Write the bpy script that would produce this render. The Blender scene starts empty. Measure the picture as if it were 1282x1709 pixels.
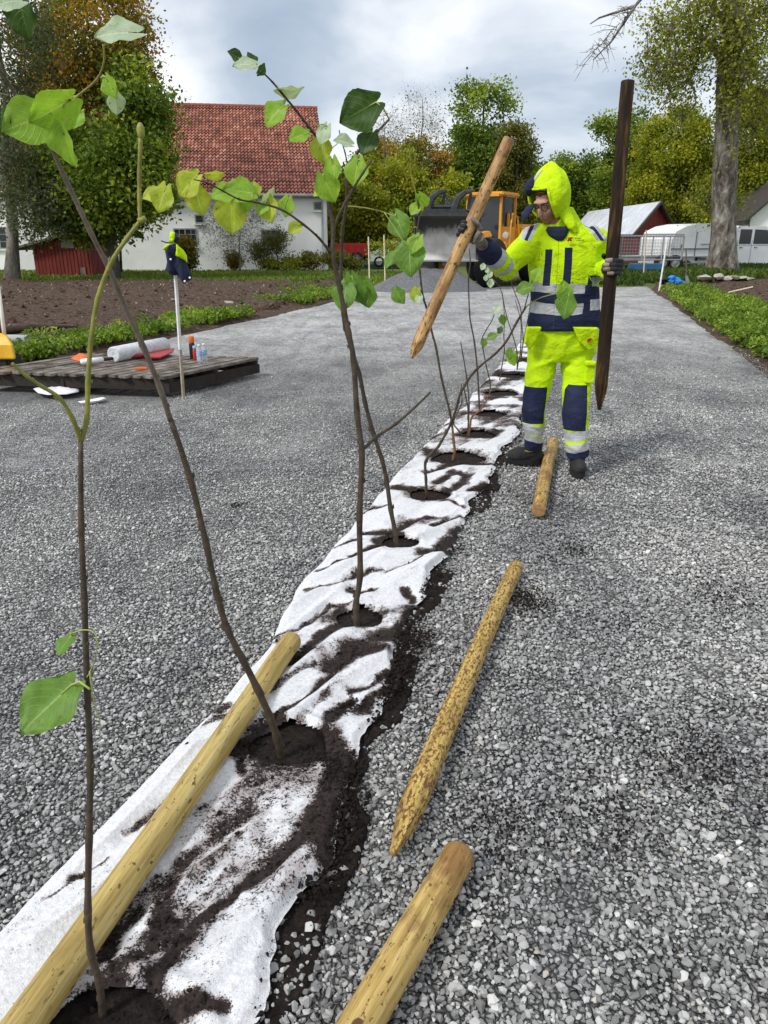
import bpy, bmesh, math, random
import numpy as np
from mathutils import Vector, Matrix, Euler
R = math.radians
SC = bpy.context.scene
# ------------------------------------------------------------------ camera
CAM_H = 1.48; TILT = R(20.0); FPX = 1250.0; CX = 641.0; CY = 854.5
cd = bpy.data.cameras.new('camera'); cam = bpy.data.objects.new('camera', cd)
SC.collection.objects.link(cam); SC.camera = cam
cam.location = (0, 0, CAM_H); cam.rotation_euler = (R(90) - TILT, 0, 0)
cd.sensor_fit = 'VERTICAL'; cd.sensor_height = 36.0; cd.lens = 36.0 * FPX / 1709.0
cd.clip_start = 0.05; cd.clip_end = 2000
SC.view_settings.view_transform = 'Standard'; SC.view_settings.look = 'None'
SC.view_settings.exposure = 0.5; SC.view_settings.gamma = 1.0
# ------------------------------------------------------------------ light
SUN_EL, SUN_AZ = R(46), R(-128)         # azimuth from +Y (view direction) towards +X
sd = bpy.data.lights.new('sun', 'SUN'); sd.energy = 2.0; sd.angle = R(11); sd.color = (1.0, 0.97, 0.92)
sun = bpy.data.objects.new('sun', sd); SC.collection.objects.link(sun)
sv = Vector((math.sin(SUN_AZ) * math.cos(SUN_EL), math.cos(SUN_AZ) * math.cos(SUN_EL), math.sin(SUN_EL)))
sun.rotation_euler = sv.to_track_quat('Z', 'Y').to_euler()

def dirpx(u, v):
    x = (u - CX) / FPX; y = (CY - v) / FPX
    return Vector((x, math.cos(TILT) + y * math.sin(TILT), -math.sin(TILT) + y * math.cos(TILT)))
def G(u, v, z=0.0):
    d = dirpx(u, v); k = (z - CAM_H) / d.z
    return Vector((d.x * k, d.y * k, z))
def A(u, v, Y):
    d = dirpx(u, v); k = Y / d.y
    return Vector((d.x * k, Y, CAM_H + d.z * k))
def pxm(u, v, Y):                     # pixels per metre at that place
    return FPX * dirpx(u, v).y / Y

w = bpy.data.worlds.new('World'); SC.world = w; w.use_nodes = True
nt = w.node_tree; nt.nodes.clear(); N = nt.nodes.new; L = nt.links.new
def mth(nt, op, a, b=None, clamp=False):
    n = nt.nodes.new('ShaderNodeMath'); n.operation = op; n.use_clamp = clamp
    for i, x in enumerate((a, b)):
        if x is None: continue
        if isinstance(x, (int, float)): n.inputs[i].default_value = x
        else: nt.links.new(x, n.inputs[i])
    return n.outputs[0]
out = N('ShaderNodeOutputWorld')
sky = N('ShaderNodeTexSky'); sky.sky_type = 'NISHITA'; sky.sun_disc = False
sky.sun_elevation = SUN_EL; sky.sun_rotation = SUN_AZ
b1 = N('ShaderNodeBackground'); b1.inputs[1].default_value = 0.10; L(sky.outputs[0], b1.inputs[0])
tc = N('ShaderNodeTexCoord')
nrm = N('ShaderNodeVectorMath'); nrm.operation = 'NORMALIZE'; L(tc.outputs['Generated'], nrm.inputs[0])
mp = N('ShaderNodeMapping'); mp.inputs['Scale'].default_value = (1.5, 1.5, 3.4); mp.inputs['Location'].default_value = (3.1, .4, 2.2); L(nrm.outputs[0], mp.inputs[0])
n1 = N('ShaderNodeTexNoise'); n1.inputs['Scale'].default_value = 2.6; n1.inputs['Detail'].default_value = 7; n1.inputs['Roughness'].default_value = .5; n1.inputs['Distortion'].default_value = .4
L(mp.outputs[0], n1.inputs['Vector'])
def blob(u, v, wid, amp):
    d = dirpx(u, v).normalized()
    dp = N('ShaderNodeVectorMath'); dp.operation = 'DISTANCE'; L(nrm.outputs[0], dp.inputs[0]); dp.inputs[1].default_value = d
    q = mth(nt, 'DIVIDE', dp.outputs['Value'], wid); q = mth(nt, 'MULTIPLY', q, q); q = mth(nt, 'MULTIPLY', q, -1.0)
    q = mth(nt, 'EXPONENT', q)
    return mth(nt, 'MULTIPLY', q, amp)
acc = mth(nt, 'MULTIPLY', mth(nt, 'SUBTRACT', n1.outputs[0], .5), 1.9)
acc = mth(nt, 'ADD', acc, .66)
for b in ((440, 90, .13, -.36), (560, 60, .10, -.16), (270, 60, .09, .32), (760, 150, .12, .12), (1000, 100, .07, .26), (920, 200, .07, -.24), (1110, 80, .08, -.22), (820, 40, .06, -.12), (620, 190, .08, .12), (60, 100, .14, .35), (1010, 200, .05, -.15)):
    acc = mth(nt, 'ADD', acc, blob(*b))
rmp = N('ShaderNodeValToRGB'); L(acc, rmp.inputs[0])
cr = rmp.color_ramp; cr.elements[0].position = 0.0; cr.elements[0].color = (.26, .33, .42, 1)
cr.elements[1].position = 1.0; cr.elements[1].color = (.90, .90, .92, 1)
e = cr.elements.new(.35); e.color = (.40, .46, .54, 1)
e = cr.elements.new(.68); e.color = (.66, .69, .73, 1)
b2 = N('ShaderNodeBackground'); b2.inputs[1].default_value = 1.0; L(rmp.outputs[0], b2.inputs[0])
mx = N('ShaderNodeMixShader'); mx.inputs[0].default_value = .88
L(b1.outputs[0], mx.inputs[1]); L(b2.outputs[0], mx.inputs[2]); L(mx.outputs[0], out.inputs[0])

# ------------------------------------------------------------------ helpers
def link(o): SC.collection.objects.link(o); return o
def tag(o, label=None, cat=None, group=None, kind=None):
    if label: o['label'] = label
    if cat: o['category'] = cat
    if group: o['group'] = group
    if kind: o['kind'] = kind
    return o
def thing(name, loc, label, cat, group=None):
    o = bpy.data.objects.new(name, None); o.empty_display_size = .2; link(o); o.location = loc
    return tag(o, label, cat, group)
def wloc(o):
    v = Vector((0, 0, 0))
    while o is not None: v = v + Vector(o.location); o = o.parent
    return v
class MB:
    """collects geometry in world coordinates and builds ONE mesh object"""
    def __init__(s): s.v = []; s.f = []; s.m = []
    def add(s, vs, fs, mi=0):
        b = len(s.v); s.v += [tuple(p) for p in vs]; s.f += [tuple(b + i for i in f) for f in fs]; s.m += [mi] * len(fs); return s
    def box(s, c, d, rot=None, mi=0, bev=0.0):
        x, y, z = d[0] / 2, d[1] / 2, d[2] / 2; c = Vector(c)
        if bev > 0:
            bm = bmesh.new(); bmesh.ops.create_cube(bm, size=1)
            for q in bm.verts: q.co = Vector((q.co.x * d[0], q.co.y * d[1], q.co.z * d[2]))
            bmesh.ops.bevel(bm, geom=bm.edges[:], offset=bev, segments=2, affect='EDGES')
            bm.verts.index_update()
            vs = [q.co.copy() for q in bm.verts]; fs = [[q.index for q in f.verts] for f in bm.faces]; bm.free()
        else:
            vs = [Vector((sx * x, sy * y, sz * z)) for sz in (-1, 1) for sy in (-1, 1) for sx in (-1, 1)]
            fs = [(0, 2, 3, 1), (4, 5, 7, 6), (0, 1, 5, 4), (2, 6, 7, 3), (0, 4, 6, 2), (1, 3, 7, 5)]
        if rot is not None:
            M = rot if isinstance(rot, Matrix) else Euler(rot).to_matrix()
            vs = [M @ p for p in vs]
        return s.add([p + c for p in vs], fs, mi)
    def tube(s, pts, rad, n=8, mi=0, cap=True, flat=1.0):
        pts = [Vector(p) for p in pts]
        if isinstance(rad, (int, float)): rad = [rad] * len(pts)
        vs = []; fs = []; up = None
        for i, p in enumerate(pts):
            t = (pts[min(i + 1, len(pts) - 1)] - pts[max(i - 1, 0)])
            if t.length < 1e-9: t = Vector((0, 0, 1))
            t.normalize()
            if up is None:
                up = Vector((1, 0, 0)) if abs(t.x) < .9 else Vector((0, 1, 0))
            a = (up - t * up.dot(t)).normalized(); b = t.cross(a); up = a
            for k in range(n):
                q = 2 * math.pi * k / n
                vs.append(p + (a * math.cos(q) + b * math.sin(q) * flat) * rad[i])
        for i in range(len(pts) - 1):
            for k in range(n):
                k2 = (k + 1) % n
                fs.append((i * n + k, i * n + k2, (i + 1) * n + k2, (i + 1) * n + k))
        if cap:
            fs.append(tuple(range(n - 1, -1, -1))); fs.append(tuple((len(pts) - 1) * n + k for k in range(n)))
        return s.add(vs, fs, mi)
    def rings(s, rings, mi=0, cap=True):
        """rings: list of equal-length point loops"""
        n = len(rings[0]); vs = [p for r in rings for p in r]; fs = []
        for i in range(len(rings) - 1):
            for k in range(n):
                k2 = (k + 1) % n
                fs.append((i * n + k, i * n + k2, (i + 1) * n + k2, (i + 1) * n + k))
        if cap:
            fs.append(tuple(range(n - 1, -1, -1))); fs.append(tuple((len(rings) - 1) * n + k for k in range(n)))
        return s.add(vs, fs, mi)
    def ell(s, c, r, rot=None, nu=14, nv=9, mi=0):
        c = Vector(c); vs = []; fs = []
        M = None if rot is None else (rot if isinstance(rot, Matrix) else Euler(rot).to_matrix())
        for j in range(1, nv):
            th = math.pi * j / nv
            for i in range(nu):
                ph = 2 * math.pi * i / nu
                vs.append(Vector((r[0] * math.sin(th) * math.cos(ph), r[1] * math.sin(th) * math.sin(ph), r[2] * math.cos(th))))
        vs += [Vector((0, 0, r[2])), Vector((0, 0, -r[2]))]; T = len(vs) - 2
        for j in range(nv - 2):
            for i in range(nu):
                i2 = (i + 1) % nu
                fs.append((j * nu + i, (j + 1) * nu + i, (j + 1) * nu + i2, j * nu + i2))
        for i in range(nu):
            i2 = (i + 1) % nu
            fs.append((T, i, i2)); fs.append((T + 1, (nv - 2) * nu + i2, (nv - 2) * nu + i))
        if M is not None: vs = [M @ p for p in vs]
        return s.add([p + c for p in vs], fs, mi)
    def lathe(s, c, prof, n=20, axis=Vector((0, 0, 1)), mi=0, cap=True):
        axis = Vector(axis).normalized(); q = axis.to_track_quat('Z', 'Y').to_matrix(); c = Vector(c)
        rs = [[c + q @ Vector((r * math.cos(2 * math.pi * k / n), r * math.sin(2 * math.pi * k / n), z)) for k in range(n)] for r, z in prof]
        return s.rings(rs, mi, cap)
    def prism(s, poly, ext, mi=0):
        """poly: 3D loop; ext: extrusion vector"""
        poly = [Vector(p) for p in poly]; e = Vector(ext); n = len(poly)
        fs = [tuple(range(n - 1, -1, -1)), tuple(range(n, 2 * n))] + [(k, (k + 1) % n, n + (k + 1) % n, n + k) for k in range(n)]
        return s.add(poly + [p + e for p in poly], fs, mi)
    def build(s, name, mat, parent=None, smooth=False, post=None):
        off = wloc(parent) if parent is not None else Vector((0, 0, 0))
        me = bpy.data.meshes.new(name)
        me.from_pydata([(a - off.x, b - off.y, c - off.z) for a, b, c in s.v], [], s.f)
        mats = mat if isinstance(mat, (list, tuple)) else [mat]
        for q in mats: me.materials.append(q)
        if len(mats) > 1: me.polygons.foreach_set('material_index', s.m)
        if smooth: me.polygons.foreach_set('use_smooth', [True] * len(s.f))
        me.update()
        o = bpy.data.objects.new(name, me); link(o)
        if parent is not None: o.parent = parent
        return o
def fixn(o):
    bm = bmesh.new(); bm.from_mesh(o.data); bmesh.ops.recalc_face_normals(bm, faces=bm.faces); bm.to_mesh(o.data); bm.free(); return o
def npmesh(name, V, F, mat, parent=None, smooth=False, attrs=None, mi=None):
    off = wloc(parent) if parent is not None else Vector((0, 0, 0))
    V = np.asarray(V, dtype=np.float64) - np.array(off)[None, :]; F = np.asarray(F, dtype=np.int32)
    me = bpy.data.meshes.new(name); k = F.shape[1]
    me.vertices.add(len(V)); me.vertices.foreach_set('co', V.astype(np.float32).ravel())
    me.loops.add(F.size); me.loops.foreach_set('vertex_index', F.ravel())
    me.polygons.add(len(F)); me.polygons.foreach_set('loop_start', np.arange(0, F.size, k, dtype=np.int32))
    for q in (mat if isinstance(mat, (list, tuple)) else [mat]): me.materials.append(q)
    if mi is not None: me.polygons.foreach_set('material_index', np.asarray(mi, dtype=np.int32))
    me.update(calc_edges=True)
    me.polygons.foreach_set('use_smooth', np.full(len(F), smooth))
    if attrs:
        for an, (dom, arr) in attrs.items():
            at = me.attributes.new(an, 'FLOAT', dom); at.data.foreach_set('value', np.asarray(arr, dtype=np.float32))
    me.validate(); o = bpy.data.objects.new(name, me); link(o)
    if parent is not None: o.parent = parent
    return o
def gridfaces(nr, nc):
    i = np.arange(nr - 1)[:, None] * nc + np.arange(nc - 1)[None, :]; i = i.ravel()
    return np.stack([i, i + 1, i + nc + 1, i + nc], 1)
def _h(ix, iy, s):
    x = (ix.astype(np.int64) * 374761393 + iy.astype(np.int64) * 668265263 + s * 144665) & 0xffffffff
    x = ((x ^ (x >> 13)) * 1274126177) & 0xffffffff
    return ((x ^ (x >> 16)) & 0xffff) / 65535.0
def vnoise(x, y, s=0):
    x = np.asarray(x, float); y = np.asarray(y, float)
    ix = np.floor(x).astype(np.int64); iy = np.floor(y).astype(np.int64); fx = x - ix; fy = y - iy
    fx = fx * fx * (3 - 2 * fx); fy = fy * fy * (3 - 2 * fy)
    return (_h(ix, iy, s) * (1 - fx) + _h(ix + 1, iy, s) * fx) * (1 - fy) + (_h(ix, iy + 1, s) * (1 - fx) + _h(ix + 1, iy + 1, s) * fx) * fy
def fbm(x, y, s=0, o=4):
    t = 0; a = .5; tot = 0
    for k in range(o):
        t = t + a * vnoise(np.asarray(x) * 2 ** k + 17.3 * k, np.asarray(y) * 2 ** k - 9.1 * k, s + k); tot += a; a *= .5
    return t / tot

# ------------------------------------------------------------------ materials
def newmat(name):
    m = bpy.data.materials.new(name); m.use_nodes = True
    nt = m.node_tree; b = nt.nodes['Principled BSDF']; return m, nt, b
def ramp(nt, fac, stops, interp='LINEAR'):
    r = nt.nodes.new('ShaderNodeValToRGB'); nt.links.new(fac, r.inputs[0]); cr = r.color_ramp; cr.interpolation = interp
    while len(cr.elements) > 1: cr.elements.remove(cr.elements[-1])
    cr.elements[0].position = stops[0][0]; cr.elements[0].color = (*stops[0][1], 1)
    for p, c in stops[1:]:
        e = cr.elements.new(p); e.color = (*c, 1)
    return r.outputs[0]
def coords(nt, kind='Object', scale=(1, 1, 1), rot=(0, 0, 0)):
    t = nt.nodes.new('ShaderNodeTexCoord'); m = nt.nodes.new('ShaderNodeMapping')
    m.inputs['Scale'].default_value = scale; m.inputs['Rotation'].default_value = rot
    nt.links.new(t.outputs[kind], m.inputs[0]); return m.outputs[0]
def wpos(nt, scale=(1, 1, 1), rot=(0, 0, 0)):
    t = nt.nodes.new('ShaderNodeNewGeometry'); m = nt.nodes.new('ShaderNodeMapping')
    m.inputs['Scale'].default_value = scale; m.inputs['Rotation'].default_value = rot
    nt.links.new(t.outputs['Position'], m.inputs[0]); return m.outputs[0]
def noise(nt, vec, scale, detail=5, rough=.55, dist=0.0):
    n = nt.nodes.new('ShaderNodeTexNoise'); n.inputs['Scale'].default_value = scale; n.inputs['Detail'].default_value = detail
    n.inputs['Roughness'].default_value = rough; n.inputs['Distortion'].default_value = dist
    nt.links.new(vec, n.inputs['Vector']); return n.outputs[0]
def bump(nt, b, h, strength=.3, dist=.01, prev=None):
    n = nt.nodes.new('ShaderNodeBump'); n.inputs['Strength'].default_value = strength; n.inputs['Distance'].default_value = dist
    nt.links.new(h, n.inputs['Height'])
    if prev is not None: nt.links.new(prev, n.inputs['Normal'])
    nt.links.new(n.outputs[0], b.inputs['Normal']); return n.outputs[0]
def mix(nt, fac, a, b, mode='MIX'):
    n = nt.nodes.new('ShaderNodeMix'); n.data_type = 'RGBA'; n.blend_type = mode
    for s, x in ((n.inputs[0], fac), (n.inputs[6], a), (n.inputs[7], b)):
        if isinstance(x, (int, float)): s.default_value = x
        elif isinstance(x, (tuple, list)): s.default_value = (*x, 1)
        else: nt.links.new(x, s)
    return n.outputs[2]
def attr(nt, name):
    n = nt.nodes.new('ShaderNodeAttribute'); n.attribute_name = name; return n
def simple(name, c1, c2=None, scale=8, rough=.6, bmp=.15, bscale=None, spec=.4, metal=0, stretch=(1, 1, 1), rough2=None, bdist=.01):
    """two-tone noisy material with bump, in object coordinates"""
    m, nt, b = newmat(name); c2 = c2 or tuple(x * .72 for x in c1)
    v = coords(nt, 'Object', stretch); n = noise(nt, v, scale, 6, .6)
    nt.links.new(ramp(nt, n, [(.32, c2), (.68, c1)]), b.inputs['Base Color'])
    r = nt.nodes.new('ShaderNodeMapRange'); nt.links.new(n, r.inputs[0]); r.inputs[3].default_value = rough; r.inputs[4].default_value = rough2 if rough2 is not None else min(1, rough * 1.2)
    nt.links.new(r.outputs[0], b.inputs['Roughness'])
    b.inputs['Specular IOR Level'].default_value = spec; b.inputs['Metallic'].default_value = metal
    if bmp > 0: bump(nt, b, noise(nt, v, bscale or scale * 5, 4, .6), bmp, bdist)
    return m
# ================================================================== SETTING
def interp(x, xs, ys): return np.interp(x, xs, ys)
YLy = [-4, 4, 6.5, 8.0, 8.96, 9.9, 12.9, 16, 20.3, 23, 26, 34]; YLx = [-14, -13, -10, -6.3, -4.75, -4.3, -3.45, -2.5, -1.35, -.9, -.9, -1.5]
def XL(y): return interp(y, YLy, YLx)
def XR(y): return 4.8 + (np.asarray(y) - 9.4) * .25
def sstep(a, b, x):
    t = np.clip((np.asarray(x, float) - a) / (b - a), 0, 1); return t * t * (3 - 2 * t)
def height(x, y):
    x = np.asarray(x, float); y = np.asarray(y, float)
    h = np.full(np.broadcast(x, y).shape, -.085)
    h = h + (fbm(x * .25, y * .25, 3) - .5) * .05
    bank = sstep(25.2, 28.5, y) * sstep(4.5, 7, x) * (1 - sstep(34, 38, y))
    side = sstep(1.2, 5, x - XR(y)) * sstep(6, 14, y) * (1 - sstep(34, 38, y))
    h = h + bank * .42 + side * .22 * (1 - bank) + bank * (fbm(x * .6, y * .6, 5) - .5) * .2
    lawn = sstep(27.5, 29.5, y) * (1 - sstep(-2.2, -1, x))
    h = h + lawn * .06
    return h
def nonuni():
    xs = np.concatenate([[-500, -300, -180, -110, -75], np.arange(-55, -12, 1.5), np.arange(-12, 16, .5), np.arange(16, 60, 1.5), [75, 110, 180, 300, 500]])
    ys = np.concatenate([[-200, -80, -30, -12], np.arange(-6, 46, .5), np.arange(46, 80, 2), [95, 130, 200, 320, 600]])
    return xs, ys
m_lawn, nt, b = newmat('lawn'); v = wpos(nt)
na = noise(nt, v, .55, 5, .6); nb = noise(nt, v, 9, 6, .7)
c = ramp(nt, nb, [(.3, (.028, .055, .010)), (.5, (.075, .125, .018)), (.72, (.15, .20, .035))])
c = mix(nt, ramp(nt, na, [(.5, (0, 0, 0)), (.72, (1, 1, 1))]), c, (.085, .07, .035)); nt.links.new(c, b.inputs['Base Color'])
b.inputs['Roughness'].default_value = .85; bump(nt, b, nb, .8, .06)
xs, ys = nonuni(); Xg, Yg = np.meshgrid(xs, ys)
gr = npmesh('ground', np.stack([Xg.ravel(), Yg.ravel(), height(Xg, Yg).ravel()], 1), gridfaces(len(ys), len(xs)), m_lawn, smooth=True)
tag(gr, kind='structure')

# gravel yard ------------------------------------------------------
def gravel_tone(nt, base):            # large scale wet / dry patches, shared by sheet and stones
    p = wpos(nt); a = noise(nt, p, .9, 5, .6, .5); c_ = noise(nt, wpos(nt, (1.0, .35, 1)), 2.6, 4, .55)
    f = mth(nt, 'ADD', mth(nt, 'MULTIPLY', a, 1.1), mth(nt, 'MULTIPLY', c_, .6))
    t = ramp(nt, f, [(.62, (.66, .66, .68)), (.85, (1, 1, 1)), (1.1, (1.22, 1.22, 1.2))])
    return mix(nt, 1.0, base, t, 'MULTIPLY')
m_grav, nt, b = newmat('gravel_sheet')
v = wpos(nt)
vo = nt.nodes.new('ShaderNodeTexVoronoi'); vo.inputs['Scale'].default_value = 62; nt.links.new(v, vo.inputs['Vector'])
ve = nt.nodes.new('ShaderNodeTexVoronoi'); ve.feature = 'DISTANCE_TO_EDGE'; ve.inputs['Scale'].default_value = 62; nt.links.new(v, ve.inputs['Vector'])
sp = nt.nodes.new('ShaderNodeSeparateColor'); nt.links.new(vo.outputs['Color'], sp.inputs[0])
c = ramp(nt, sp.outputs[0], [(0, (.15, .15, .15)), (.45, (.31, .31, .30)), (.85, (.46, .46, .45)), (1, (.60, .60, .60))])
edge = ramp(nt, ve.outputs['Distance'], [(.0, (.10, .10, .10)), (.11, (.8, .8, .8))])
c = mix(nt, 1.0, c, edge, 'MULTIPLY')
# far, compacted part is finer and paler
sx = nt.nodes.new('ShaderNodeSeparateXYZ'); nt.links.new(v, sx.inputs[0])
fine = noise(nt, v, 30, 6, .85); grit = noise(nt, wpos(nt, (1, .55, 1)), 9, 6, .85); cf = ramp(nt, fine, [(.30, (.09, .09, .09)), (.5, (.34, .34, .335)), (.68, (.66, .66, .65))]); cf = mix(nt, .8, cf, ramp(nt, grit, [(.34, (.35, .35, .35)), (.5, (1, 1, 1)), (.66, (1.35, 1.35, 1.33))]), 'MULTIPLY')
mr = nt.nodes.new('ShaderNodeMapRange'); nt.links.new(sx.outputs[1], mr.inputs[0]); mr.inputs[1].default_value = 5.0; mr.inputs[2].default_value = 13
lane = ramp(nt, noise(nt, wpos(nt, (1.2, .12, 1)), 1.3, 4, .5), [(.42, (0, 0, 0)), (.6, (.55, .55, .55))])
ff = mth(nt, 'MAXIMUM', mr.outputs[0], mth(nt, 'MULTIPLY', lane, mth(nt, 'GREATER_THAN', mr.outputs[0], .0)), True)
c = mix(nt, ff, c, cf); c = gravel_tone(nt, c)
# wheel tracks in the far yard
wv = noise(nt, wpos(nt, (2.2, .16, 1), (0, 0, R(-14))), 2.4, 3, .5)
c = mix(nt, mth(nt, 'MULTIPLY', ramp(nt, wv, [(.53, (0, 0, 0)), (.66, (1, 1, 1))]), .38), c, mix(nt, 1.0, c, (.62, .60, .58), 'MULTIPLY'))
dk = ramp(nt, noise(nt, v, 5.5, 3, .8), [(.66, (0, 0, 0)), (.74, (.7, .7, .7))])
c = mix(nt, dk, c, (.075, .07, .068))
nt.links.new(c, b.inputs['Base Color']); b.inputs['Roughness'].default_value = .7; b.inputs['Specular IOR Level'].default_value = .35
hh = mix(nt, ff, ramp(nt, ve.outputs['Distance'], [(0, (0, 0, 0)), (.25, (1, 1, 1))]), fine); bump(nt, b, hh, .9, .02)
ns, ntt = 220, 60
S, Tt = np.meshgrid(np.linspace(0, 1, ns) ** 1.3, np.linspace(0, 1, ntt), indexing='ij')
yend = 26.3 + 8.0 * (1 - sstep(.25, .5, Tt)); Yv = -4 + S * (yend + 4)
Xv = XL(Yv) + Tt * (XR(Yv) - XL(Yv)) + (fbm(Yv * 1.6, Tt * 5, 8, 5) - .5) * .55 * (np.abs(Tt - .5) > .485) * sstep(7, 9, Yv)
def gz(x, y): return (fbm(np.asarray(x) * .45, np.asarray(y) * .3, 11, 3) - .5) * .05 * sstep(3, 9, y)
Zv = gz(Xv, Yv) + (fbm(Xv * 3, Yv * 1.2, 12, 3) - .5) * .028 * sstep(4, 9, Yv) - .02
Zv = np.where((Tt < .001) | (Tt > .999), -.12, Zv)
yard = npmesh('gravel_yard', np.stack([Xv.ravel(), Yv.ravel(), Zv.ravel()], 1), gridfaces(ns, ntt)[:, ::-1], m_grav, smooth=True)
tag(yard, kind='structure')

# membrane strip outlines (world) ------------------------------------
MLy = [.2, 1.06, 1.27, 1.6, 1.92, 2.54, 3.0, 3.34, 4.0, 4.44, 5.0, 5.8, 7.5, 9.5, 11.75, 14]
MLx = [-1.23, -.96, -.87, -.74, -.63, -.44, -.385, -.29, -.12, 0.0, .16, .38, .90, 1.48, 2.12, 2.75]
MRy = [.2, 1.06, 1.47, 1.8, 2.15, 2.6, 2.89, 3.41, 4.0, 4.7, 5.61, 7.5, 9.5, 11.75, 14]
MRx = [-.52, -.30, -.18, -.10, -.02, .08, .13, .29, .46, .68, .97, 1.50, 2.08, 2.70, 3.33]
HOLES = [(-.54, .99, .17), (-.29, 1.93, .125), (-.10, 2.76, .10), (.08, 3.58, .10), (.27, 4.34, .13), (.53, 5.17, .20), (.75, 5.86, .15), (.95, 6.60, .15), (1.20, 7.55, .18), (1.46, 8.6, .17), (1.75, 9.8, .18)]
def fold(x, y):                        # creases running diagonally across the strip
    a = R(30); p = x * math.cos(a) - y * math.sin(a); q = x * math.sin(a) + y * math.cos(a)
    n = fbm(p * 7.5, q * 1.1, 21, 3); r = 1 - np.abs(2 * n - 1); return r, p, q

# soil smears and creases of the strip, as seen: (points, half width, strength)
SMEAR = [([(262, 1655), (295, 1600), (328, 1562), (377, 1524), (415, 1480)], 9, 1.6), ([(273, 1693), (325, 1690), (377, 1700)], 12, 1.5), ([(262, 1560), (295, 1459), (350, 1415), (415, 1355)], 20, 1.15), ([(330, 1480), (377, 1440), (399, 1400)], 26, .85),
 ([(415, 1490), (437, 1478), (491, 1431), (524, 1382)], 13, 1.5), ([(520, 1400), (551, 1328), (572, 1284)], 24, 1.7), ([(545, 1440), (538, 1410), (552, 1380)], 12, 1.6), ([(207, 1404), (240, 1376), (273, 1349)], 11, 1.2), ([(125, 1470), (138, 1466)], 7, 1.3), ([(66, 1512), (110, 1486), (180, 1437)], 5, .7),
 ([(180, 1606), (191, 1560), (229, 1540)], 16, 1.1), ([(200, 1640), (240, 1600), (300, 1560)], 16, .8), ([(210, 1520), (300, 1500), (380, 1380), (430, 1310)], 50, .62), ([(300, 1560), (380, 1470), (480, 1330)], 60, .55), ([(372, 1194), (385, 1180)], 10, 1.2), ([(345, 1215), (395, 1200)], 6, .8),
 ([(524, 1245), (560, 1262), (580, 1300)], 20, 1.6), ([(392, 1262), (430, 1232), (470, 1210), (500, 1180), (551, 1136)], 8, 1.25), ([(400, 1300), (395, 1270), (440, 1225)], 12, 1.0), ([(491, 1112), (524, 1082), (557, 1055)], 10, 1.4), ([(455, 1170), (480, 1150), (520, 1120)], 6, 1.0), ([(551, 1118), (590, 1093), (628, 1093)], 19, 1.35), ([(584, 1158), (610, 1152), (639, 1131)], 6, 1.3), ([(546, 1213), (570, 1195), (584, 1175)], 12, 1.4), ([(500, 1215), (545, 1170)], 7, .8),
 ([(605, 1195), (617, 1175), (655, 1147), (672, 1098), (684, 1050)], 15, 1.5), ([(529, 1072), (556, 1051), (590, 1040)], 11, 1.4), ([(634, 1070), (681, 1063)], 18, 1.5), ([(447, 1074), (517, 1043), (548, 1012), (587, 1012)], 5, 1.15), ([(583, 989), (622, 992)], 8, 1.2), ([(676, 990), (688, 1006)], 9, 1.6), ([(692, 1020), (669, 1055)], 11, 1.5), ([(470, 1075), (520, 1060), (560, 1020)], 12, .75),
 ([(587, 932), (607, 925), (642, 914)], 8, 1.35), ([(607, 895), (653, 891), (696, 872), (722, 868)], 7, 1.35), ([(634, 907), (657, 899)], 12, 1.4), ([(704, 926), (751, 926)], 11, 1.4), ([(735, 918), (752, 905), (767, 891)], 14, 1.6), ([(724, 883), (767, 864)], 6, 1.3), ([(530, 960), (590, 935)], 4, 1.1), ([(510, 1000), (560, 985), (640, 955)], 4, .9), ([(640, 960), (700, 935)], 4, 1.0), ([(660, 880), (740, 868)], 12, .7),
 ([(657, 817), (689, 821)], 9, 1.3), ([(731, 808), (760, 792), (782, 797), (775, 810), (745, 826)], 8, 1.2), ([(790, 821), (808, 812)], 10, 1.5), ([(743, 840), (774, 848)], 6, 1.2), ([(708, 751), (722, 760)], 8, 1.4), ([(833, 774), (860, 766)], 7, 1.3), ([(712, 790), (760, 776), (830, 779)], 6, 1.2), ([(600, 860), (640, 850)], 5, .9), ([(560, 915), (600, 905)], 6, 1.0)]
RIDGE = [([(464, 1160), (520, 1106), (592, 1062)], 15, .030), ([(480, 1213), (560, 1158), (650, 1096)], 16, .034), ([(546, 1240), (628, 1191)], 22, .022), ([(486, 1024), (560, 982), (640, 942)], 11, .026), ([(517, 986), (590, 946), (642, 924)], 9, .024), ([(599, 1014), (670, 975), (738, 940)], 14, .030), ([(560, 950), (650, 905)], 8, .02), ([(640, 880), (700, 855), (770, 842)], 8, .022),
 ([(700, 900), (770, 870)], 7, .02), ([(150, 1655), (205, 1622), (246, 1640)], 14, .03), ([(330, 1690), (400, 1560), (520, 1425)], 45, .035), ([(110, 1480), (220, 1370), (330, 1255)], 8, .014), ([(60, 1580), (160, 1500), (250, 1420)], 12, .016), ([(300, 1440), (380, 1340), (450, 1290)], 16, .02), ([(250, 1560), (330, 1470), (420, 1400)], 14, .02), ([(600, 830), (680, 780)], 8, .018), ([(440, 1130), (500, 1070)], 9, .02), ([(455, 1250), (500, 1222), (530, 1238)], 8, .028)]
def seglist(L):
    out = []
    for pts, w_, a_ in L:
        P_ = [G(u, v) for u, v in pts]; ws = [w_ / pxm(u, v, max(.3, p.y)) for (u, v), p in zip(pts, P_)]
        for i in range(len(P_) - 1): out.append((P_[i].x, P_[i].y, P_[i + 1].x, P_[i + 1].y, (ws[i] + ws[i + 1]) / 2, a_))
    return out
SMEAR = seglist(SMEAR); RIDGE = seglist(RIDGE)
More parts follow.
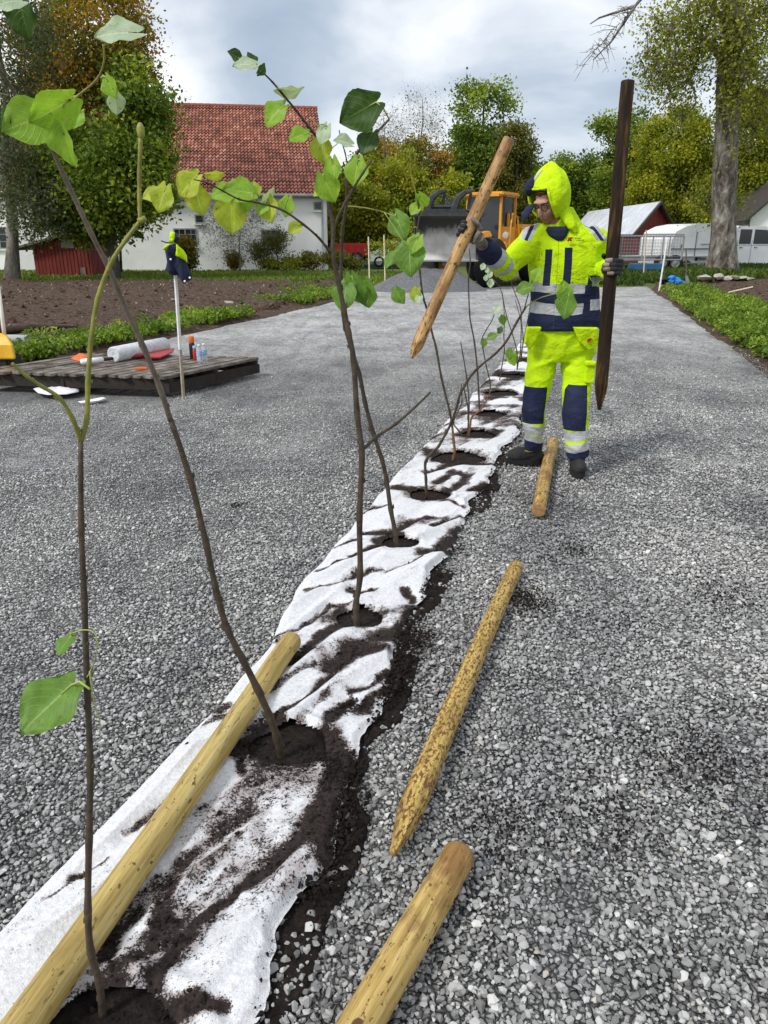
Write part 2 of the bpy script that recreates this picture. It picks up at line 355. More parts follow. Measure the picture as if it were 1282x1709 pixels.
def strokes(x, y, L, pw=2.0):
    m = np.zeros(np.shape(x))
    for x0, y0, x1, y1, w_, a_ in L:
        dx, dy = x1 - x0, y1 - y0; t = np.clip(((x - x0) * dx + (y - y0) * dy) / (dx * dx + dy * dy + 1e-9), 0, 1)
        m = np.maximum(m, a_ * np.exp(-(np.hypot(x - x0 - t * dx, (y - y0 - t * dy) * .8) / (w_ * 1.15)) ** pw))
    return m
def dirtmask(x, y):
    r, p, q = fold(x, y)
    wx = x + (fbm(x * 11, y * 11, 36, 3) - .5) * .05; wy = y + (fbm(x * 11 + 5, y * 11, 37, 3) - .5) * .07
    n1 = (fbm(p * 16 + 3, q * 6.0, 31, 4) - .5) * 1.7; n2 = (fbm(x * 7, y * 5, 33, 4) - .5) * 1.3
    near = -.42 + n1 * .8 + n2 * .7 + strokes(wx, wy, SMEAR, 2.2) * 1.22 + np.clip(.30 - r, 0, 1) * 2.2
    far = (fbm(x * 2.6, y * 5.5, 41, 4) - .5) * 3.0 + (fbm(p * 7, q * 3, 42, 4) - .5) * 2.0 + (.45 - r) * .8 + .22
    f = sstep(5.0, 6.2, y); d = near * (1 - f) + far * f
    for hx, hy, hr in HOLES:
        e = np.sqrt(((wx - hx) / (hr * 1.12)) ** 2 + ((wy - hy + .0) / (hr * .92)) ** 2); d = d + .9 * np.exp(-(e / 1.0) ** 5) + .25 * np.exp(-(e / 1.7) ** 2)
    return d
def memz(x, y):
    r, p, q = fold(x, y)
    z = .006 + (r ** 1.8) * .018 + strokes(x, y, RIDGE, 1.15) * .85 - .010 * np.clip(strokes(x, y, SMEAR, 2.0), 0, 1) + (fbm(x * 3.2, y * 3.2, 23, 3) - .5) * .02 + (fbm(p * 26, q * 7, 24, 2) - .5) * .006
    for hx, hy, hr in HOLES:
        e = np.sqrt(((x - hx) / (hr * 1.15)) ** 2 + ((y - hy) / (hr * .95)) ** 2)
        z = z * (1 - .85 * np.exp(-(e / 1.15) ** 4)) + .020 * np.exp(-((e - 1.05) / .16) ** 2) * sstep(-.2, .9, (y - hy) / hr + .3 * (x - hx) / hr)
    return z
def inside_strip(x, y, m=0.0):
    return (x > interp(y, MLy, MLx) + m) & (x < interp(y, MRy, MRx) - m)

# loose stones -------------------------------------------------------
m_stone, nt, b = newmat('stone')
oi = nt.nodes.new('ShaderNodeObjectInfo')
c = ramp(nt, oi.outputs['Random'], [(0, (.13, .129, .127)), (.3, (.25, .248, .243)), (.62, (.35, .348, .342)), (.92, (.46, .458, .45)), (.985, (.60, .60, .59)), (1, (.46, .42, .36))])
v = coords(nt, 'Object'); c = mix(nt, .5, c, mix(nt, 1.0, c, ramp(nt, noise(nt, v, 90, 3, .6), [(.3, (.55, .55, .56)), (.7, (1.3, 1.3, 1.3))]), 'MULTIPLY'))
c = gravel_tone(nt, c); nt.links.new(c, b.inputs['Base Color']); b.inputs['Roughness'].default_value = .52; b.inputs['Specular IOR Level'].default_value = .45
rng = np.random.default_rng(5)
def rockmesh(name, mat, seed, flatz=.62, npts=15):
    rr = random.Random(seed); bm = bmesh.new()
    for k in range(npts):
        d = Vector((rr.gauss(0, 1), rr.gauss(0, 1), rr.gauss(0, 1))).normalized() * rr.uniform(.86, 1.05)
        bm.verts.new((d.x * .5 * rr.uniform(.95, 1.15), d.y * .42, d.z * .5 * flatz))
    r = bmesh.ops.convex_hull(bm, input=bm.verts[:])
    bmesh.ops.delete(bm, geom=list({g for g in list(r['geom_interior']) + list(r['geom_unused']) if isinstance(g, bmesh.types.BMVert)}), context='VERTS')
    bmesh.ops.recalc_face_normals(bm, faces=bm.faces)
    me = bpy.data.meshes.new(name); bm.to_mesh(me); bm.free(); me.materials.append(mat); return me
def scatter(name, P, S, RT, meshes, kind='stuff', label=None, cat=None):
    """one object whose points carry small rocks / crumbs (geometry nodes)"""
    coll = bpy.data.collections.new(name + '_sources')
    for i, me in enumerate(meshes): coll.objects.link(bpy.data.objects.new('%s_source' % name, me))
    me = bpy.data.meshes.new(name); me.vertices.add(len(P)); me.vertices.foreach_set('co', P.astype(np.float32).ravel())
    a = me.attributes.new('sc', 'FLOAT_VECTOR', 'POINT'); a.data.foreach_set('vector', S.astype(np.float32).ravel())
    a = me.attributes.new('rt', 'FLOAT_VECTOR', 'POINT'); a.data.foreach_set('vector', RT.astype(np.float32).ravel())
    a = me.attributes.new('pick', 'INT', 'POINT'); a.data.foreach_set('value', rng.integers(0, len(meshes), len(P)).astype(np.int32))
    o = link(bpy.data.objects.new(name, me)); tag(o, label, cat, kind=kind)
    ng = bpy.data.node_groups.new(name, 'GeometryNodeTree')
    ng.interface.new_socket('Geometry', in_out='INPUT', socket_type='NodeSocketGeometry'); ng.interface.new_socket('Geometry', in_out='OUTPUT', socket_type='NodeSocketGeometry')
    n = ng.nodes.new; gi = n('NodeGroupInput'); go = n('NodeGroupOutput'); ip = n('GeometryNodeInstanceOnPoints'); ci = n('GeometryNodeCollectionInfo')
    ci.inputs['Collection'].default_value = coll; ci.inputs['Separate Children'].default_value = True; ci.inputs['Reset Children'].default_value = True
    def na(nm, ty):
        q = n('GeometryNodeInputNamedAttribute'); q.data_type = ty; q.inputs['Name'].default_value = nm; return q.outputs['Attribute']
    ng.links.new(gi.outputs[0], ip.inputs['Points']); ng.links.new(ci.outputs[0], ip.inputs['Instance']); ip.inputs['Pick Instance'].default_value = True
    ng.links.new(na('pick', 'INT'), ip.inputs['Instance Index']); ng.links.new(na('sc', 'FLOAT_VECTOR'), ip.inputs['Scale'])
    e2r = n('FunctionNodeEulerToRotation'); ng.links.new(na('rt', 'FLOAT_VECTOR'), e2r.inputs[0]); ng.links.new(e2r.outputs[0], ip.inputs['Rotation'])
    ng.links.new(ip.outputs[0], go.inputs[0])
    md = o.modifiers.new('scatter', 'NODES'); md.node_group = ng
    return o
def pts_in(y0, y1, dens, margin=.9):
    out = []
    step = .5
    for ya in np.arange(y0, y1, step):
        d = dens((ya + .25)); g = 1 / math.sqrt(d)
        hw = (ya + .6) * .60 + margin
        xs_ = np.arange(-hw, hw, g); ys_ = np.arange(ya, ya + step, g); X, Y = np.meshgrid(xs_, ys_); X = X.ravel(); Y = Y.ravel()
        X = X + rng.uniform(-.5, .5, len(X)) * g; Y = Y + rng.uniform(-.5, .5, len(Y)) * g; out.append(np.stack([X, Y], 1))
    return np.concatenate(out)
dn = lambda y: 5900 if y < 4 else (4200 if y < 7 else 1900)
Q = pts_in(.45, 14, dn, 1.9); Q = Q[rng.uniform(0, 1, len(Q)) > sstep(7.0, 14, Q[:, 1] + .25 * Q[:, 0])]
ok = (Q[:, 0] > XL(Q[:, 1]) + .02) & (Q[:, 0] < XR(Q[:, 1]) - .02) & ~inside_strip(Q[:, 0], Q[:, 1], .045)
ok &= ~((Q[:, 1] > 7.2) & (Q[:, 0] < -2.2))
Q = Q[ok]; n = len(Q)
leftish = sstep(.3, -1.0, Q[:, 0] - interp(Q[:, 1], MLy, MLx)) * .22 + .10 * sstep(5, 8, Q[:, 1])
big = np.clip(rng.lognormal(-4.27, .36, n), .006, .030) * (1 - leftish)
asp = np.stack([big, big * rng.uniform(.8, 1.15, n), big * rng.uniform(.75, 1.15, n)], 1)
Pz = gz(Q[:, 0], Q[:, 1]) + (fbm(Q[:, 0] * 3, Q[:, 1] * 1.2, 12, 3) - .5) * .028 * sstep(4, 9, Q[:, 1]) - .02 + rng.uniform(.0, .55, n) * big + (fbm(Q[:, 0] * 5, Q[:, 1] * 5, 14, 3) - .5) * .018
RT = np.stack([rng.uniform(-.5, .5, n), rng.uniform(-.5, .5, n), rng.uniform(0, 6.28, n)], 1)
stones = [rockmesh('stone_mesh', m_stone, 100 + i, rngz) for i, rngz in enumerate([.6, .75, .5, .7, .62, .8, .55, .68, .72, .6])]
scatter('gravel', np.stack([Q[:, 0], Q[:, 1], Pz], 1), asp, RT, stones, label='grey crushed stone gravel lying loose over the whole yard', cat='gravel')
print('stones', n)

# geotextile strip -----------------------------------------------------
m_mem, nt, b = newmat('geotextile')
v = wpos(nt); dm = attr(nt, 'dirt').outputs['Fac']
spk = noise(nt, v, 150, 5, .8); spk2 = noise(nt, v, 34, 5, .75)
f = mth(nt, 'ADD', dm, mth(nt, 'MULTIPLY', mth(nt, 'SUBTRACT', spk, .5), 4.2)); f = mth(nt, 'ADD', f, mth(nt, 'MULTIPLY', mth(nt, 'SUBTRACT', spk2, .5), 2.6))
fac = ramp(nt, f, [(.30, (0, 0, 0)), (.42, (.55, .55, .55)), (.60, (1, 1, 1))])
clean = mix(nt, noise(nt, v, 260, 2, .5), (.60, .61, .63), (.80, .80, .81)); clean = mix(nt, .8, clean, mix(nt, 1.0, clean, ramp(nt, noise(nt, v, 75, 5, .8), [(.34, (.70, .71, .74)), (.6, (1.06, 1.06, 1.06))]), 'MULTIPLY'))
dust = ramp(nt, mth(nt, 'ADD', dm, mth(nt, 'MULTIPLY', mth(nt, 'SUBTRACT', noise(nt, v, 7, 5, .7), .5), .9)), [(-.0, (1, 1, 1)), (.0001, (1, 1, 1)), (.38, (.60, .52, .50))])
clean = mix(nt, 1.0, clean, dust, 'MULTIPLY')
soilc = ramp(nt, noise(nt, v, 60, 5, .7), [(.3, (.009, .007, .0065)), (.7, (.050, .038, .034))])
nt.links.new(mix(nt, fac, clean, soilc), b.inputs['Base Color']); b.inputs['Roughness'].default_value = .95; b.inputs['Specular IOR Level'].default_value = .12
hb = mth(nt, 'ADD', mth(nt, 'MULTIPLY', fac, .6), mth(nt, 'MULTIPLY', noise(nt, v, 110, 3, .7), .8)); bump(nt, b, hb, .75, .006)
rows = []; y = .25
while y < 13.8: rows.append(y); y += max(.004, .0042 * y)
rows = np.array(rows); cols = np.linspace(0, 1, 160); Yv, Tt = np.meshgrid(rows, cols, indexing='ij')
xl = interp(Yv, MLy, MLx) + (fbm(Yv * 2.5, Yv * 0, 51, 5) - .5) * .055; xr = interp(Yv, MRy, MRx) + (fbm(Yv * 4.0, Yv * 0 + 3, 52, 5) - .5) * .15
Xv = xl + Tt * (xr - xl); Zv = memz(Xv, Yv) * (sstep(0, .05, Tt) * sstep(1, .95, Tt) * .8 + .2)
D = dirtmask(Xv, Yv)
F = gridfaces(len(rows), len(cols))[:, ::-1]; fc = np.stack([Xv.ravel(), Yv.ravel()], 1)[F].mean(1)
keep = np.ones(len(F), bool)
for hx, hy, hr in HOLES:
    ang = np.arctan2(fc[:, 1] - hy, fc[:, 0] - hx); rr_ = 1 + .07 * np.sin(3 * ang + hx * 30) + .04 * np.sin(5 * ang + hy * 9)
    keep &= np.sqrt(((fc[:, 0] - hx) / (hr * .98)) ** 2 + ((fc[:, 1] - hy) / (hr * .80)) ** 2) > rr_ * .98
mem = npmesh('geotextile_strip', np.stack([Xv.ravel(), Yv.ravel(), Zv.ravel() + .004], 1), F[keep], m_mem, smooth=True, attrs={'dirt': ('POINT', D.ravel())})
tag(mem, 'long creased white geotextile strip smeared with dark soil, laid across the gravel under the saplings', 'ground fabric')
# soil under the strip, in the planting holes and along its edge
m_soil, nt, b = newmat('topsoil'); v = wpos(nt)
nt.links.new(ramp(nt, noise(nt, v, 45, 6, .7), [(.3, (.010, .008, .007)), (.55, (.030, .023, .020)), (.75, (.070, .053, .045))]), b.inputs['Base Color'])
b.inputs['Roughness'].default_value = .95; b.inputs['Specular IOR Level'].default_value = .15; bump(nt, b, noise(nt, v, 70, 6, .75), 1.0, .02)
rows2 = rows[::2]; cols2 = np.linspace(-.03, 1.08, 50); Yv, Tt = np.meshgrid(rows2, cols2, indexing='ij')
xl = interp(Yv, MLy, MLx); xr = interp(Yv, MRy, MRx); ext = 1 + np.clip((fbm(Yv * 2.6, Yv * 0, 64, 4) - .40) * .9, -.06, .16) * sstep(.7, 1.08, Tt); Xv = xl + np.where(Tt > .7, .7 + (Tt - .7) * (1 - .12 * sstep(.7, 1.08, Tt)) + (ext - 1), Tt) * (xr - xl) + (fbm(Yv * 6, Tt * 9, 61) - .5) * .05
spill = fbm(Xv * 3.1, Yv * 2.6, 62, 3) - .42
Zv = -.004 + (fbm(Xv * 14, Yv * 14, 63, 3) - .5) * .012 * (Tt > .02)
Zv = Zv + np.where(Tt > .9, spill * .02 * sstep(1.08, 1.02, Tt) - .004, 0)
Zv = np.where((Tt < 0) | (Tt > 1.075), -.06, Zv)
bed = npmesh('soil', np.stack([Xv.ravel(), Yv.ravel(), Zv.ravel()], 1), gridfaces(len(rows2), len(cols2))[:, ::-1], m_soil, smooth=True)
tag(bed, 'dark moist topsoil in the planting holes and spilling over the right edge of the white fabric', 'soil', kind='stuff')
crumbs = [rockmesh('crumb_mesh', m_soil, 300 + i, .85, 12) for i in range(6)]
Q = pts_in(.5, 9.5, lambda y: 34000 if y < 2.4 else (14000 if y < 4 else (3500 if y < 6.5 else 1200)), 1.0)
xl = interp(Q[:, 1], MLy, MLx); xr = interp(Q[:, 1], MRy, MRx); t = (Q[:, 0] - xl) / (xr - xl)
Q = Q[(t > 0.03) & (t < 1.22)]; xl = interp(Q[:, 1], MLy, MLx); xr = interp(Q[:, 1], MRy, MRx); t = (Q[:, 0] - xl) / (xr - xl)
dd = dirtmask(Q[:, 0], Q[:, 1]); n = len(Q); spill = fbm(Q[:, 0] * 3.1, Q[:, 1] * 2.6, 62, 3) - .42
pr = np.where(t < .985, np.clip((dd - .22) * .9, 0, .8), np.clip(spill * 5 + .1, .08, .95) * sstep(1.20, 1.02, t))
pr = np.maximum(pr, .002)
ok = rng.uniform(0, 1, n) < pr; Q = Q[ok]; n = len(Q); t = t[ok]
sz = np.clip(rng.lognormal(-5.35, .55, n), .0018, .022)
zz = np.where(t < .985, memz(Q[:, 0], Q[:, 1]), .008 + rng.uniform(-.004, .010, n)); sz = np.where(t > .985, sz * 1.5, sz)
for hx, hy, hr in HOLES:
    zz = np.where(np.sqrt(((Q[:, 0] - hx) / (hr)) ** 2 + ((Q[:, 1] - hy) / (hr * .8)) ** 2) < 1.02, -.008, zz)
scatter('soil_crumbs', np.stack([Q[:, 0], Q[:, 1], zz + sz * .3], 1), np.stack([sz] * 3, 1), rng.uniform(0, 6, (n, 3)), crumbs, label='dark soil crumbs scattered over the white fabric strip', cat='soil')
print('crumbs', n)
cl = []
for u, v, s_, k in ((880, 1005, .05, 500), (1160, 1275, .10, 500), (960, 920, .04, 150), (840, 1385, .07, 300), (1215, 1000, .09, 250), (1020, 1370, .08, 250), (560, 1290, .03, 900), (600, 1190, .03, 500), (690, 1070, .04, 600), (655, 1130, .03, 500), (800, 820, .05, 500), (395, 845, .03, 100)):
    c_ = G(u, v); cl.append(np.stack([c_.x + rng.normal(0, s_, k), c_.y + rng.normal(0, s_ * 1.2, k)], 1))
cl = np.concatenate(cl); n = len(cl); sz = np.clip(rng.lognormal(-5.0, .5, n), .002, .016)
scatter('soil_crumbs', np.stack([cl[:, 0], cl[:, 1], np.full(n, .004) + sz * .3 + rng.uniform(0, .008, n)], 1), np.stack([sz] * 3, 1), rng.uniform(0, 6, (n, 3)), crumbs, label='dark soil crumbs dropped in patches on the gravel', cat='soil')
# ================================================================== PLANTED GROUND
def soilmat(name, a, b_, c_, sc=14):
    m, nt, b = newmat(name); v = wpos(nt); n = noise(nt, v, sc, 7, .72)
    nt.links.new(ramp(nt, n, [(.3, a), (.52, b_), (.74, c_)]), b.inputs['Base Color']); b.inputs['Roughness'].default_value = .95
    b.inputs['Specular IOR Level'].default_value = .15; bump(nt, b, n, 1.0, .06); return m
m_dug = soilmat('dug_soil', (.026, .017, .012), (.10, .068, .050), (.26, .19, .14))
ya = np.linspace(9.2, 29.2, 150); ta = np.linspace(0, 1, 150); Yv, Tt = np.meshgrid(ya, ta, indexing='ij')
xr_ = XL(Yv) + .30 - .8 * sstep(10.5, 9, Yv) + (Yv > 25) * 0; Xv = -26 + Tt ** .7 * (xr_ + 26)
Zv = -.02 + .10 * sstep(1, .93, Tt) + (fbm(Xv * 1.1, Yv * 1.1, 71, 4) - .5) * .22 + (fbm(Xv * 4, Yv * 4, 72, 3) - .5) * .09
Zv = np.where((Tt > .999) | (Yv < 9.25) | (Yv > 29.1), -.14, Zv)
o = npmesh('soil_bed', np.stack([Xv.ravel(), Yv.ravel(), Zv.ravel()], 1), gridfaces(150, 150)[:, ::-1], m_dug, smooth=True); tag(o, kind='structure')
# right bed, climbing gently
ta = np.linspace(0, 1, 90); ya = np.linspace(6, 27.3, 120); Yv, Tt = np.meshgrid(ya, ta, indexing='ij')
Xv = XR(Yv) - .32 + .4 * sstep(24, 27, Yv) + Tt * 13; Zv = height(Xv, Yv) + .06 + (fbm(Xv * 1.4, Yv * 1.4, 73, 4) - .5) * .22 + (fbm(Xv * 5, Yv * 5, 74, 2) - .5) * .07
Zv = np.where((Tt < .001) | (Tt > .999) | (Yv < 6.1) | (Yv > 27.2), height(Xv, Yv) - .1, Zv)
o = npmesh('soil_bed', np.stack([Xv.ravel(), Yv.ravel(), Zv.ravel()], 1), gridfaces(120, 90)[:, ::-1], m_dug, smooth=True); tag(o, kind='structure')
clod = [rockmesh('clod_mesh', m_dug, 500 + i, .8, 12) for i in range(5)]
m_pale = simple('pale_stone', (.46, .42, .36), (.25, .22, .18), 12, .85, .5)
peb = [rockmesh('pebble_mesh', m_pale, 520 + i, .7, 12) for i in range(3)]
n = 14000; Y = 9.6 + 19 * rng.uniform(0, 1, n); X = XL(Y) - .3 - rng.uniform(0, 1, n) ** 1.4 * 16; sz = np.clip(rng.lognormal(-2.8, .6, n), .02, .26)
Z = .05 + (fbm(X * 1.1, Y * 1.1, 71, 4) - .5) * .22
n2 = 3000; Y2 = 10 + 17 * rng.uniform(0, 1, n2); X2 = XR(Y2) + .4 + rng.uniform(0, 1, n2) * 9; Z2 = height(X2, Y2) + .06 + (fbm(X2 * 1.4, Y2 * 1.4, 73, 4) - .5) * .22; s2 = np.clip(rng.lognormal(-2.9, .5, n2), .02, .16)
scatter('soil_clods', np.concatenate([np.stack([X, Y, Z], 1), np.stack([X2, Y2, Z2], 1)]), np.repeat(np.concatenate([sz, s2])[:, None], 3, 1), rng.uniform(0, 6, (n + n2, 3)), clod, label='brown clods of freshly dug earth in the planting beds', cat='soil')
n = 260; Y = 10 + 18 * rng.uniform(0, 1, n); X = XL(Y) - .4 - rng.uniform(0, 1, n) * 13; Z = .12 + (fbm(X * 1.1, Y * 1.1, 71, 4) - .5) * .22
sz = np.clip(rng.lognormal(-3.0, .4, n), .02, .12)
scatter('pebbles', np.stack([X, Y, Z], 1), np.stack([sz, sz, sz * .7], 1), rng.uniform(0, 6, (n, 3)), peb, label='small pale pebbles strewn over the dug earth left of the yard', cat='pebbles')

# ================================================================== FOLIAGE
def leafmat(name, stops, trans=.42, rough=.5):
    m = bpy.data.materials.new(name); m.use_nodes = True; nt = m.node_tree; nt.nodes.clear()
    o = nt.nodes.new('ShaderNodeOutputMaterial'); b = nt.nodes.new('ShaderNodeBsdfPrincipled'); t = nt.nodes.new('ShaderNodeBsdfTranslucent'); mx = nt.nodes.new('ShaderNodeMixShader')
    c = ramp(nt, attr(nt, 'tint').outputs['Fac'], stops); nt.links.new(c, b.inputs['Base Color']); nt.links.new(mix(nt, 1.0, c, (1.25, 1.3, .7), 'MULTIPLY'), t.inputs['Color'])
    b.inputs['Roughness'].default_value = rough; b.inputs['Specular IOR Level'].default_value = .3
    mx.inputs[0].default_value = trans; nt.links.new(b.outputs[0], mx.inputs[1]); nt.links.new(t.outputs[0], mx.inputs[2]); nt.links.new(mx.outputs[0], o.inputs[0]); return m
def leafquads(C, size, tint, upb=.5, narrow=.62, r=None):
    """rhombic leaves, one folded quad each"""
    r = r or rng; n = len(C)
    nr = r.normal(size=(n, 3)); nr[:, 2] += upb; nr /= np.linalg.norm(nr, axis=1)[:, None]
    t = r.normal(size=(n, 3)); t[:, 2] -= .35; t -= nr * (t * nr).sum(1)[:, None]; t /= np.linalg.norm(t, axis=1)[:, None]; s = np.cross(nr, t)
    z = np.asarray(size)[:, None]
    V = np.stack([C - t * z * .5, C + s * z * narrow * .5 + nr * z * .08 - t * z * .05, C + t * z * .5, C - s * z * narrow * .5 + nr * z * .08 - t * z * .05], 1).reshape(-1, 3)
    return V, np.arange(4 * n).reshape(-1, 4), np.asarray(tint)
m_bark = simple('bark', (.17, .155, .135), (.055, .048, .04), 9, .9, .8, 30, .2, stretch=(1, 1, .3), bdist=.05)
m_barkg = simple('grey_bark', (.34, .32, .28), (.12, .105, .085), 4, .9, .9, 22, .2, stretch=(1, 1, .35), bdist=.05)
G1 = [(0, (.028, .052, .010)), (.35, (.098, .158, .018)), (.65, (.21, .295, .030)), (1, (.42, .46, .05))]
GY = [(0, (.045, .065, .008)), (.35, (.18, .22, .016)), (.7, (.36, .37, .025)), (1, (.55, .48, .05))]
GO = [(0, (.04, .055, .010)), (.35, (.14, .15, .020)), (.62, (.30, .23, .024)), (.85, (.50, .24, .028)), (1, (.52, .15, .03))]
GB = [(0, (.03, .038, .009)), (.4, (.10, .115, .018)), (.75, (.20, .19, .025)), (1, (.30, .24, .04))]
m_g = leafmat('leaves_dark_green', G1); m_gy = leafmat('leaves_yellow_green', GY); m_go = leafmat('leaves_autumn', GO); m_gb = leafmat('leaves_olive', GB)
def wtree(name, label, base, top, ells, mat, nclump=90, nleaf=9000, leaf=.12, tr=.2, seed=1, rc=.55, twigs=2, group=None, bark=None, cat='tree', limb=.32, trunkpts=None, shell=.45, hi=None, sparse_twig=0):
    """ells: world ellipsoids (x,y,z,rx,ry,rz); trunk + limbs reach every leaf clump"""
    r = np.random.default_rng(seed); base = np.array(base, float); top = np.array(top, float)
    t = thing(name, Vector(base), label, cat, group)
    wts = np.array([e[3] * e[5] for e in ells]); wts = wts / wts.sum(); which = r.choice(len(ells), nclump, p=wts)
    d = r.normal(size=(nclump, 3)); d /= np.linalg.norm(d, axis=1)[:, None]; rad = shell + (1 - shell) * r.uniform(0, 1, nclump) ** .6
    E = np.array(ells)[which]; C = E[:, :3] + d * E[:, 3:] * rad[:, None]
    C = C[C[:, 2] > base[2] + .3]
    mb = MB(); H = top[2] - base[2]
    if trunkpts is None:
        trunkpts = [base + (top - base) * q + np.array([r.normal(0, .012 * H), r.normal(0, .012 * H), 0]) * (0 < q < 1) for q in np.linspace(0, 1, 9)]
    K = len(trunkpts); trad = [tr * (1.35 if i == 0 else 1) * (1 - i / (K - 1) * .85) for i in range(K)]
    mb.tube(trunkpts, trad, 10)
    nodes = [np.array(p, float) for p in trunkpts]; nr_ = list(trad)
    for i in range(K - 1):
        nodes.append((nodes[i] + nodes[i + 1]) / 2); nr_.append((trad[i] + trad[i + 1]) / 2)
    nodes = nodes[1:]; nr_ = nr_[1:]
    cen = np.mean(C, 0) if len(C) else base
    order = np.argsort(np.linalg.norm((C - (base + top) / 2) * [1, 1, .3], axis=1))
    for ci in order:
        c = C[ci]; NA = np.array(nodes); dv = NA - c; dist = np.linalg.norm(dv, axis=1) + np.maximum(0, dv[:, 2]) * 2.0
        j = int(np.argmin(dist)); a = NA[j]; Ln = np.linalg.norm(c - a)
        r0 = min(nr_[j] * .7, max(.012, tr * limb * min(1.0, Ln / (H * .35)))); m1 = a + (c - a) * .35 + np.array([0, 0, .10 * Ln]) + r.normal(0, .05 * Ln, 3); m2 = a + (c - a) * .7 + np.array([0, 0, .08 * Ln]) + r.normal(0, .05 * Ln, 3)
        mb.tube([a, m1, m2, c], [r0, r0 * .75, r0 * .5, r0 * .28], 5, cap=False)
        nodes += [m1, m2, c]; nr_ += [r0 * .75, r0 * .5, r0 * .28]
        for k in range(twigs):
            e = c + r.normal(0, rc * .8, 3) + np.array([0, 0, rc * .2]); mm = (c + e) / 2 + r.normal(0, rc * .12, 3); q = max(.005, r0 * .2)
            mb.tube([c, mm, e], [q, q * .7, q * .35], 3, cap=False)
            for k2 in range(sparse_twig):
                g_ = mm + (e - mm) * r.uniform(0, 1); e2 = g_ + r.normal(0, rc * .45, 3) + np.array([0, 0, rc * .15]); mb.tube([g_, e2], [q * .5, q * .25], 3, cap=False)
    mb.build('trunk', bark or m_bark, t, smooth=True)
    nleaf = int(nleaf * 1.8); leaf = leaf * 1.35
    if nleaf:
        ct = r.uniform(0, 1, len(C)); 
        if hi is not None: ct = np.clip(ct * .6 + .4 * hi(C), 0, 1)
        w_ = r.integers(0, len(C), nleaf); P = C[w_] + r.normal(0, 1, (nleaf, 3)) * np.array([rc, rc, rc * .7]) * .62
        tint = np.clip(ct[w_] * .62 + r.uniform(0, .42, nleaf) - .02, 0, 1)
        V, F, T_ = leafquads(P, leaf * r.uniform(.6, 1.3, nleaf), tint, r=r)
        npmesh('crown', V, F, mat, t, attrs={'tint': ('FACE', T_)})
    return t
def E_(u, v, Y, ru, rv, ry=None):      # ellipsoid from its centre pixel and half sizes in pixels, at distance Y
    c = A(u, v, Y); k = pxm(u, v, Y); return (c.x, c.y, c.z, ru / k, (ry or ru / k), rv / k)
def gb(u, Y, z=None):
    x = A(u, 440, Y).x; return (x, Y, float(height(x, Y)) - .05 if z is None else z)
# left group
wtree('maple_tree', 'dense dark green maple beside the red shed, left of the tiled roof', gb(186, 30), A(176, 150, 30), [E_(165, 300, 30, 95, 90), E_(222, 295, 30, 68, 72), E_(235, 195, 30.5, 42, 80), E_(110, 325, 29.5, 60, 65), E_(160, 378, 30, 50, 22)], m_g, 210, 26000, .13, .26, 11, .6)
wtree('autumn_tree', 'tall tree with orange and brown autumn leaves rising above the dark maple', gb(120, 34), A(140, -20, 34), [E_(150, 60, 34, 95, 100), E_(120, 160, 34, 80, 80), E_(215, 110, 34.5, 40, 80), E_(60, 110, 34, 40, 80)], m_go, 170, 17000, .12, .22, 12, .62, 3, sparse_twig=1)
wtree('grey_trunk_tree', 'slim grey trunked tree with thin pale leaves at the left edge', gb(15, 29), A(-8, -60, 29), [E_(20, 60, 29, 60, 110), E_(35, 240, 29, 60, 100), E_(60, 350, 28.5, 60, 45)], leafmat('leaves_grey_green', [(0, (.03, .045, .02)), (.5, (.09, .12, .05)), (1, (.18, .19, .08))]), 130, 9000, .085, .24, 13, .62, 5, bark=m_barkg, sparse_twig=2)
t = wtree('berry_tree', 'thin bare twigs with a few red leaves above the maple', gb(200, 36), A(232, 15, 36), [E_(228, 50, 36, 20, 40)], m_go, 16, 0, .1, .06, 14, .5, 5, sparse_twig=2)
# shrubs before the house
Yh = 37.5
wtree('wispy_shrub', 'tall wispy half bare shrub before the white wall of the tiled house', gb(400, Yh), A(398, 345, Yh), [E_(400, 370, Yh, 62, 48), E_(385, 400, Yh, 45, 35)], m_gb, 80, 1300, .055, .05, 15, .5, 7, bark=m_barkg, cat='shrub', sparse_twig=3)
wtree('rounded_shrub', 'rounded olive green shrub covering the right window of the tiled house', gb(462, Yh + .6), A(462, 390, Yh + .6), [E_(462, 403, Yh + .6, 20, 20), E_(435, 420, Yh + .6, 18, 12)], m_gb, 40, 2300, .065, .05, 16, .35, 4, cat='shrub')
wtree('red_climber', 'small conical bush turning red behind the hung jacket', gb(316, Yh), A(308, 395, Yh), [E_(312, 425, Yh, 9, 26)], m_go, 25, 2500, .09, .04, 17, .3, 2, cat='shrub')
k = 0
for (u, v, ru, rv, mt, lb) in ((392, 433, 10, 14, m_go, 'low rust and yellow bush under the wispy shrub'), (448, 440, 18, 9, m_gy, 'low pale green plant under the rounded shrub'), (490, 438, 22, 11, m_gy, 'yellow green clump of perennials along the foot of the white wall'), (520, 432, 22, 14, m_gb, 'dark brownish perennials below the small vent of the white wall'), (555, 430, 20, 13, m_gb, 'dark perennials at the right corner of the tiled house'), (585, 437, 16, 10, m_gb, 'dark low bush in front of the red machine'), (655, 412, 44, 15, m_gy, 'leafy yellow green bush hanging over the white car')):
    Yq = 38.0; k += 1
    wtree('garden_bush', lb, gb(u, Yq), A(u, v - rv, Yq), [E_(u, v + 2, Yq, ru * .9, rv * .8)], mt, 26, 1100, .075, .03, 20 + k, .26, 2, cat='bush')
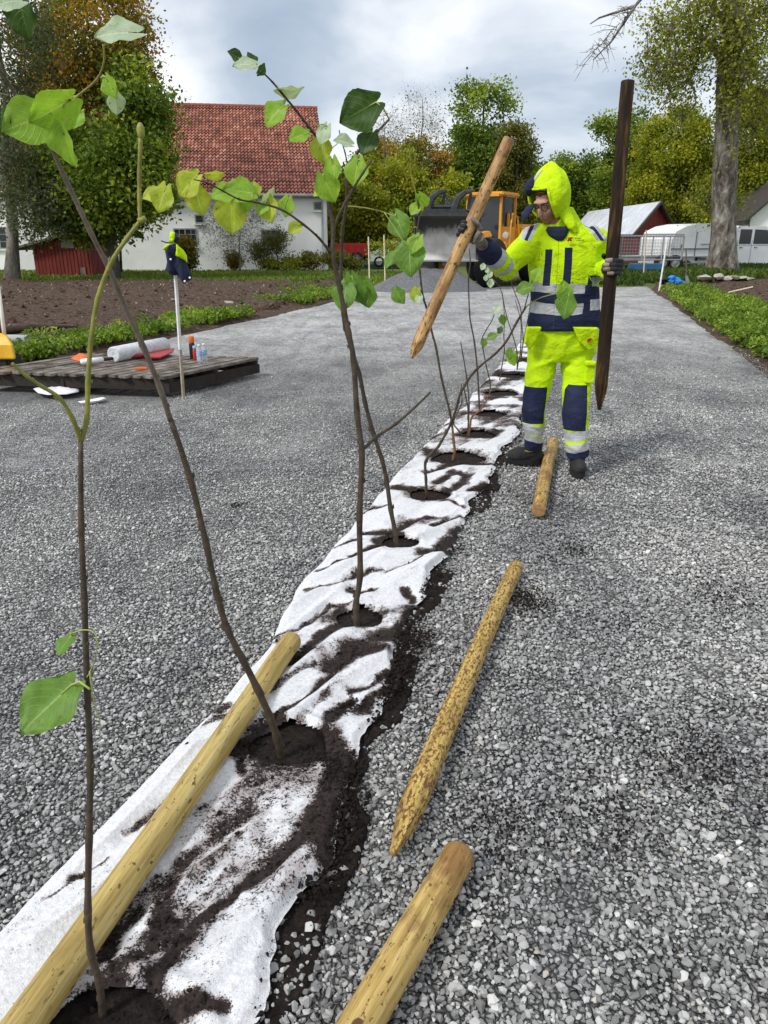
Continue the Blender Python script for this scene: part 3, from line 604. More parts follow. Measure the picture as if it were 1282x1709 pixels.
# centre group
grp = 'trees beyond the yard'
C0 = [
 ('leafy_tree', 'broad yellow green tree left of the wheel loader', 640, 50, 440, 225, [(640, 330, 72, 85), (600, 370, 50, 65), (690, 370, 55, 65)], m_gy, 190, 24000, .15, .6, 1),
 ('leafy_tree', 'rusty leaved tree behind the yellow green one', 700, 56, 440, 225, [(705, 285, 45, 50), (650, 270, 40, 40)], m_go, 80, 7000, .15, .6, 2),
 ('tall_tree', 'tallest dark green tree behind the cab of the wheel loader', 808, 58, 440, 150, [(808, 190, 52, 50), (800, 260, 60, 50), (820, 330, 70, 70), (775, 300, 40, 50)], m_g, 170, 15000, .17, .7, 3),
 ('leafy_tree', 'brownish olive tree right of the tallest tree', 865, 54, 440, 215, [(858, 290, 34, 75), (870, 360, 36, 60)], m_gb, 110, 12000, .14, .6, 4),
 ('leafy_tree', 'low yellow green tree under the tallest tree', 745, 48, 440, 300, [(745, 345, 40, 50), (700, 400, 40, 30)], m_gy, 80, 9000, .14, .5, 5),
 ('leafy_tree', 'dark green tree right above the hood of the worker', 930, 60, 435, 262, [(925, 310, 45, 48), (960, 300, 40, 40), (985, 360, 50, 50)], m_g, 110, 12000, .17, .7, 6),
 ('leafy_tree', 'tall green tree behind the upright stake, with a clump hanging out to the left', 1050, 54, 435, 180, [(1060, 230, 36, 45), (1040, 310, 50, 55), (1010, 212, 18, 14)], m_g, 100, 9500, .15, .6, 7),
 ('leafy_tree', 'yellow green tree behind the roof of the red barn', 1120, 50, 435, 150, [(1120, 250, 60, 70), (1150, 320, 55, 55), (1095, 330, 45, 45)], m_gy, 190, 21000, .14, .6, 8),
 ('leafy_tree', 'yellow green tree at the right edge behind the old trunk', 1255, 48, 435, 130, [(1255, 220, 45, 75), (1270, 300, 40, 50), (1190, 350, 40, 30)], m_gy, 120, 14000, .13, .6, 9),
]
for (nm, lb, u, Y, vb, vt, es, mt, nc, nl, lf, rc, sd_) in C0:
    wtree(nm, lb, gb(u, Y), A(u, vt, Y), [E_(a, b_, Y, c_, d_) for a, b_, c_, d_ in es], mt, nc, nl, lf, .25, 40 + sd_, rc, 2, grp)
wtree('bare_tree', 'leafless pale tree rising over the yellow green tree', gb(700, 60), A(705, 165, 60), [E_(703, 205, 60, 38, 48), E_(720, 240, 60, 25, 30)], m_gb, 60, 500, .1, .16, 60, .8, 6, grp, bark=m_barkg, sparse_twig=3)
wtree('bare_tree', 'smaller leafless tree next to the tall linden sapling top', gb(645, 62), A(640, 190, 62), [E_(640, 222, 62, 36, 34)], m_gb, 45, 400, .1, .12, 61, .8, 6, grp, bark=m_barkg, sparse_twig=3)
# old tree at right
Yt = 29; Bz = float(height(A(1205, 440, Yt).x, Yt)); tb = A(1207, 442, Yt)
tp = [np.array(A(u, v, Yt)) for u, v in ((1205, 452), (1206, 432), (1207, 400), (1208, 330), (1212, 250), (1216, 170), (1218, 100), (1222, 30), (1226, -60), (1230, -200))]
ot = thing('old_tree', tb, 'huge old tree with a pale scarred grey trunk standing in front of the white van', 'tree')
m_old, nt, b = newmat('old_bark'); v = coords(nt, 'Object', (1, 1, .45)); n_ = noise(nt, v, 3.5, 7, .7, .6); n2_ = noise(nt, coords(nt, 'Object', (1, 1, .6)), 7.0, 5, .8)
c = ramp(nt, n_, [(.36, (.035, .026, .018)), (.46, (.13, .11, .085)), (.58, (.27, .25, .215)), (.68, (.50, .49, .45))]); c = mix(nt, ramp(nt, n2_, [(.60, (0, 0, 0)), (.68, (1, 1, 1))]), c, (.05, .035, .02)); c = mix(nt, ramp(nt, noise(nt, v, 11, 3, .8), [(.66, (0, 0, 0)), (.70, (1, 1, 1))]), c, (.62, .62, .58))
nt.links.new(c, b.inputs['Base Color']); b.inputs['Roughness'].default_value = .92; bump(nt, b, mth(nt, 'SUBTRACT', n_, mth(nt, 'MULTIPLY', n2_, .6)), 1.0, .15)
mb = MB(); tr_ = [.62, .50, .44, .41, .40, .39, .37, .34, .28, .2]; RS = []; rr = np.random.default_rng(3)
P2 = []; R2 = []
for i in range(len(tp) - 1):
    for q in np.linspace(0, 1, 5)[:-1]: P2.append(tp[i] * (1 - q) + tp[i + 1] * q); R2.append(tr_[i] * (1 - q) + tr_[i + 1] * q)
for i, (p, rd) in enumerate(zip(P2, R2)):
    RS.append([Vector(p) + Vector((math.cos(a), math.sin(a), 0)) * rd * (1 + .16 * (float(vnoise(a * 1.6 + 5, p[2] * 1.1, 7)) - .5) + .10 * max(0, 1 - i / 3) * math.cos(5 * a + 1) + (.12 * (float(vnoise(a * 3, p[2] * 3, 9)) - .5))) for a in np.linspace(0, 2 * math.pi, 25)[:-1]])
mb.rings(RS)
lims = [[(1216, 110), (1188, 80), (1163, 82), (1145, 115)], [(1145, 115), (1150, 132), (1158, 150), (1162, 172)], [(1222, 85), (1242, 52), (1260, 25), (1284, -10)], [(1146, 112), (1128, 104), (1108, 110), (1088, 124)], [(1150, 128), (1135, 150), (1120, 160), (1100, 185)], [(1220, 60), (1190, 10), (1170, -60), (1140, -120)],
        [(1224, -60), (1150, -80), (1085, -20), (1060, 10)], [(1060, 10), (1040, 40), (1020, 70), (990, 100)], [(1060, 10), (1030, 20), (1000, 30), (985, 40)]]
lnodes = []
for L_ in lims:
    pts = [A(u, v, Yt - .4) for u, v in L_]; r0 = .15 if L_[0][0] > 1200 else .055
    mb.tube(pts, [r0, r0 * .7, r0 * .5, r0 * .3], 7, cap=False); lnodes += pts
for k in range(38):                          # bare twigs at upper left
    u0, v0 = (lambda q: (1060 - 75 * q, 10 + 85 * q))(rr.uniform(0, 1)); p0 = A(u0, v0, Yt - .4)
    L1 = rr.uniform(.25, 1.1); e = p0 + Vector((-L1 * rr.uniform(-.5, 1), rr.uniform(-.5, .5), -L1 * rr.uniform(-.35, 1))); mb.tube([p0, (p0 + e) / 2 + Vector((0, 0, .07)), e], [.015, .010, .004], 3, cap=False)
    for q in range(3):
        s0 = p0.lerp(e, rr.uniform(.3, 1)); mb.tube([s0, s0 + Vector(rr.normal(0, .15, 3))], [.008, .004], 3, cap=False)
Cc = []; r = np.random.default_rng(77)
ells = [E_(1130, 80, Yt, 62, 95), E_(1100, 120, Yt - .5, 32, 22), E_(1260, 60, Yt, 50, 110), E_(1180, 40, Yt - .8, 45, 70), E_(1140, 175, Yt, 26, 30), E_(1262, 190, Yt + .5, 35, 60), E_(1235, 120, Yt - 1, 20, 120), E_(1200, 330, Yt + 1.5, 45, 30)]
wts = np.array([e[3] * e[5] for e in ells]); wts /= wts.sum()
for k in range(260):
    e = ells[r.choice(len(ells), p=wts)]; d = r.normal(size=3); d /= np.linalg.norm(d); c = np.array(e[:3]) + d * np.array(e[3:]) * r.uniform(.1, 1) ** .5; Cc.append(c)
    NA = np.array([list(p) for p in lnodes] + P2[8:]); j = np.argmin(np.linalg.norm(NA - c, axis=1)); a = NA[j]; mb.tube([a, (a + c) / 2 + np.array([0, 0, .1]), c], [.035, .022, .01], 4, cap=False); lnodes.append(Vector(c))
    for q in range(4):
        mb.tube([c, c + r.normal(0, .3, 3)], [.010, .004], 3, cap=False)
mb.build('trunk', m_old, ot, smooth=True)
Cc = np.array(Cc); nl = 17000; w_ = r.integers(0, len(Cc), nl); P = Cc[w_] + r.normal(0, .34, (nl, 3)); ct = r.uniform(0, 1, len(Cc))
V, F, T_ = leafquads(P, .12 * r.uniform(.6, 1.3, nl), np.clip(ct[w_] * .5 + r.uniform(0, .5, nl), 0, 1), r=r)
npmesh('crown', V, F, leafmat('leaves_old_tree', [(0, (.07, .085, .015)), (.4, (.20, .23, .025)), (.8, (.38, .38, .04)), (1, (.45, .40, .06))]), ot, attrs={'tint': ('FACE', T_)})

# far wood closing the horizon
r = np.random.default_rng(8); nl = 90000; X = r.uniform(-75, 80, nl); hmax = 5.5 + 3.5 * fbm(X * .12, X * 0, 81, 4) * 1.6 - 3.0 * sstep(-8, -30, X); Yq = 78 + r.normal(0, 2.5, nl); Z = r.uniform(0, 1, nl) ** .8 * hmax
ct = fbm(X * .35, Z * .5, 82, 3)
V, F, T_ = leafquads(np.stack([X, Yq, Z], 1), .8 * r.uniform(.5, 1.2, nl), np.clip((ct - .5) * 2 + .45 + r.uniform(-.2, .2, nl), 0, 1), r=r)
o = npmesh('far_wood', V, F, m_gb, attrs={'tint': ('FACE', T_)}); tag(o, 'dark olive wood closing the view behind the barn and the loader', 'woodland', kind='stuff')

# weeds, grass ----------------------------------------------------------
def weeds(name, label, XY, hgt, leaf, mat, nleaf, seed, up=.35, zf=None):
    r = np.random.default_rng(seed); n = len(XY); hh = hgt * r.uniform(.3, 1.35, n)
    w_ = np.repeat(np.arange(n), nleaf); N_ = len(w_); a = r.uniform(0, 6.283, N_); q = r.uniform(.05, 1, N_); sp_ = hh[w_] * .75
    P = np.stack([XY[w_, 0] + np.cos(a) * sp_ * q ** .7, XY[w_, 1] + np.sin(a) * sp_ * q ** .7, hh[w_] * (.15 + .85 * np.sqrt(np.clip(1 - q ** 2 * .85, 0, 1))) * r.uniform(.55, 1.0, N_)], 1)
    P[:, 2] += (zf(P[:, 0], P[:, 1]) if zf else 0)
    ct = np.clip(r.normal(.5, .34, n), 0, 1); T_ = np.clip(ct[w_] * .6 + r.uniform(0, .4, N_), 0, 1)
    V, F, T_ = leafquads(P, leaf * r.uniform(.5, 1.3, N_), T_, up, .5, r)
    o = npmesh(name, V, F, mat, attrs={'tint': ('FACE', T_)}); return tag(o, label, 'weeds', kind='stuff')
m_weed = leafmat('leaves_weeds', [(0, (.035, .065, .009)), (.4, (.11, .19, .018)), (.75, (.24, .35, .035)), (1, (.42, .48, .08))], .35)
r = np.random.default_rng(31)
Y = 8.8 + 15.5 * r.uniform(0, 1, 1500) ** 1.1; dens = fbm(Y * .55, Y * 0, 91, 3); X = XL(Y) - .02 - np.abs(r.normal(0, 1, 1500)) * (.22 + .5 * dens) - .05
ok = r.uniform(0, 1, 1500) < (dens - .42) * 4.2; weeds('weeds', 'bright green weeds along the left edge of the gravel yard', np.stack([X, Y], 1)[ok], .20, .066, m_weed, 48, 32, zf=lambda x, y: np.full(len(x), .0))
n = 2600; Y = 6.6 + 17.5 * r.uniform(0, 1, n) ** .9; X = XR(Y) + .05 + r.uniform(0, 1, n) ** 1.1 * (1.75 - .6 * sstep(12, 22, Y)) * (.75 + .5 * fbm(Y * .8, Y * 0, 92, 3))
ok = r.uniform(0, 1, n) < (fbm(X * 1.1, Y * 1.1, 93, 4) - .30) * 3.2; weeds('weeds', 'thick green weeds along the right edge of the gravel yard', np.stack([X, Y], 1)[ok], .27, .070, m_weed, 52, 33, zf=lambda x, y: height(x, y) + .05)
m_grass = leafmat('leaves_grass', [(0, (.035, .06, .008)), (.4, (.10, .16, .018)), (.8, (.20, .26, .03)), (1, (.33, .33, .06))], .3)
def grass(name, label, X, Y, h, mat, seed, zf, wd=.02):
    r = np.random.default_rng(seed); n = len(X); a = r.uniform(0, 6.283, n); hh = h * r.uniform(.4, 1.25, n); lean = r.normal(0, .35, (n, 2)) * hh[:, None]; B = np.stack([X, Y, zf(X, Y) - .02], 1); s = np.stack([np.cos(a), np.sin(a), a * 0], 1) * (wd * r.uniform(.6, 1.4, n))[:, None]
    Tp = B + np.stack([lean[:, 0], lean[:, 1], hh], 1); V = np.stack([B - s, B + s, Tp + s * .25, Tp - s * .25], 1).reshape(-1, 3)
    o = npmesh(name, V, np.arange(4 * n).reshape(-1, 4), mat, attrs={'tint': ('FACE', np.clip(fbm(X * .7, Y * .7, seed, 3) * .7 + r.uniform(-.15, .45, n), 0, 1))}); return tag(o, label, 'grass', kind='stuff')
n = 46000; Y = 28.7 + 9.5 * r.uniform(0, 1, n) ** 1.2; X = r.uniform(-22, 1.5, n)
grass('grass', 'mown green lawn before the white tiled house', X, Y, .16, m_grass, 34, height, .035)
n = 42000; Y = r.uniform(24.6, 34, n); X = XR(np.minimum(Y, 25.5)) - 2.4 + 15 * r.uniform(0, 1, n); ok = (Y > 26.6) | (X < XR(Y) - .3 + 0 * X) & (Y > 26.2)
grass('grass', 'rough dark green grass on the bank around the old tree', X[ok], Y[ok], .17, leafmat('leaves_bank', [(0, (.016, .035, .006)), (.45, (.05, .095, .012)), (.8, (.10, .15, .02)), (1, (.2, .22, .04))], .3), 35, height, .05)
n = 3500; Y = r.uniform(24.5, 29, n); X = r.uniform(-3.2, -.2, n); grass('grass', 'rough grass behind the gravel heap', X, Y, .2, m_grass, 36, height, .04)
# ================================================================== BUILDINGS AND VEHICLES
def xf(mb, M):
    mb.v = [tuple(M @ Vector(p)) for p in mb.v]; return mb
def frame_matrix(o, ax, ay, az=Vector((0, 0, 1))):
    M = Matrix.Identity(4)
    for i, a in enumerate((ax, ay, az)):
        for j in range(3): M[j][i] = a[j]
    for j in range(3): M[j][3] = o[j]
    return M
def rayplane(u, v, p, n):
    d = dirpx(u, v); o = Vector((0, 0, CAM_H)); k = (Vector(p) - o).dot(n) / d.dot(n); return o + d * k
m_plaster = simple('white_plaster', (.88, .88, .86), (.77, .77, .75), 1.1, .9, .25, 9, .15)
m_dkwood = simple('dark_wood', (.06, .05, .045), None, 6, .8)
m_glass, nt, b = newmat('window_glass'); b.inputs['Base Color'].default_value = (.02, .025, .03, 1); b.inputs['Roughness'].default_value = .12; b.inputs['Specular IOR Level'].default_value = .6
m_frame = simple('window_frame', (.30, .31, .32), None, 5, .6, .1)
m_zinc = simple('zinc', (.42, .44, .47), (.30, .32, .35), 3, .45, .1, metal=.5)
def tile_roof(name, parent, o, ax, up, length, slope, mat, tw=.20, th=.34, seed=0, amp=.075):
    """pantile roof plane: o lower corner, ax along the eave, up along the slope (unit vectors)"""
    nrm_ = ax.cross(up).normalized()
    if nrm_.z < 0: nrm_ = -nrm_
    nc = int(length / tw); nr = int(slope / th); sub = 6; V = []; 
    r = np.random.default_rng(seed); us = np.arange(nc * sub + 1) / sub * tw
    wave = (np.sin(us / tw * 2 * math.pi) * .5 + .5 * np.abs(np.sin(us / tw * math.pi)))
    rows = []
    for j in range(nr):
        for q, dz in ((0, .045), (1, .0)):
            s = (j + q) * th; sag = .05 * math.sin(s / slope * 3.1)
            P = np.array(o)[None] + us[:, None] * np.array(ax)[None] + s * np.array(up)[None] + ((wave * amp + dz + np.interp(us, np.linspace(0, length, 12), r.normal(0, .008, 12)))[:, None]) * np.array(nrm_)[None]
            P[:, 2] -= 0; rows.append(P)
    V = np.concatenate(rows); F = gridfaces(len(rows), len(us)); nf = len(F)
    fr = F[:, 0] // len(us); fcx = F[:, 0] % len(us); row = fr // 2; col = fcx // sub
    tone = (_h(row, col, seed + 5) * .6 + .4 * fbm(col * .13, row * .16, seed + 9, 3)); tone = np.where(fr % 2 == 1, 0.0, tone)
    return npmesh(name, V, F, mat, parent, attrs={'tint': ('FACE', tone), 'hgt': ('FACE', row / nr)})
m_tile, nt, b = newmat('clay_tile'); tt = attr(nt, 'tint').outputs['Fac']; hg = attr(nt, 'hgt').outputs['Fac']
ca = ramp(nt, tt, [(.0, (.035, .016, .012)), (.12, (.15, .06, .042)), (.45, (.29, .105, .066)), (.7, (.40, .15, .095)), (.92, (.56, .30, .20))])
cb = mix(nt, 1.0, ca, (.62, .56, .62), 'MULTIPLY')          # older, duller rows near the eave
nt.links.new(mix(nt, ramp(nt, mth(nt, 'ADD', hg, mth(nt, 'MULTIPLY', mth(nt, 'SUBTRACT', noise(nt, wpos(nt), .5, 3), .5), .5)), [(.12, (1, 1, 1)), (.62, (0, 0, 0))]), ca, cb), b.inputs['Base Color']); b.inputs['Roughness'].default_value = .8
def window(parent, P0, ax, w, h, nx, ny, depth=.07, fr=.06):
    """P0 lower left corner on the facade, ax along it, outward normal n"""
    n = Vector((ax.y, -ax.x, 0)); n = n if n.y < 0 else -n; up = Vector((0, 0, 1)); M = frame_matrix(P0 + n * .028, ax, -n)
    f = MB()
    f.box((w / 2, 0, fr / 2), (w, .05, fr)); f.box((w / 2, 0, h - fr / 2), (w, .05, fr)); f.box((fr / 2, 0, h / 2), (fr, .05, h - 2 * fr)); f.box((w - fr / 2, 0, h / 2), (fr, .05, h - 2 * fr))
    for i in range(1, nx): f.box((w * i / nx, -.003, h / 2), (.028 if i * 2 != nx else .06, .04, h - 2 * fr))
    for j in range(1, ny): f.box((w / 2, -.001, h * j / ny), (w - 2 * fr, .036, .028))
    fo = xf(f, M).build('window', m_frame, parent)
    g = MB(); g.box((w / 2, .012, h / 2), (w - .01, .008, h - .01)); xf(g, M).build('pane', m_glass, fo)
    s = MB(); s.box((w / 2, -.05, -.04), (w + .12, .12, .05)); xf(s, M).build('sill', m_plaster, fo)
# main house
hc = A(548, 450, 41); hc.z = -.1; an = R(9.0); ha = Vector((-math.cos(an), -math.sin(an), 0)); hb_ = Vector((-math.sin(an), math.cos(an), 0)); HL = 15.5; HD = 16.0
eave = A(548, 324, 41).z; ridge = A(512, 184, 49).z
house = thing('tiled_house', hc, 'long white plastered house with a steep red clay tile roof', 'house')
mb = MB(); P = lambda a, b_, z: hc + ha * a + hb_ * b_ + Vector((0, 0, z - hc.z))
mb.prism([P(0, 0, -.1), P(0, 0, eave), P(0, HD / 2, ridge - .12), P(0, HD, eave), P(0, HD, -.1)], ha * HL)
fixn(mb.build('wall', m_plaster, house))
sl = Vector(hb_ * (HD / 2) + Vector((0, 0, ridge - eave))); sll = sl.length; sl.normalize()
rr0 = P(-.25, 0, eave) - sl * .35 + Vector((0, 0, .06)); rf = tile_roof('roof', house, rr0, ha, sl, HL + .5, sll + .35, m_tile, .185, .335, 3)
sl2 = Vector(-hb_ * (HD / 2) + Vector((0, 0, ridge - eave))).normalized(); rr1 = P(-.25, HD, eave) - sl2 * .35 + Vector((0, 0, .06)); mb = MB()
mb.prism([rr1, rr1 + ha * (HL + .5), rr1 + ha * (HL + .5) + sl2 * (sll + .3), rr1 + sl2 * (sll + .3)], (0, 0, -.05)); fixn(mb.build('roof_back', m_tile, house))
mb = MB(); q0 = P(-.28, HD / 2, ridge + .08)
for i in range(int((HL + .5) / .36)): mb.tube([q0 + ha * (.36 * i), q0 + ha * (.36 * i + .38)], [.13, .115], 8)
mb.build('ridge_tiles', simple('ridge_clay', (.33, .10, .06), (.16, .06, .045), 6, .85), rf)
mb = MB(); e0 = P(-.27, -.38, eave - .09)
mb.tube([e0, e0 + ha * (HL + .5)], .075, 8); fixn(mb.build('gutter', m_zinc, house, True))
mb = MB(); e0 = P(-.2, -.16, eave - .16); mb.prism([e0, e0 + ha * (HL + .4), e0 + ha * (HL + .4) + Vector((0, 0, .13)), e0 + Vector((0, 0, .13))], hb_ * .1); fixn(mb.build('fascia', m_dkwood, house))
mb = MB(); d0 = P(.22, -.36, eave - .12); mb.tube([d0, P(.25, -.10, eave - .5), P(.25, -.10, .1), P(.27, -.25, -.02)], .055, 8); mb.build('downpipe', m_zinc, house, True)
nf = Vector((math.sin(an), -math.cos(an), 0))
for (u0, v0, u1, v1, nx, ny) in ((292, 381, 328, 412, 4, 3), (437, 383, 469, 412, 4, 3), (524, 337, 537, 351, 1, 1), (326, 358, 340, 373, 1, 1)):
    a0 = rayplane(u0, v1, hc, nf); a1 = rayplane(u1, v0, hc, nf); window(house, a0, (-ha), (a1 - a0).dot(-ha), a1.z - a0.z, nx, ny)
# second white house, far left
m_gtile, nt, b = newmat('grey_tile'); nt.links.new(ramp(nt, attr(nt, 'tint').outputs['Fac'], [(0, (.04, .035, .035)), (.3, (.15, .13, .125)), (.9, (.30, .26, .25))]), b.inputs['Base Color']); b.inputs['Roughness'].default_value = .8
h2 = A(62, 455, 42); h2.z = -.1; house2 = thing('grey_roofed_house', h2, 'white house with a dull grey roof half hidden behind the left trees', 'house')
e2 = A(60, 345, 42).z; r2 = A(60, 205, 47).z; ax2 = Vector((-1, 0, 0)); mb = MB()
mb.prism([h2, (h2.x, 42, e2), (h2.x, 47, r2 - .1), (h2.x, 52, e2), (h2.x, 52, -.1)], (-14, 0, 0)); fixn(mb.build('wall', m_plaster, house2))
s2 = Vector((0, 5, r2 - e2)); l2 = s2.length; s2.normalize(); tile_roof('roof', house2, Vector((h2.x + .2, 42, e2 + .05)) - s2 * .3, ax2, s2, 14.3, l2 + .3, m_gtile, .2, .34, 6)
for uu in (-8, 25): a0 = rayplane(uu, 440, h2, Vector((0, -1, 0))); window(house2, Vector((a0.x, 42, 1.0)), Vector((1, 0, 0)), .9, 1.1, 2, 3)
# red shed
m_falu, nt, b = newmat('falu_red'); v = wpos(nt, (1, 1, .12)); n_ = noise(nt, v, 9, 6, .7)
nt.links.new(ramp(nt, n_, [(.3, (.075, .012, .010)), (.5, (.17, .022, .016)), (.72, (.26, .045, .032))]), b.inputs['Base Color']); b.inputs['Roughness'].default_value = .9; bump(nt, b, n_, .4, .03)
m_roofw = simple('weathered_roof', (.20, .17, .14), (.07, .06, .05), 4, .9, .6)
Ys = 32.5; sx0 = A(58, 440, Ys).x; sx1 = A(152, 440, Ys).x; zt0 = A(58, 411, Ys).z; zt1 = A(152, 385, Ys).z
shed = thing('red_shed', (sx0, Ys, 0), 'small red board shed with a sloping dark roof under the maple', 'shed')
mb = MB(); mb.prism([(sx0, Ys, -.1), (sx1, Ys, -.1), (sx1, Ys, zt1), (sx0, Ys, zt0)], (0, 2.6, 0))
k = 0; xq = sx0 + .02
while xq < sx1 - .16:
    zt = zt0 + (zt1 - zt0) * (xq - sx0) / (sx1 - sx0); mb.box((xq + .065, Ys - .014 - .004 * (k % 2), (zt - .1) / 2), (.125, .02, zt + .06)); xq += .15; k += 1
fixn(mb.build('wall', m_falu, shed))
dz = (zt1 - zt0) / (sx1 - sx0); mb = MB(); x0 = sx0 - .75; mb.prism([(x0, Ys - .35, zt0 - .75 * dz + .03), (sx1 + .4, Ys - .35, zt1 + .4 * dz + .03), (sx1 + .4, Ys - .35, zt1 + .4 * dz + .12), (x0, Ys - .35, zt0 - .75 * dz + .12)], (0, 3.3, 0)); fixn(mb.build('roof', m_roofw, shed))
mb = MB(); mb.box((A(113, 408, Ys).x, Ys - .05, A(113, 409, Ys).z), (.5, .03, .24)); mb.build('plaque', simple('grey_board', (.30, .29, .28), None, 6, .8), shed)
mb = MB(); mb.box((A(139, 449, Ys).x, Ys - .05, .22), (.22, .03, .34)); mb.build('vent_grille', m_roofw, shed)
# red barn
g1 = A(1054, 392, 40); g2 = A(1131, 383, 42.5); ez = g1.z; apx = (g1 + g2) / 2; apx.z = A(1101, 338, 41.2).z; far = A(985, 351, 55); vec = Vector((far.x - apx.x, far.y - apx.y, 0))
g2.z = ez; barn = thing('red_barn', (g1.x, g1.y, 0), 'red barn with a pale metal roof behind the trailer', 'barn')
lo = lambda p: Vector((p.x, p.y, -.1)); mb = MB(); mb.prism([lo(g1), g1, apx, g2, lo(g2)], vec); fixn(mb.build('wall', m_falu, barn))
m_brick, nt, b = newmat('brown_red_brick'); bt = nt.nodes.new('ShaderNodeTexBrick'); nt.links.new(wpos(nt), bt.inputs[0]); bt.inputs['Scale'].default_value = 4.0
bt.inputs['Color1'].default_value = (.10, .028, .026, 1); bt.inputs['Color2'].default_value = (.15, .04, .036, 1); bt.inputs['Mortar'].default_value = (.2, .12, .11, 1); bt.inputs['Mortar Size'].default_value = .02
nt.links.new(bt.outputs[0], b.inputs['Base Color']); b.inputs['Roughness'].default_value = .9
m_sheet, nt, b = newmat('pale_sheet_metal'); v = wpos(nt); n_ = noise(nt, v, 1.2, 5, .6); nt.links.new(ramp(nt, n_, [(.3, (.50, .52, .56)), (.7, (.70, .72, .76))]), b.inputs['Base Color']); b.inputs['Roughness'].default_value = .5; b.inputs['Metallic'].default_value = .15
gn = Vector((g2.y - g1.y, -(g2.x - g1.x), 0)).normalized(); rdir = vec.normalized(); k1 = apx - Vector((g1.x, g1.y, ez)); k1n = k1.normalized(); k2n = (apx - g2).normalized()
mb = MB(); st = g1 - k1n * .45 - rdir * .3; up_ = k1n.cross(rdir); up_ = up_ if up_.z > 0 else -up_
mb.prism([st, st + rdir * (vec.length + .6), st + rdir * (vec.length + .6) + k1n * (k1.length + .45), st + k1n * (k1.length + .45)], up_ * .06)
L_ = vec.length + .5; q = 0
while q < L_: mb.box(st + rdir * q + k1n * ((k1.length + .45) / 2) + up_ * .075, (.03, k1.length + .4, .035), frame_matrix((0, 0, 0), rdir, k1n, up_).to_3x3()); q += .6
st2 = g2 - k2n * .45 - rdir * .3; up2 = k2n.cross(rdir); up2 = up2 if up2.z > 0 else -up2; k2l = (apx - g2).length
mb.prism([st2, st2 + rdir * (vec.length + .6), st2 + rdir * (vec.length + .6) + k2n * (k2l + .45), st2 + k2n * (k2l + .45)], up2 * .06)
fixn(mb.build('roof', m_sheet, barn))
mb = MB()
for a_, b_ in ((g1 - k1n * .45, apx), (g2 - k2n * .45, apx)): mb.tube([a_ - rdir * .36 + Vector((0, 0, -.02)), b_ - rdir * .36 + Vector((0, 0, -.02))], .07, 4)
mb.build('verge_board', m_dkwood, barn)
bw = thing('brick_wall', (A(1036, 430, 38).x, 38, 0), 'dark red brick wall running behind the mesh trailer', 'wall'); mb = MB()
xa, xb = A(1000, 430, 38).x, A(1125, 430, 38).x; mb.box(((xa + xb) / 2, 38.2, A(1050, 394, 38).z / 2), (xb - xa, .25, A(1050, 394, 38).z)); mb.build('brickwork', m_brick, bw)
mb = MB(); mb.box(((xa + xb) / 2, 38.2, A(1050, 394, 38).z + .04), (xb - xa + .1, .35, .08)); mb.build('coping', m_dkwood, bw)
# white building at right edge
Yw = 44; wb = thing('white_gabled_building', (A(1243, 430, Yw).x, Yw, 0), 'white plastered gable building cut off by the right edge', 'building')
xl_ = A(1243, 430, Yw).x; xa_ = A(1350, 430, Yw).x; ze = A(1240, 360, Yw).z; za = A(1350, 250, Yw).z; mb = MB()
mb.prism([(xl_, Yw, -.1), (2 * xa_ - xl_, Yw, -.1), (2 * xa_ - xl_, Yw, ze), (xa_, Yw, za), (xl_, Yw, ze)], (0, 12, 0)); fixn(mb.build('wall', m_plaster, wb))
mb = MB(); sl_ = Vector((xa_ - xl_, 0, za - ze)).normalized(); s0 = Vector((xl_, Yw - .4, ze + .03)) - sl_ * .7; mb.prism([s0, s0 + sl_ * ((xa_ - xl_) / sl_.x + .7), s0 + sl_ * ((xa_ - xl_) / sl_.x + .7) + Vector((0, 0, .16)), s0 + Vector((0, 0, .16))], (0, 12.6, 0))
sl3 = Vector((-sl_.x, 0, sl_.z)); s1 = Vector((2 * xa_ - xl_, Yw - .4, ze + .03)) - sl3 * .7; mb.prism([s1, s1 + sl3 * ((xa_ - xl_) / sl_.x + .7), s1 + sl3 * ((xa_ - xl_) / sl_.x + .7) + Vector((0, 0, .16)), s1 + Vector((0, 0, .16))], (0, 12.6, 0)); fixn(mb.build('roof', m_dkwood, wb))
mb = MB(); x5 = A(1263, 380, Yw).x; mb.box((x5 + 1.6, Yw - .02, (A(1263, 381, Yw).z) / 2), (3.2, .06, A(1263, 381, Yw).z)); mb.build('garage_opening', simple('dark_opening', (.02, .02, .02)), wb)

# vehicles ----------------------------------------------------------
m_wpaint, nt, b = newmat('white_paint'); b.inputs['Base Color'].default_value = (.78, .79, .80, 1); b.inputs['Roughness'].default_value = .35; nt.links.new(ramp(nt, noise(nt, coords(nt), 1.5, 5), [(.3, (.76, .77, .77)), (.6, (.86, .87, .87))]), b.inputs['Base Color'])
m_black = simple('black_rubber', (.022, .022, .023), None, 10, .75, .3); m_trim = simple('grey_trim', (.20, .21, .22), None, 6, .6)
m_steel = simple('steel', (.38, .39, .40), (.25, .26, .27), 6, .45, .1, metal=.4)
def wheel(parent, c, r, w_, ax, rim=m_steel):
    ax = Vector(ax).normalized(); mb = MB(); mb.lathe(Vector(c) - ax * w_ / 2, [(r * .60, 0), (r * .93, 0), (r, w_ * .15), (r, w_ * .85), (r * .93, w_), (r * .60, w_)], 24, ax, cap=False)
    wv = mb.build('wheel', m_black, parent, True); mb = MB(); mb.lathe(Vector(c) - ax * w_ * .35, [(r * .02, -.01), (r * .25, .0), (r * .5, w_ * .12), (r * .62, 0), (r * .62, w_ * .7), (r * .5, w_ * .6), (r * .25, w_ * .72), (r * .02, w_ * .74)], 20, ax); mb.build('rim', rim, wv, True); return wv
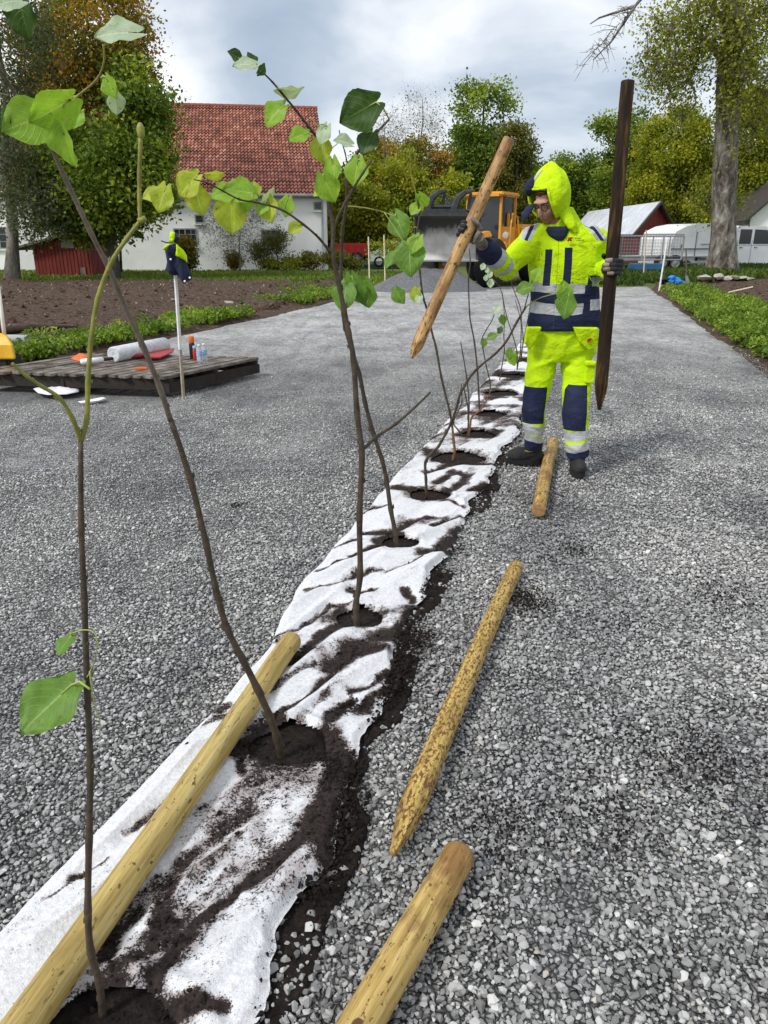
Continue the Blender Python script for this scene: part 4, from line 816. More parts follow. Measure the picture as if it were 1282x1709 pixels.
vr = A(1117, 440, 32.2); vf = A(1282, 440, 34.2); vax = Vector((vf.x - vr.x, vf.y - vr.y, 0)).normalized(); vay = Vector((-vax.y, vax.x, 0)); vo = Vector((vr.x, vr.y, .06))
MV = frame_matrix(vo, vax, vay); van = thing('white_van', vo, 'white crew cab van with a long white box body, parked behind the old tree', 'van')
mb = MB(); mb.prism([(0.03, .05, .78), (.05, .05, 1.42), (.22, .05, 1.72), (.75, .05, 1.93), (1.4, .05, 2.03), (3.28, .05, 2.06), (3.36, .05, 1.9), (3.36, .05, .78)], (0, 1.9, 0)); fixn(xf(mb, MV).build('box_body', m_wpaint, van))
mb = MB(); mb.box((1.68, .99, .62), (3.34, 1.86, .30)); mb.box((1.68, .04, .76), (3.36, .05, .035)); xf(mb, MV).build('lower_panel', simple('dusty_white', (.55, .56, .57), None, 3, .5), van)
mb = MB()
for x in (1.28, 2.5): mb.box((x, .035, 1.25), (.025, .03, 1.0 if x > 2 else .95))
mb.box((1.68, .035, 1.06), (3.3, .04, .045)); mb.box((1.68, .035, .49), (3.3, .06, .04)); mb.box((.55, .03, 1.16), (.08, .03, .12)); mb.box((.5, .03, .70), (.08, .03, .10)); mb.box((2.0, .03, 1.24), (.9, .03, .02)); xf(mb, MV).build('trim', m_trim, van)
cab_pr = [(3.40, .10, .42), (3.40, .10, 1.88), (3.55, .10, 1.96), (5.05, .10, 1.95), (5.55, .10, 1.62), (5.98, .10, 1.18), (6.55, .10, 1.02), (6.72, .10, .80), (6.72, .10, .34), (4.0, .10, .34)]
mb = MB(); mb.prism(cab_pr, (0, 1.8, 0)); fixn(xf(mb, MV).build('cab', m_wpaint, van))
def plate(poly, th, mat, nm, parent=van, M=MV):
    mb = MB(); mb.prism(poly, (0, -th, 0)); return fixn(xf(mb, M).build(nm, mat, parent))
plate([(3.66, .10, 1.24), (4.30, .10, 1.24), (4.30, .10, 1.82), (3.66, .10, 1.82)], .012, m_glass, 'window'); plate([(4.46, .10, 1.24), (5.62, .10, 1.24), (5.15, .10, 1.80), (4.46, .10, 1.82)], .012, m_glass, 'window')
mb = MB()
for x in (3.58, 4.38, 5.64): mb.box((x, .096, .9), (.014, .012, 1.0))
mb.box((4.6, .096, 1.19), (2.1, .012, .012)); mb.box((3.8, .09, 1.10), (.16, .03, .035)); mb.box((4.62, .09, 1.10), (.16, .03, .035)); xf(mb, MV).build('door_seam', m_trim, van)
for x in (.95, 5.85): 
    for y in (.16, 1.84): wheel(van, MV @ Vector((x, y, .30)), .33, .22, vay)
mb = MB(); mb.tube([MV @ Vector((4.1, .2, 1.96)), MV @ Vector((4.1, .2, 2.18))], .018, 6); mb.tube([MV @ Vector((3.5, .2, 2.12)), MV @ Vector((4.2, .2, 2.17))], .014, 6); mb.build('roof_rack', m_black, van)
def text(name, body, size, M, mat, parent, thick=.004):
    cu = bpy.data.curves.new(name, 'FONT'); cu.body = body; cu.size = size; cu.extrude = thick; to = bpy.data.objects.new(name, cu); link(to)
    dg = bpy.context.evaluated_depsgraph_get(); me = bpy.data.meshes.new_from_object(to.evaluated_get(dg)); bpy.data.objects.remove(to); bpy.data.curves.remove(cu)
    off = wloc(parent); 
    for q in me.vertices: q.co = (M @ q.co) - off
    me.materials.clear(); me.materials.append(mat); me.name = name; o = bpy.data.objects.new(name, me); link(o); o.parent = parent; return o
MT = MV @ frame_matrix(Vector((1.50, .028, .60)), Vector((1, 0, 0)), Vector((0, 0, 1)), Vector((0, -1, 0)))
text('lettering', 'TRAN', .17, MT, m_black, van)
mb = MB(); mb.lathe(MV @ Vector((1.42, .03, .66)), [(.075, 0), (.075, .012), (.05, .012), (.05, .0)], 16, -vay); mb.build('emblem', m_black, van)
# mesh trailer
ty = 30.6; tx0 = A(1036, 430, ty).x; tx1 = A(1138, 430, ty).x; tz1 = A(1080, 394, ty).z; tz0 = A(1080, 428, ty).z
trl = thing('mesh_trailer', (tx0, ty, 0), 'grey trailer with tall mesh sides parked before the brick wall', 'trailer'); mb = MB()
mb.box(((tx0 + tx1) / 2, ty + .75, tz0 - .08), (tx1 - tx0, 1.5, .14)); mb.box((tx0 - .4, ty + .7, tz0 - .28), (1.6, .1, .08)); mb.build('bed', m_steel, trl)
def meshpanel(a, b_, z0, z1, step=.11):
    mb = MB(); a = Vector(a); b_ = Vector(b_); Z = Vector((0, 0, 1)); 
    for z in (z0, z1): mb.tube([a + Z * z, b_ + Z * z], .028, 5)
    for p in (a, b_, (a + b_) / 2): mb.tube([p + Z * z0, p + Z * z1], .028, 5)
    L = (b_ - a).length; n = int(L / step)
    for i in range(1, n): p = a.lerp(b_, i / n); mb.tube([p + Z * z0, p + Z * z1], .0045, 3, cap=False)
    m_ = int((z1 - z0) / step)
    for i in range(1, m_): mb.tube([a + Z * (z0 + (z1 - z0) * i / m_), b_ + Z * (z0 + (z1 - z0) * i / m_)], .0045, 3, cap=False)
    return mb
gx0 = A(1071, 430, ty - .9).x; gx1 = A(1137, 430, ty - .9).x
meshpanel((tx0, ty, 0), (tx1, ty, 0), tz0, tz1).build('mesh_side', m_steel, trl); meshpanel((tx0, ty + 1.5, 0), (tx1, ty + 1.5, 0), tz0, tz1).build('mesh_side', m_steel, trl); meshpanel((tx0, ty, 0), (tx0, ty + 1.5, 0), tz0, tz1).build('mesh_end', m_steel, trl)
meshpanel((gx0, ty - .9, 0), (gx1, ty - .9, 0), tz0 - .1, A(1100, 391, ty - .9).z).build('mesh_ramp', m_steel, trl)
for x in (tx0 + 1.6, tx0 + 2.1): wheel(trl, (x, ty - .05, .62), .30, .2, (0, 1, 0))
for u_ in (1052,):
    mb = MB(); p = A(u_, 431, ty + .4); mb.tube([p, p + Vector((.9, .1, .02))], .11, 10); o = mb.build('roll', simple('pale_roll', (.5, .5, .52)), None, True); tag(o, 'pale roll of material lying on the bed of the mesh trailer', 'roll')
mb = MB(); p = A(1076, 453, 29.2); mb.box((p.x, 29.2, float(height(p.x, 29.2)) + .22), (1.1, .7, .22), bev=.03); o = mb.build('blue_crate', simple('blue_plastic', (.03, .12, .25), None, 4, .5)); tag(o, 'low blue plastic crate on the bank before the mesh trailer', 'crate')

# wheel loader -------------------------------------------------------
m_or = simple('orange_paint', (.78, .36, .020), (.60, .25, .015), 2.5, .45, .08); m_dkst = simple('dark_steel', (.05, .052, .055), (.025, .025, .026), 6, .55, .2)
m_worn_shaded, nt, b = newmat('worn_steel_shaded_top'); v = coords(nt, 'Object', (1, 1, .5)); n_ = noise(nt, v, 2.2, 6, .65); c = ramp(nt, n_, [(.3, (.50, .48, .43)), (.55, (.72, .70, .66)), (.75, (.80, .79, .76))]); sz_ = nt.nodes.new('ShaderNodeSeparateXYZ'); nt.links.new(wpos(nt), sz_.inputs[0]); nt.links.new(mix(nt, ramp(nt, mth(nt, 'ADD', mth(nt, 'MULTIPLY', sz_.outputs[2], .5), mth(nt, 'MULTIPLY', mth(nt, 'SUBTRACT', n_, .5), .5)), [(.78, (0, 0, 0)), (.92, (1, 1, 1))]), c, (.045, .043, .04)), b.inputs['Base Color']); b.inputs['Roughness'].default_value = .6; b.inputs['Metallic'].default_value = .1  # worn steel; the dark upper part is shade under the top plate, painted in
yb = 24.4; bxl = A(694, 430, yb).x; bxr = A(796, 430, yb).x; zb0 = A(780, 435, yb).z; zb1 = A(780, 362, yb).z; bw_ = bxr - bxl
lf = A(772, 440, 26.6); lr = A(852, 440, 30.0); lax = Vector((lr.x - lf.x, lr.y - lf.y, 0)).normalized(); lay = Vector((-lax.y, lax.x, 0))      # x backwards, y to image-left?
if lay.x > 0: lay = -lay
loader = thing('wheel_loader', (lf.x, lf.y, 0), 'orange wheel loader with its wide bucket raised towards the viewer', 'wheel loader')
mb = MB(); bh = zb1 - zb0; pr = []
for q in np.linspace(0, 1, 9):                       # open bucket: lip at the bottom front, back wall curving up to the top plate
    a = q * math.pi * .5; pr.append((0, yb + .15 + 1.0 * math.sin(a) ** .9 * .55 + .0, zb0 + bh * .55 * (1 - math.cos(a))))
sh = [(yb, zb0), (yb + .22, zb0 + .04), (yb + .36, zb0 + .16 * bh), (yb + .46, zb0 + .4 * bh), (yb + .50, zb0 + .65 * bh), (yb + .42, zb0 + .88 * bh), (yb + .25, zb1 - .04), (yb - .35, zb1)]
th = [(y + .05, z + (.0 if i else -.0)) for i, (y, z) in enumerate(sh)]
loop = [(bxl, y, z) for y, z in sh] + [(bxl, y + .06, z - .03 + .06 * (i > 3)) for i, (y, z) in reversed(list(enumerate(sh)))]
mb.prism(loop, (bw_, 0, 0)); buck = fixn(mb.build('bucket', m_worn_shaded, loader))
for x in (bxl - .04, bxr):
    mb = MB(); mb.prism([(x, y, z) for y, z in [(yb, zb0 - .01), (yb + .6, zb0 + .05), (yb + .6, zb1), (yb - .38, zb1 + .03), (yb + .1, zb0 + .5 * bh)]], (.04, 0, 0)); fixn(mb.build('side_plate', m_dkst, buck))
mb = MB(); mb.box(((bxl + bxr) / 2, yb - .25, zb1 + .05), (bw_ + .3, .75, .09)); mb.box(((bxl + bxr) / 2 - .1, yb - .1, zb1 + .15), (bw_ * .7, .12, .14)); mb.build('top_plate', m_dkst, buck)
mb = MB(); mb.box(((bxl + bxr) / 2, yb - .05, zb0 + .0), (bw_ + .05, .2, .035)); mb.build('cutting_edge', m_steel, buck)
# clamp arms above the bucket
for u_ in (718, 762):
    mb = MB(); pts = [A(u, v, yb - .05) for u, v in ((u_ - 4, 362), (u_ - 3, 345), (u_ + 3, 330), (u_ + 14, 321), (u_ + 28, 318))]
    mb.tube(pts, [.10, .12, .11, .08, .04], 6, flat=.6); pts = [A(u, v, yb + .1) for u, v in ((u_ + 22, 362), (u_ + 20, 345), (u_ + 24, 322))]; mb.tube(pts, .05, 6); mb.build('clamp_arm', m_dkst, loader)
mb = MB(); mb.tube([A(712, 345, yb), A(762, 345, yb)], .06, 6); mb.tube([A(716, 352, yb), A(790, 352, yb)], .05, 6); 
mb.tube([A(740, 350, yb), A(748, 335, yb), A(742, 322, yb)], .035, 5); mb.tube([A(728, 348, yb), A(752, 340, yb)], .035, 5); mb.build('clamp_frame', m_dkst, loader)
def LB(mb, c, d, mi=0, bev=.0): # box in loader frame: c=(back, left, z)
    p = Vector((lf.x, lf.y, 0)) + lax * c[0] + lay * c[1] + Vector((0, 0, c[2])); return mb.box(p, d, frame_matrix((0, 0, 0), lax, lay).to_3x3(), mi, bev)
LP_ = lambda a, b_, z: Vector((lf.x, lf.y, 0)) + lax * a + lay * b_ + Vector((0, 0, z))
mb = MB(); LB(mb, (.3, 0, 1.0), (1.8, .9, .7)); LB(mb, (1.7, 0, .9), (1.2, .7, .5)); mb.build('front_frame', m_dkst, loader)
for s in (-.55, .55): mb = MB(); mb.tube([LP_(.7, s, 1.6), LP_(-.3, s, 1.5), LP_(-1.0, s, 1.3)], .17, 6); mb.build('lift_arm', m_or, loader)
mb = MB(); mb.tube([LP_(.4, 0, 1.9), LP_(-1.0, 0, 1.7)], .09, 8); mb.build('tilt_cylinder', m_steel, loader)
mb = MB(); LB(mb, (4.0, 0, 1.45), (2.5, 1.7, 1.1), bev=.14); LB(mb, (5.3, 0, 1.15), (.3, 1.9, .9), bev=.06); mb.build('hood', m_or, loader)
mb = MB(); LB(mb, (2.1, 0, 1.15), (1.5, 1.9, .5), bev=.05); LB(mb, (2.3, -1.15, .95), (1.2, .5, .25)); LB(mb, (2.3, 1.15, .95), (1.2, .5, .25)); mb.build('platform', m_or, loader)
mb = MB()
for a in (1.45, 2.1, 2.65):
    for s in (-.66, .66): mb.tube([LP_(a, s, 1.4), LP_(a + .05, s * .95, 2.86)], .055, 5)
LB(mb, (2.05, -.68, 1.62), (1.2, .05, .55)); LB(mb, (2.05, .68, 1.62), (1.2, .05, .55)); mb.build('cab_frame', m_or, loader)
mb = MB(); LB(mb, (2.05, 0, 2.93), (1.5, 1.55, .15), bev=.05); LB(mb, (1.35, -.45, 2.90), (.2, .4, .1)); mb.build('cab_roof', m_or, loader)
mb = MB(); LB(mb, (2.05, 0, 2.15), (1.1, 1.2, 1.4)); mb.build('cab_glass', m_glass, loader)
for s in (-.95, .95): mb = MB(); mb.tube([LP_(1.5, s * .8, 2.9), LP_(1.2, s * 1.05, 2.8)], .02, 5); mb.box(LP_(1.2, s * 1.1, 2.55), (.24, .06, .5)); mb.build('mirror', m_dkst, loader)
mb = MB(); mb.tube([LP_(1.3, -1.1, 1.2), LP_(1.25, -1.15, 2.0), LP_(1.55, -1.05, 2.3), LP_(2.0, -1.05, 2.2), LP_(2.3, -1.1, 1.2)], .03, 6); mb.build('handrail', m_or, loader)
m_lamp, nt, b = newmat('lamp_lens'); b.inputs['Base Color'].default_value = (.45, .42, .38, 1); b.inputs['Roughness'].default_value = .15
for s in (-.82, .82): mb = MB(); mb.lathe(LP_(1.25, s * 1.2, 1.62), [(.11, 0), (.11, .06), (.02, .07)], 12, -lax); mb.build('headlight', m_lamp, loader)
for a, s in ((0.1, -1.0), (0.1, 1.0), (3.6, -1.05), (3.6, 1.05)): wheel(loader, LP_(a, s, .74), .78, .55, lay, m_or)
# gravel heap
m_heap, nt, b = newmat('heap_gravel'); hv = noise(nt, wpos(nt), 22, 6, .85); nt.links.new(ramp(nt, hv, [(.3, (.05, .052, .056)), (.5, (.15, .155, .165)), (.7, (.30, .305, .32))]), b.inputs['Base Color']); b.inputs['Roughness'].default_value = .8; bump(nt, b, hv, 1.0, .04); nu = 70; U, Vv = np.meshgrid(np.linspace(-1, 1, nu), np.linspace(-1, 1, nu)); cx = A(712, 470, 24.6).x
rad = np.sqrt(U ** 2 + Vv ** 2); hz = .82 * np.clip(1 - rad, 0, 1) ** .85 * (1 + .5 * (fbm(U * 3, Vv * 3, 95, 3) - .5)) - .06; hz = hz + .12 * np.exp(-((U - .55) / .2) ** 2 - (Vv / .4) ** 2)
hp = npmesh('gravel_heap', np.stack([(cx + U * 1.95).ravel(), (24.5 + Vv * 1.2).ravel(), hz.ravel()], 1), gridfaces(nu, nu), m_heap, smooth=True); tag(hp, 'low heap of grey gravel dumped in front of the wheel loader', 'gravel heap')
# distant red machine and white car, between the house and the loader
Yd = 46; rx = A(552, 430, Yd).x; rm = thing('red_farm_trailer', (rx, Yd, 0), 'bright red farm trailer beyond the corner of the tiled house', 'trailer')
m_red = simple('red_paint', (.55, .03, .02), None, 3, .5); xw = A(613, 430, Yd).x - rx; mb = MB(); zt = A(580, 406, Yd).z
mb.box((rx + xw / 2, Yd + .8, zt - .35), (xw, 1.6, .7), bev=.04)
for i in range(5): mb.box((rx + xw * (i + .5) / 5, Yd - .03, zt - .35), (.07, .06, .74))
mb.build('body', m_red, rm); mb = MB(); mb.box((rx + xw / 2, Yd + .8, zt - .85), (xw * .9, .7, .2)); mb.build('chassis', m_dkst, rm)
for q in (.3, .7): wheel(rm, (rx + xw * q, Yd + .1, .40), .42, .3, (0, 1, 0))
Yc = 44; cx0 = A(618, 440, Yc).x; cx1 = A(692, 440, Yc).x; car = thing('white_car', (cx0, Yc, 0), 'white car half hidden by leaves behind the two thin stakes', 'car'); Lc = cx1 - cx0
prf = [(0, .35), (0, .8), (.15, .95), (.22, 1.0), (.34, 1.35), (.62, 1.38), (.80, .98), (.98, .85), (1.0, .6), (1.0, .32)]
mb = MB(); mb.prism([(cx0 + a * Lc * 1.0, Yc, z) for a, z in prf], (0, 1.6, 0)); fixn(mb.build('body', m_wpaint, car))
mb = MB(); mb.prism([(cx0 + a * Lc, Yc - .012, z) for a, z in [(.26, 1.0), (.36, 1.28), (.60, 1.30), (.74, 1.0)]], (0, 1.624, 0)); fixn(mb.build('window', m_glass, car))
for q in (.2, .82):
    for yy in (Yc + .1, Yc + 1.5): wheel(car, (cx0 + Lc * q, yy, .31), .31, .2, (0, 1, 0))
# ================================================================== THE WORKER
from mathutils import noise as mnoise
def remesh(mb, name, mat, voxel, parent, smooth_it=4, disp=None, attrs=None, flat=None):
    me = bpy.data.meshes.new(name + '_raw'); me.from_pydata(mb.v, [], mb.f); me.update(); o = bpy.data.objects.new(name + '_raw', me); link(o)
    bm = bmesh.new(); bm.from_mesh(me); bmesh.ops.recalc_face_normals(bm, faces=bm.faces); bm.to_mesh(me); bm.free()
    md = o.modifiers.new('r', 'REMESH'); md.mode = 'VOXEL'; md.voxel_size = voxel; md.adaptivity = 0
    if smooth_it: s = o.modifiers.new('s', 'SMOOTH'); s.iterations = smooth_it; s.factor = .5
    dg = bpy.context.evaluated_depsgraph_get(); me2 = bpy.data.meshes.new_from_object(o.evaluated_get(dg)); bpy.data.objects.remove(o); bpy.data.meshes.remove(me)
    me2.name = name; off = wloc(parent) if parent is not None else Vector((0, 0, 0))
    if disp:
        ns = [v.normal.copy() for v in me2.vertices]
        for v, n in zip(me2.vertices, ns): v.co += n * disp(v.co)
    if attrs:
        for an, fn in attrs.items():
            at = me2.attributes.new(an, 'FLOAT', 'POINT'); at.data.foreach_set('value', [fn(v.co) for v in me2.vertices])
    for v in me2.vertices: v.co -= off
    me2.materials.clear(); me2.materials.append(mat); me2.polygons.foreach_set('use_smooth', [True] * len(me2.polygons)); me2.update()
    o = bpy.data.objects.new(name, me2); link(o)
    if parent is not None: o.parent = parent
    return o
def rngmask(nt, val, a, b_):
    return mth(nt, 'MULTIPLY', mth(nt, 'GREATER_THAN', val, a), mth(nt, 'LESS_THAN', val, b_))
HV = (.52, .75, .004); NV = (.012, .016, .045); SV = (.42, .43, .44)
def z_(v, Y): return A(900, v, Y).z
def x_(u, v, Y): return A(u, v, Y).x
def capd(p, a, b_):
    ab = b_ - a; t = max(0, min(1, (p - a).dot(ab) / ab.length_squared)); return (p - (a + ab * t)).length, t
def wrink(amp, f=9.0, st=(1, 1, 1.8), seed=0):
    def fn(p):
        q = Vector((p.x * f * st[0] + seed, p.y * f * st[1], p.z * f * st[2])); q2 = Vector((q.x + .6 * mnoise.noise(q * .5), q.y, q.z + 1.2 * mnoise.noise(q * .4 + Vector((3, 1, 2)))))
        r1 = 1 - abs(mnoise.noise(q2)) * 2; return amp * (r1 - .6) + amp * .35 * mnoise.noise(q2 * 2.7)
    return fn
# joints
SHL, ELL, WRL = A(892, 400, 4.98), A(843, 449, 4.84), A(806, 410, 4.66)       # arm on the left of the picture
SHR, ELR, WRR = A(988, 400, 4.98), A(1009, 452, 5.08), A(1013, 450, 4.79)
HPL, KNL, ANL = A(907, 583, 5.02), A(891, 682, 4.99), A(890, 744, 5.08)
HPR, KNR, ANR = A(957, 583, 4.99), A(959, 688, 4.86), A(964, 762, 4.87)
HEADC = A(917, 338, 4.96); NECK = A(928, 385, 5.0)
m_skin, nt, b = newmat('skin'); n_ = noise(nt, coords(nt), 25, 4); bz = attr(nt, 'beard').outputs['Fac']; c = ramp(nt, n_, [(.3, (.46, .24, .17)), (.7, (.58, .33, .25))])
c = mix(nt, mth(nt, 'MULTIPLY', bz, ramp(nt, noise(nt, coords(nt), 160, 3, .7), [(.3, (.55, .55, .55)), (.7, (1, 1, 1))])), c, (.26, .095, .05)); nt.links.new(c, b.inputs['Base Color']); b.inputs['Roughness'].default_value = .55
b.inputs['Subsurface Weight'].default_value = .08; b.inputs['Subsurface Radius'].default_value = (.01, .004, .002)
# body: one continuous figure under the clothes
yaw = R(50); pit = R(-26)          # face turned to the left of the picture and down
HF = Vector((-math.sin(yaw) * math.cos(pit), -math.cos(yaw) * math.cos(pit), math.sin(pit))).normalized(); HR_ = Vector((0, 0, 1)).cross(HF).normalized() * -1
HU = HR_.cross(HF).normalized()
if HU.z < 0: HU = -HU
MH = frame_matrix(HEADC, HR_, HF, HU)
M3H = MH.to_3x3()
mb = MB()
def he(c, r, rot=None):
    mb.ell(MH @ Vector(c), r, M3H @ (Euler(rot).to_matrix() if rot else Matrix.Identity(3)), 18, 12)
he((0, -.015, .03), (.078, .098, .092)); he((0, .02, -.035), (.060, .068, .078)); he((0, .052, -.088), (.032, .030, .024))            # skull, jaw, chin
he((0, .078, .035), (.055, .018, .014)); he((0, .100, -.012), (.011, .020, .026), (.35, 0, 0)); he((0, .106, -.030), (.015, .014, .010))  # brow, nose
he((.034, .066, -.025), (.022, .020, .020)); he((-.034, .066, -.025), (.022, .020, .020)); he((0, .080, -.062), (.024, .012, .006)); he((0, .078, -.071), (.020, .012, .006))
he((.079, -.01, -.005), (.010, .020, .032)); he((-.079, -.01, -.005), (.010, .020, .032))
mb.tube([HEADC - HU * .05 - HF * .01, NECK + Vector((0, 0, -.02)), NECK + Vector((0, .01, -.10))], [.058, .062, .085], 14)
def ring_(v, uL, uR, Y, dh, n=20, p=2.3):
    a_, b_ = A(uL, v, Y), A(uR, v, Y); c = (a_ + b_) / 2; w_ = (b_.x - a_.x) / 2; out = []
    for k in range(n):
        q = 2 * math.pi * k / n; cs, sn = math.cos(q), math.sin(q); out.append(c + Vector((w_ * abs(cs) ** (2 / p) * (1 if cs > 0 else -1), dh * abs(sn) ** (2 / p) * (1 if sn > 0 else -1), 0)))
    return out
mb.rings([ring_(600, 895, 985, 5.0, .10), ring_(560, 892, 988, 5.0, .11), ring_(500, 898, 982, 5.0, .10), ring_(440, 892, 985, 5.0, .11), ring_(400, 888, 990, 5.0, .09), ring_(380, 905, 970, 5.0, .06)])
for a_, b_, c_ in ((SHL, ELL, WRL), (SHR, ELR, WRR)): mb.tube([a_ + (a_ - b_) * .05, a_, b_, c_, c_ + (c_ - b_).normalized() * .05], [.05, .055, .045, .030, .026], 12)
for a_, b_, c_ in ((HPL, KNL, ANL), (HPR, KNR, ANR)): mb.tube([a_ + Vector((0, 0, .06)), a_, b_, c_, c_ - Vector((0, 0, .05))], [.05, .055, .045, .036, .034], 12)
iMH = MH.inverted()
def beard(p):
    q = iMH @ p
    if q.length > .16: return 0
    return float(np.clip((-.035 - q.z) / .02, 0, 1) * np.clip((q.y + .02) / .03, 0, 1))
person = remesh(mb, 'person', m_skin, .0065, None, 2, attrs={'beard': beard})
tag(person, 'worker in yellow and navy hooded work clothes and glasses, gripping a stake in each hand', 'person')
# hands --------------------------------------------------------------
def hand(name, axp, axd, rs, palm_dir, curl, wrist, mat, spread=.023, sgn=1, thumb_dir=None, tipmat=None):
    """glove closed round a pole: axp point on its axis, axd axis unit, rs pole radius, palm_dir unit vector from axis to palm, curl = +1/-1 sense of the fingers"""
    axd = axd.normalized(); pd = (palm_dir - axd * palm_dir.dot(axd)).normalized(); sd_ = axd.cross(pd).normalized() * curl; mb = MB(); tips = []
    pc = axp + pd * (rs + .020)
    mb.ell(pc, (.017, .040, .048), frame_matrix((0, 0, 0), pd, sd_, axd).to_3x3(), 16, 10)
    mb.tube([pc + pd * .01 - sd_ * .015, pc * .55 + wrist * .45 - sd_ * .004, wrist], [.033, .033, .036], 12)
    for i, (ln, rad) in enumerate(((215, .0125), (235, .0128), (228, .012), (195, .0105))):
        o = axd * ((1.5 - i) * spread) * sgn; pts = []; rr_ = rs + rad * .95
        for k in range(9):
            q = R(18 + (ln - 18) * k / 8); pts.append(axp + o + (pd * math.cos(q) + sd_ * math.sin(q)) * (rr_ + (.004 if k in (2, 5) else 0)))
        mb.tube([pc + o * .8 + sd_ * .025 + pd * .006] + pts, [rad * 1.1] + [rad * (1.08 if k in (2, 5) else 1) for k in range(8)] + [rad * .8], 9); tips.append((pts[-3:], rad))
    tp_ = [pc + axd * sgn * .035 - sd_ * .022]; 
    for k in range(5):
        q = R(-22 - 95 * k / 4); tp_.append(axp + axd * sgn * (.045 + .006 * k) + (pd * math.cos(q) + sd_ * math.sin(q)) * (rs + .014))
    mb.tube(tp_, [.019, .017, .015, .014, .0135, .010], 9)
    g = remesh(mb, name, mat, .004, person, 3)
    for pts, rad in tips:
        t2 = MB(); t2.tube([pts[0], pts[1], pts[2]], [rad * 1.12, rad * 1.14, rad * .9], 9); t2.build('fingertip', tipmat, g, True)
    return g
m_glk = simple('black_glove', (.028, .027, .028), (.012, .012, .013), 30, .8, .5); m_gtan = simple('tan_glove_leather', (.34, .28, .22), (.16, .12, .09), 22, .8, .5)
m_gdirty = simple('dirty_glove', (.30, .26, .22), (.05, .04, .035), 16, .85, .5)
S1T, S1B = A(850, 232, 4.66), A(687, 598, 4.46); S2T, S2B = A(1048, 135, 4.62), A(1000, 684, 4.50)
ax1 = (S1T - S1B).normalized(); ax2_ = (S2T - S2B).normalized()
def onaxis(T_, B_, v):
    best = min((abs(( lambda p: CY - FPX * ((p - Vector((0, 0, CAM_H))).dot(Vector((0, math.sin(TILT), math.cos(TILT)))) / (p - Vector((0, 0, CAM_H))).dot(Vector((0, math.cos(TILT), -math.sin(TILT))))))(B_.lerp(T_, t)) - v), t) for t in np.linspace(0, 1, 200)); return B_.lerp(T_, best[1])
p1 = onaxis(S1T, S1B, 388); p2 = onaxis(S2T, S2B, 446)
hand('glove', p1, ax1, .036, Vector((.9, .15, .1)), 1 if ax1.cross(Vector((.9, .15, .1))).y > 0 else -1, WRL, m_gdirty, sgn=1, tipmat=m_glk)
hand('glove', p2, ax2_, .038, Vector((.45, .9, 0)), 1 if ax2_.cross(Vector((.45, .9, 0))).x > 0 else -1, WRR, m_glk, sgn=1, tipmat=m_gtan)
# jacket --------------------------------------------------------------
m_jack, nt, b = newmat('hi_vis_jacket'); g = nt.nodes.new('ShaderNodeNewGeometry'); sx_ = nt.nodes.new('ShaderNodeSeparateXYZ'); nt.links.new(g.outputs['Position'], sx_.inputs[0]); PX, PY, PZ = sx_.outputs
YF = 4.88; JX = lambda u, v=450: x_(u, v, YF); JZ = lambda v: z_(v, YF)
cx_ = JX(941); PZt = mth(nt, 'ADD', PZ, mth(nt, 'MULTIPLY', mth(nt, 'ABSOLUTE', mth(nt, 'SUBTRACT', PX, cx_)), -.06)); PZt = mth(nt, 'ADD', PZt, mth(nt, 'MULTIPLY', mth(nt, 'SUBTRACT', noise(nt, wpos(nt), 7, 2), .5), .02))
nz = noise(nt, wpos(nt), 5, 5, .6); yel = ramp(nt, nz, [(.3, (.50, .74, .004)), (.6, HV)]); dirt = noise(nt, wpos(nt), 42, 5, .85); dreg = noise(nt, wpos(nt), 6, 2, .5)
yel = mix(nt, mth(nt, 'MULTIPLY', ramp(nt, dirt, [(.55, (0, 0, 0)), (.62, (.8, .8, .8))]), ramp(nt, dreg, [(.44, (0, 0, 0)), (.54, (1, 1, 1))])), yel, (.06, .07, .02))
nav = ramp(nt, nz, [(.3, (.010, .013, .036)), (.7, (.020, .027, .070))]); sil = ramp(nt, noise(nt, wpos(nt), 14, 4), [(.3, (.30, .305, .31)), (.7, (.50, .51, .52))])
c = yel
c = mix(nt, mth(nt, 'LESS_THAN', PZt, JZ(478)), c, nav)
inner = rngmask(nt, PX, JX(893), JX(978)); 
c = mix(nt, mth(nt, 'MULTIPLY', rngmask(nt, PZt, JZ(491), JZ(475)), inner), c, sil); c = mix(nt, mth(nt, 'MULTIPLY', rngmask(nt, PZt, JZ(526), JZ(508)), inner), c, sil)
c = mix(nt, mth(nt, 'MULTIPLY', mth(nt, 'GREATER_THAN', PX, mth(nt, 'ADD', mth(nt, 'MULTIPLY', mth(nt, 'SUBTRACT', PZ, JZ(500)), .10), JX(979))), mth(nt, 'MULTIPLY', mth(nt, 'LESS_THAN', PZ, JZ(460)), mth(nt, 'LESS_THAN', PX, JX(998)))), c, nav)
back_sil = mth(nt, 'MULTIPLY', mth(nt, 'GREATER_THAN', PX, JX(990)), mth(nt, 'MAXIMUM', rngmask(nt, PZ, JZ(478), JZ(462)), rngmask(nt, PZ, JZ(518), JZ(500)))); c = mix(nt, back_sil, c, sil)
front = mth(nt, 'LESS_THAN', PY, 4.98)
for u0, u1, v0, v1 in ((908, 919, 416, 477), (939, 952, 413, 474)):
    c = mix(nt, mth(nt, 'MULTIPLY', mth(nt, 'MULTIPLY', rngmask(nt, PX, JX(u0), JX(u1)), rngmask(nt, PZ, JZ(v1), JZ(v0))), front), c, nav)
c = mix(nt, mth(nt, 'MULTIPLY', mth(nt, 'MULTIPLY', rngmask(nt, PX, JX(928.3), JX(929.3)), rngmask(nt, PZ, JZ(548), JZ(395))), front), c, mix(nt, .5, c, (.05, .07, .01)))
top_ = mth(nt, 'GREATER_THAN', PZ, JZ(402))
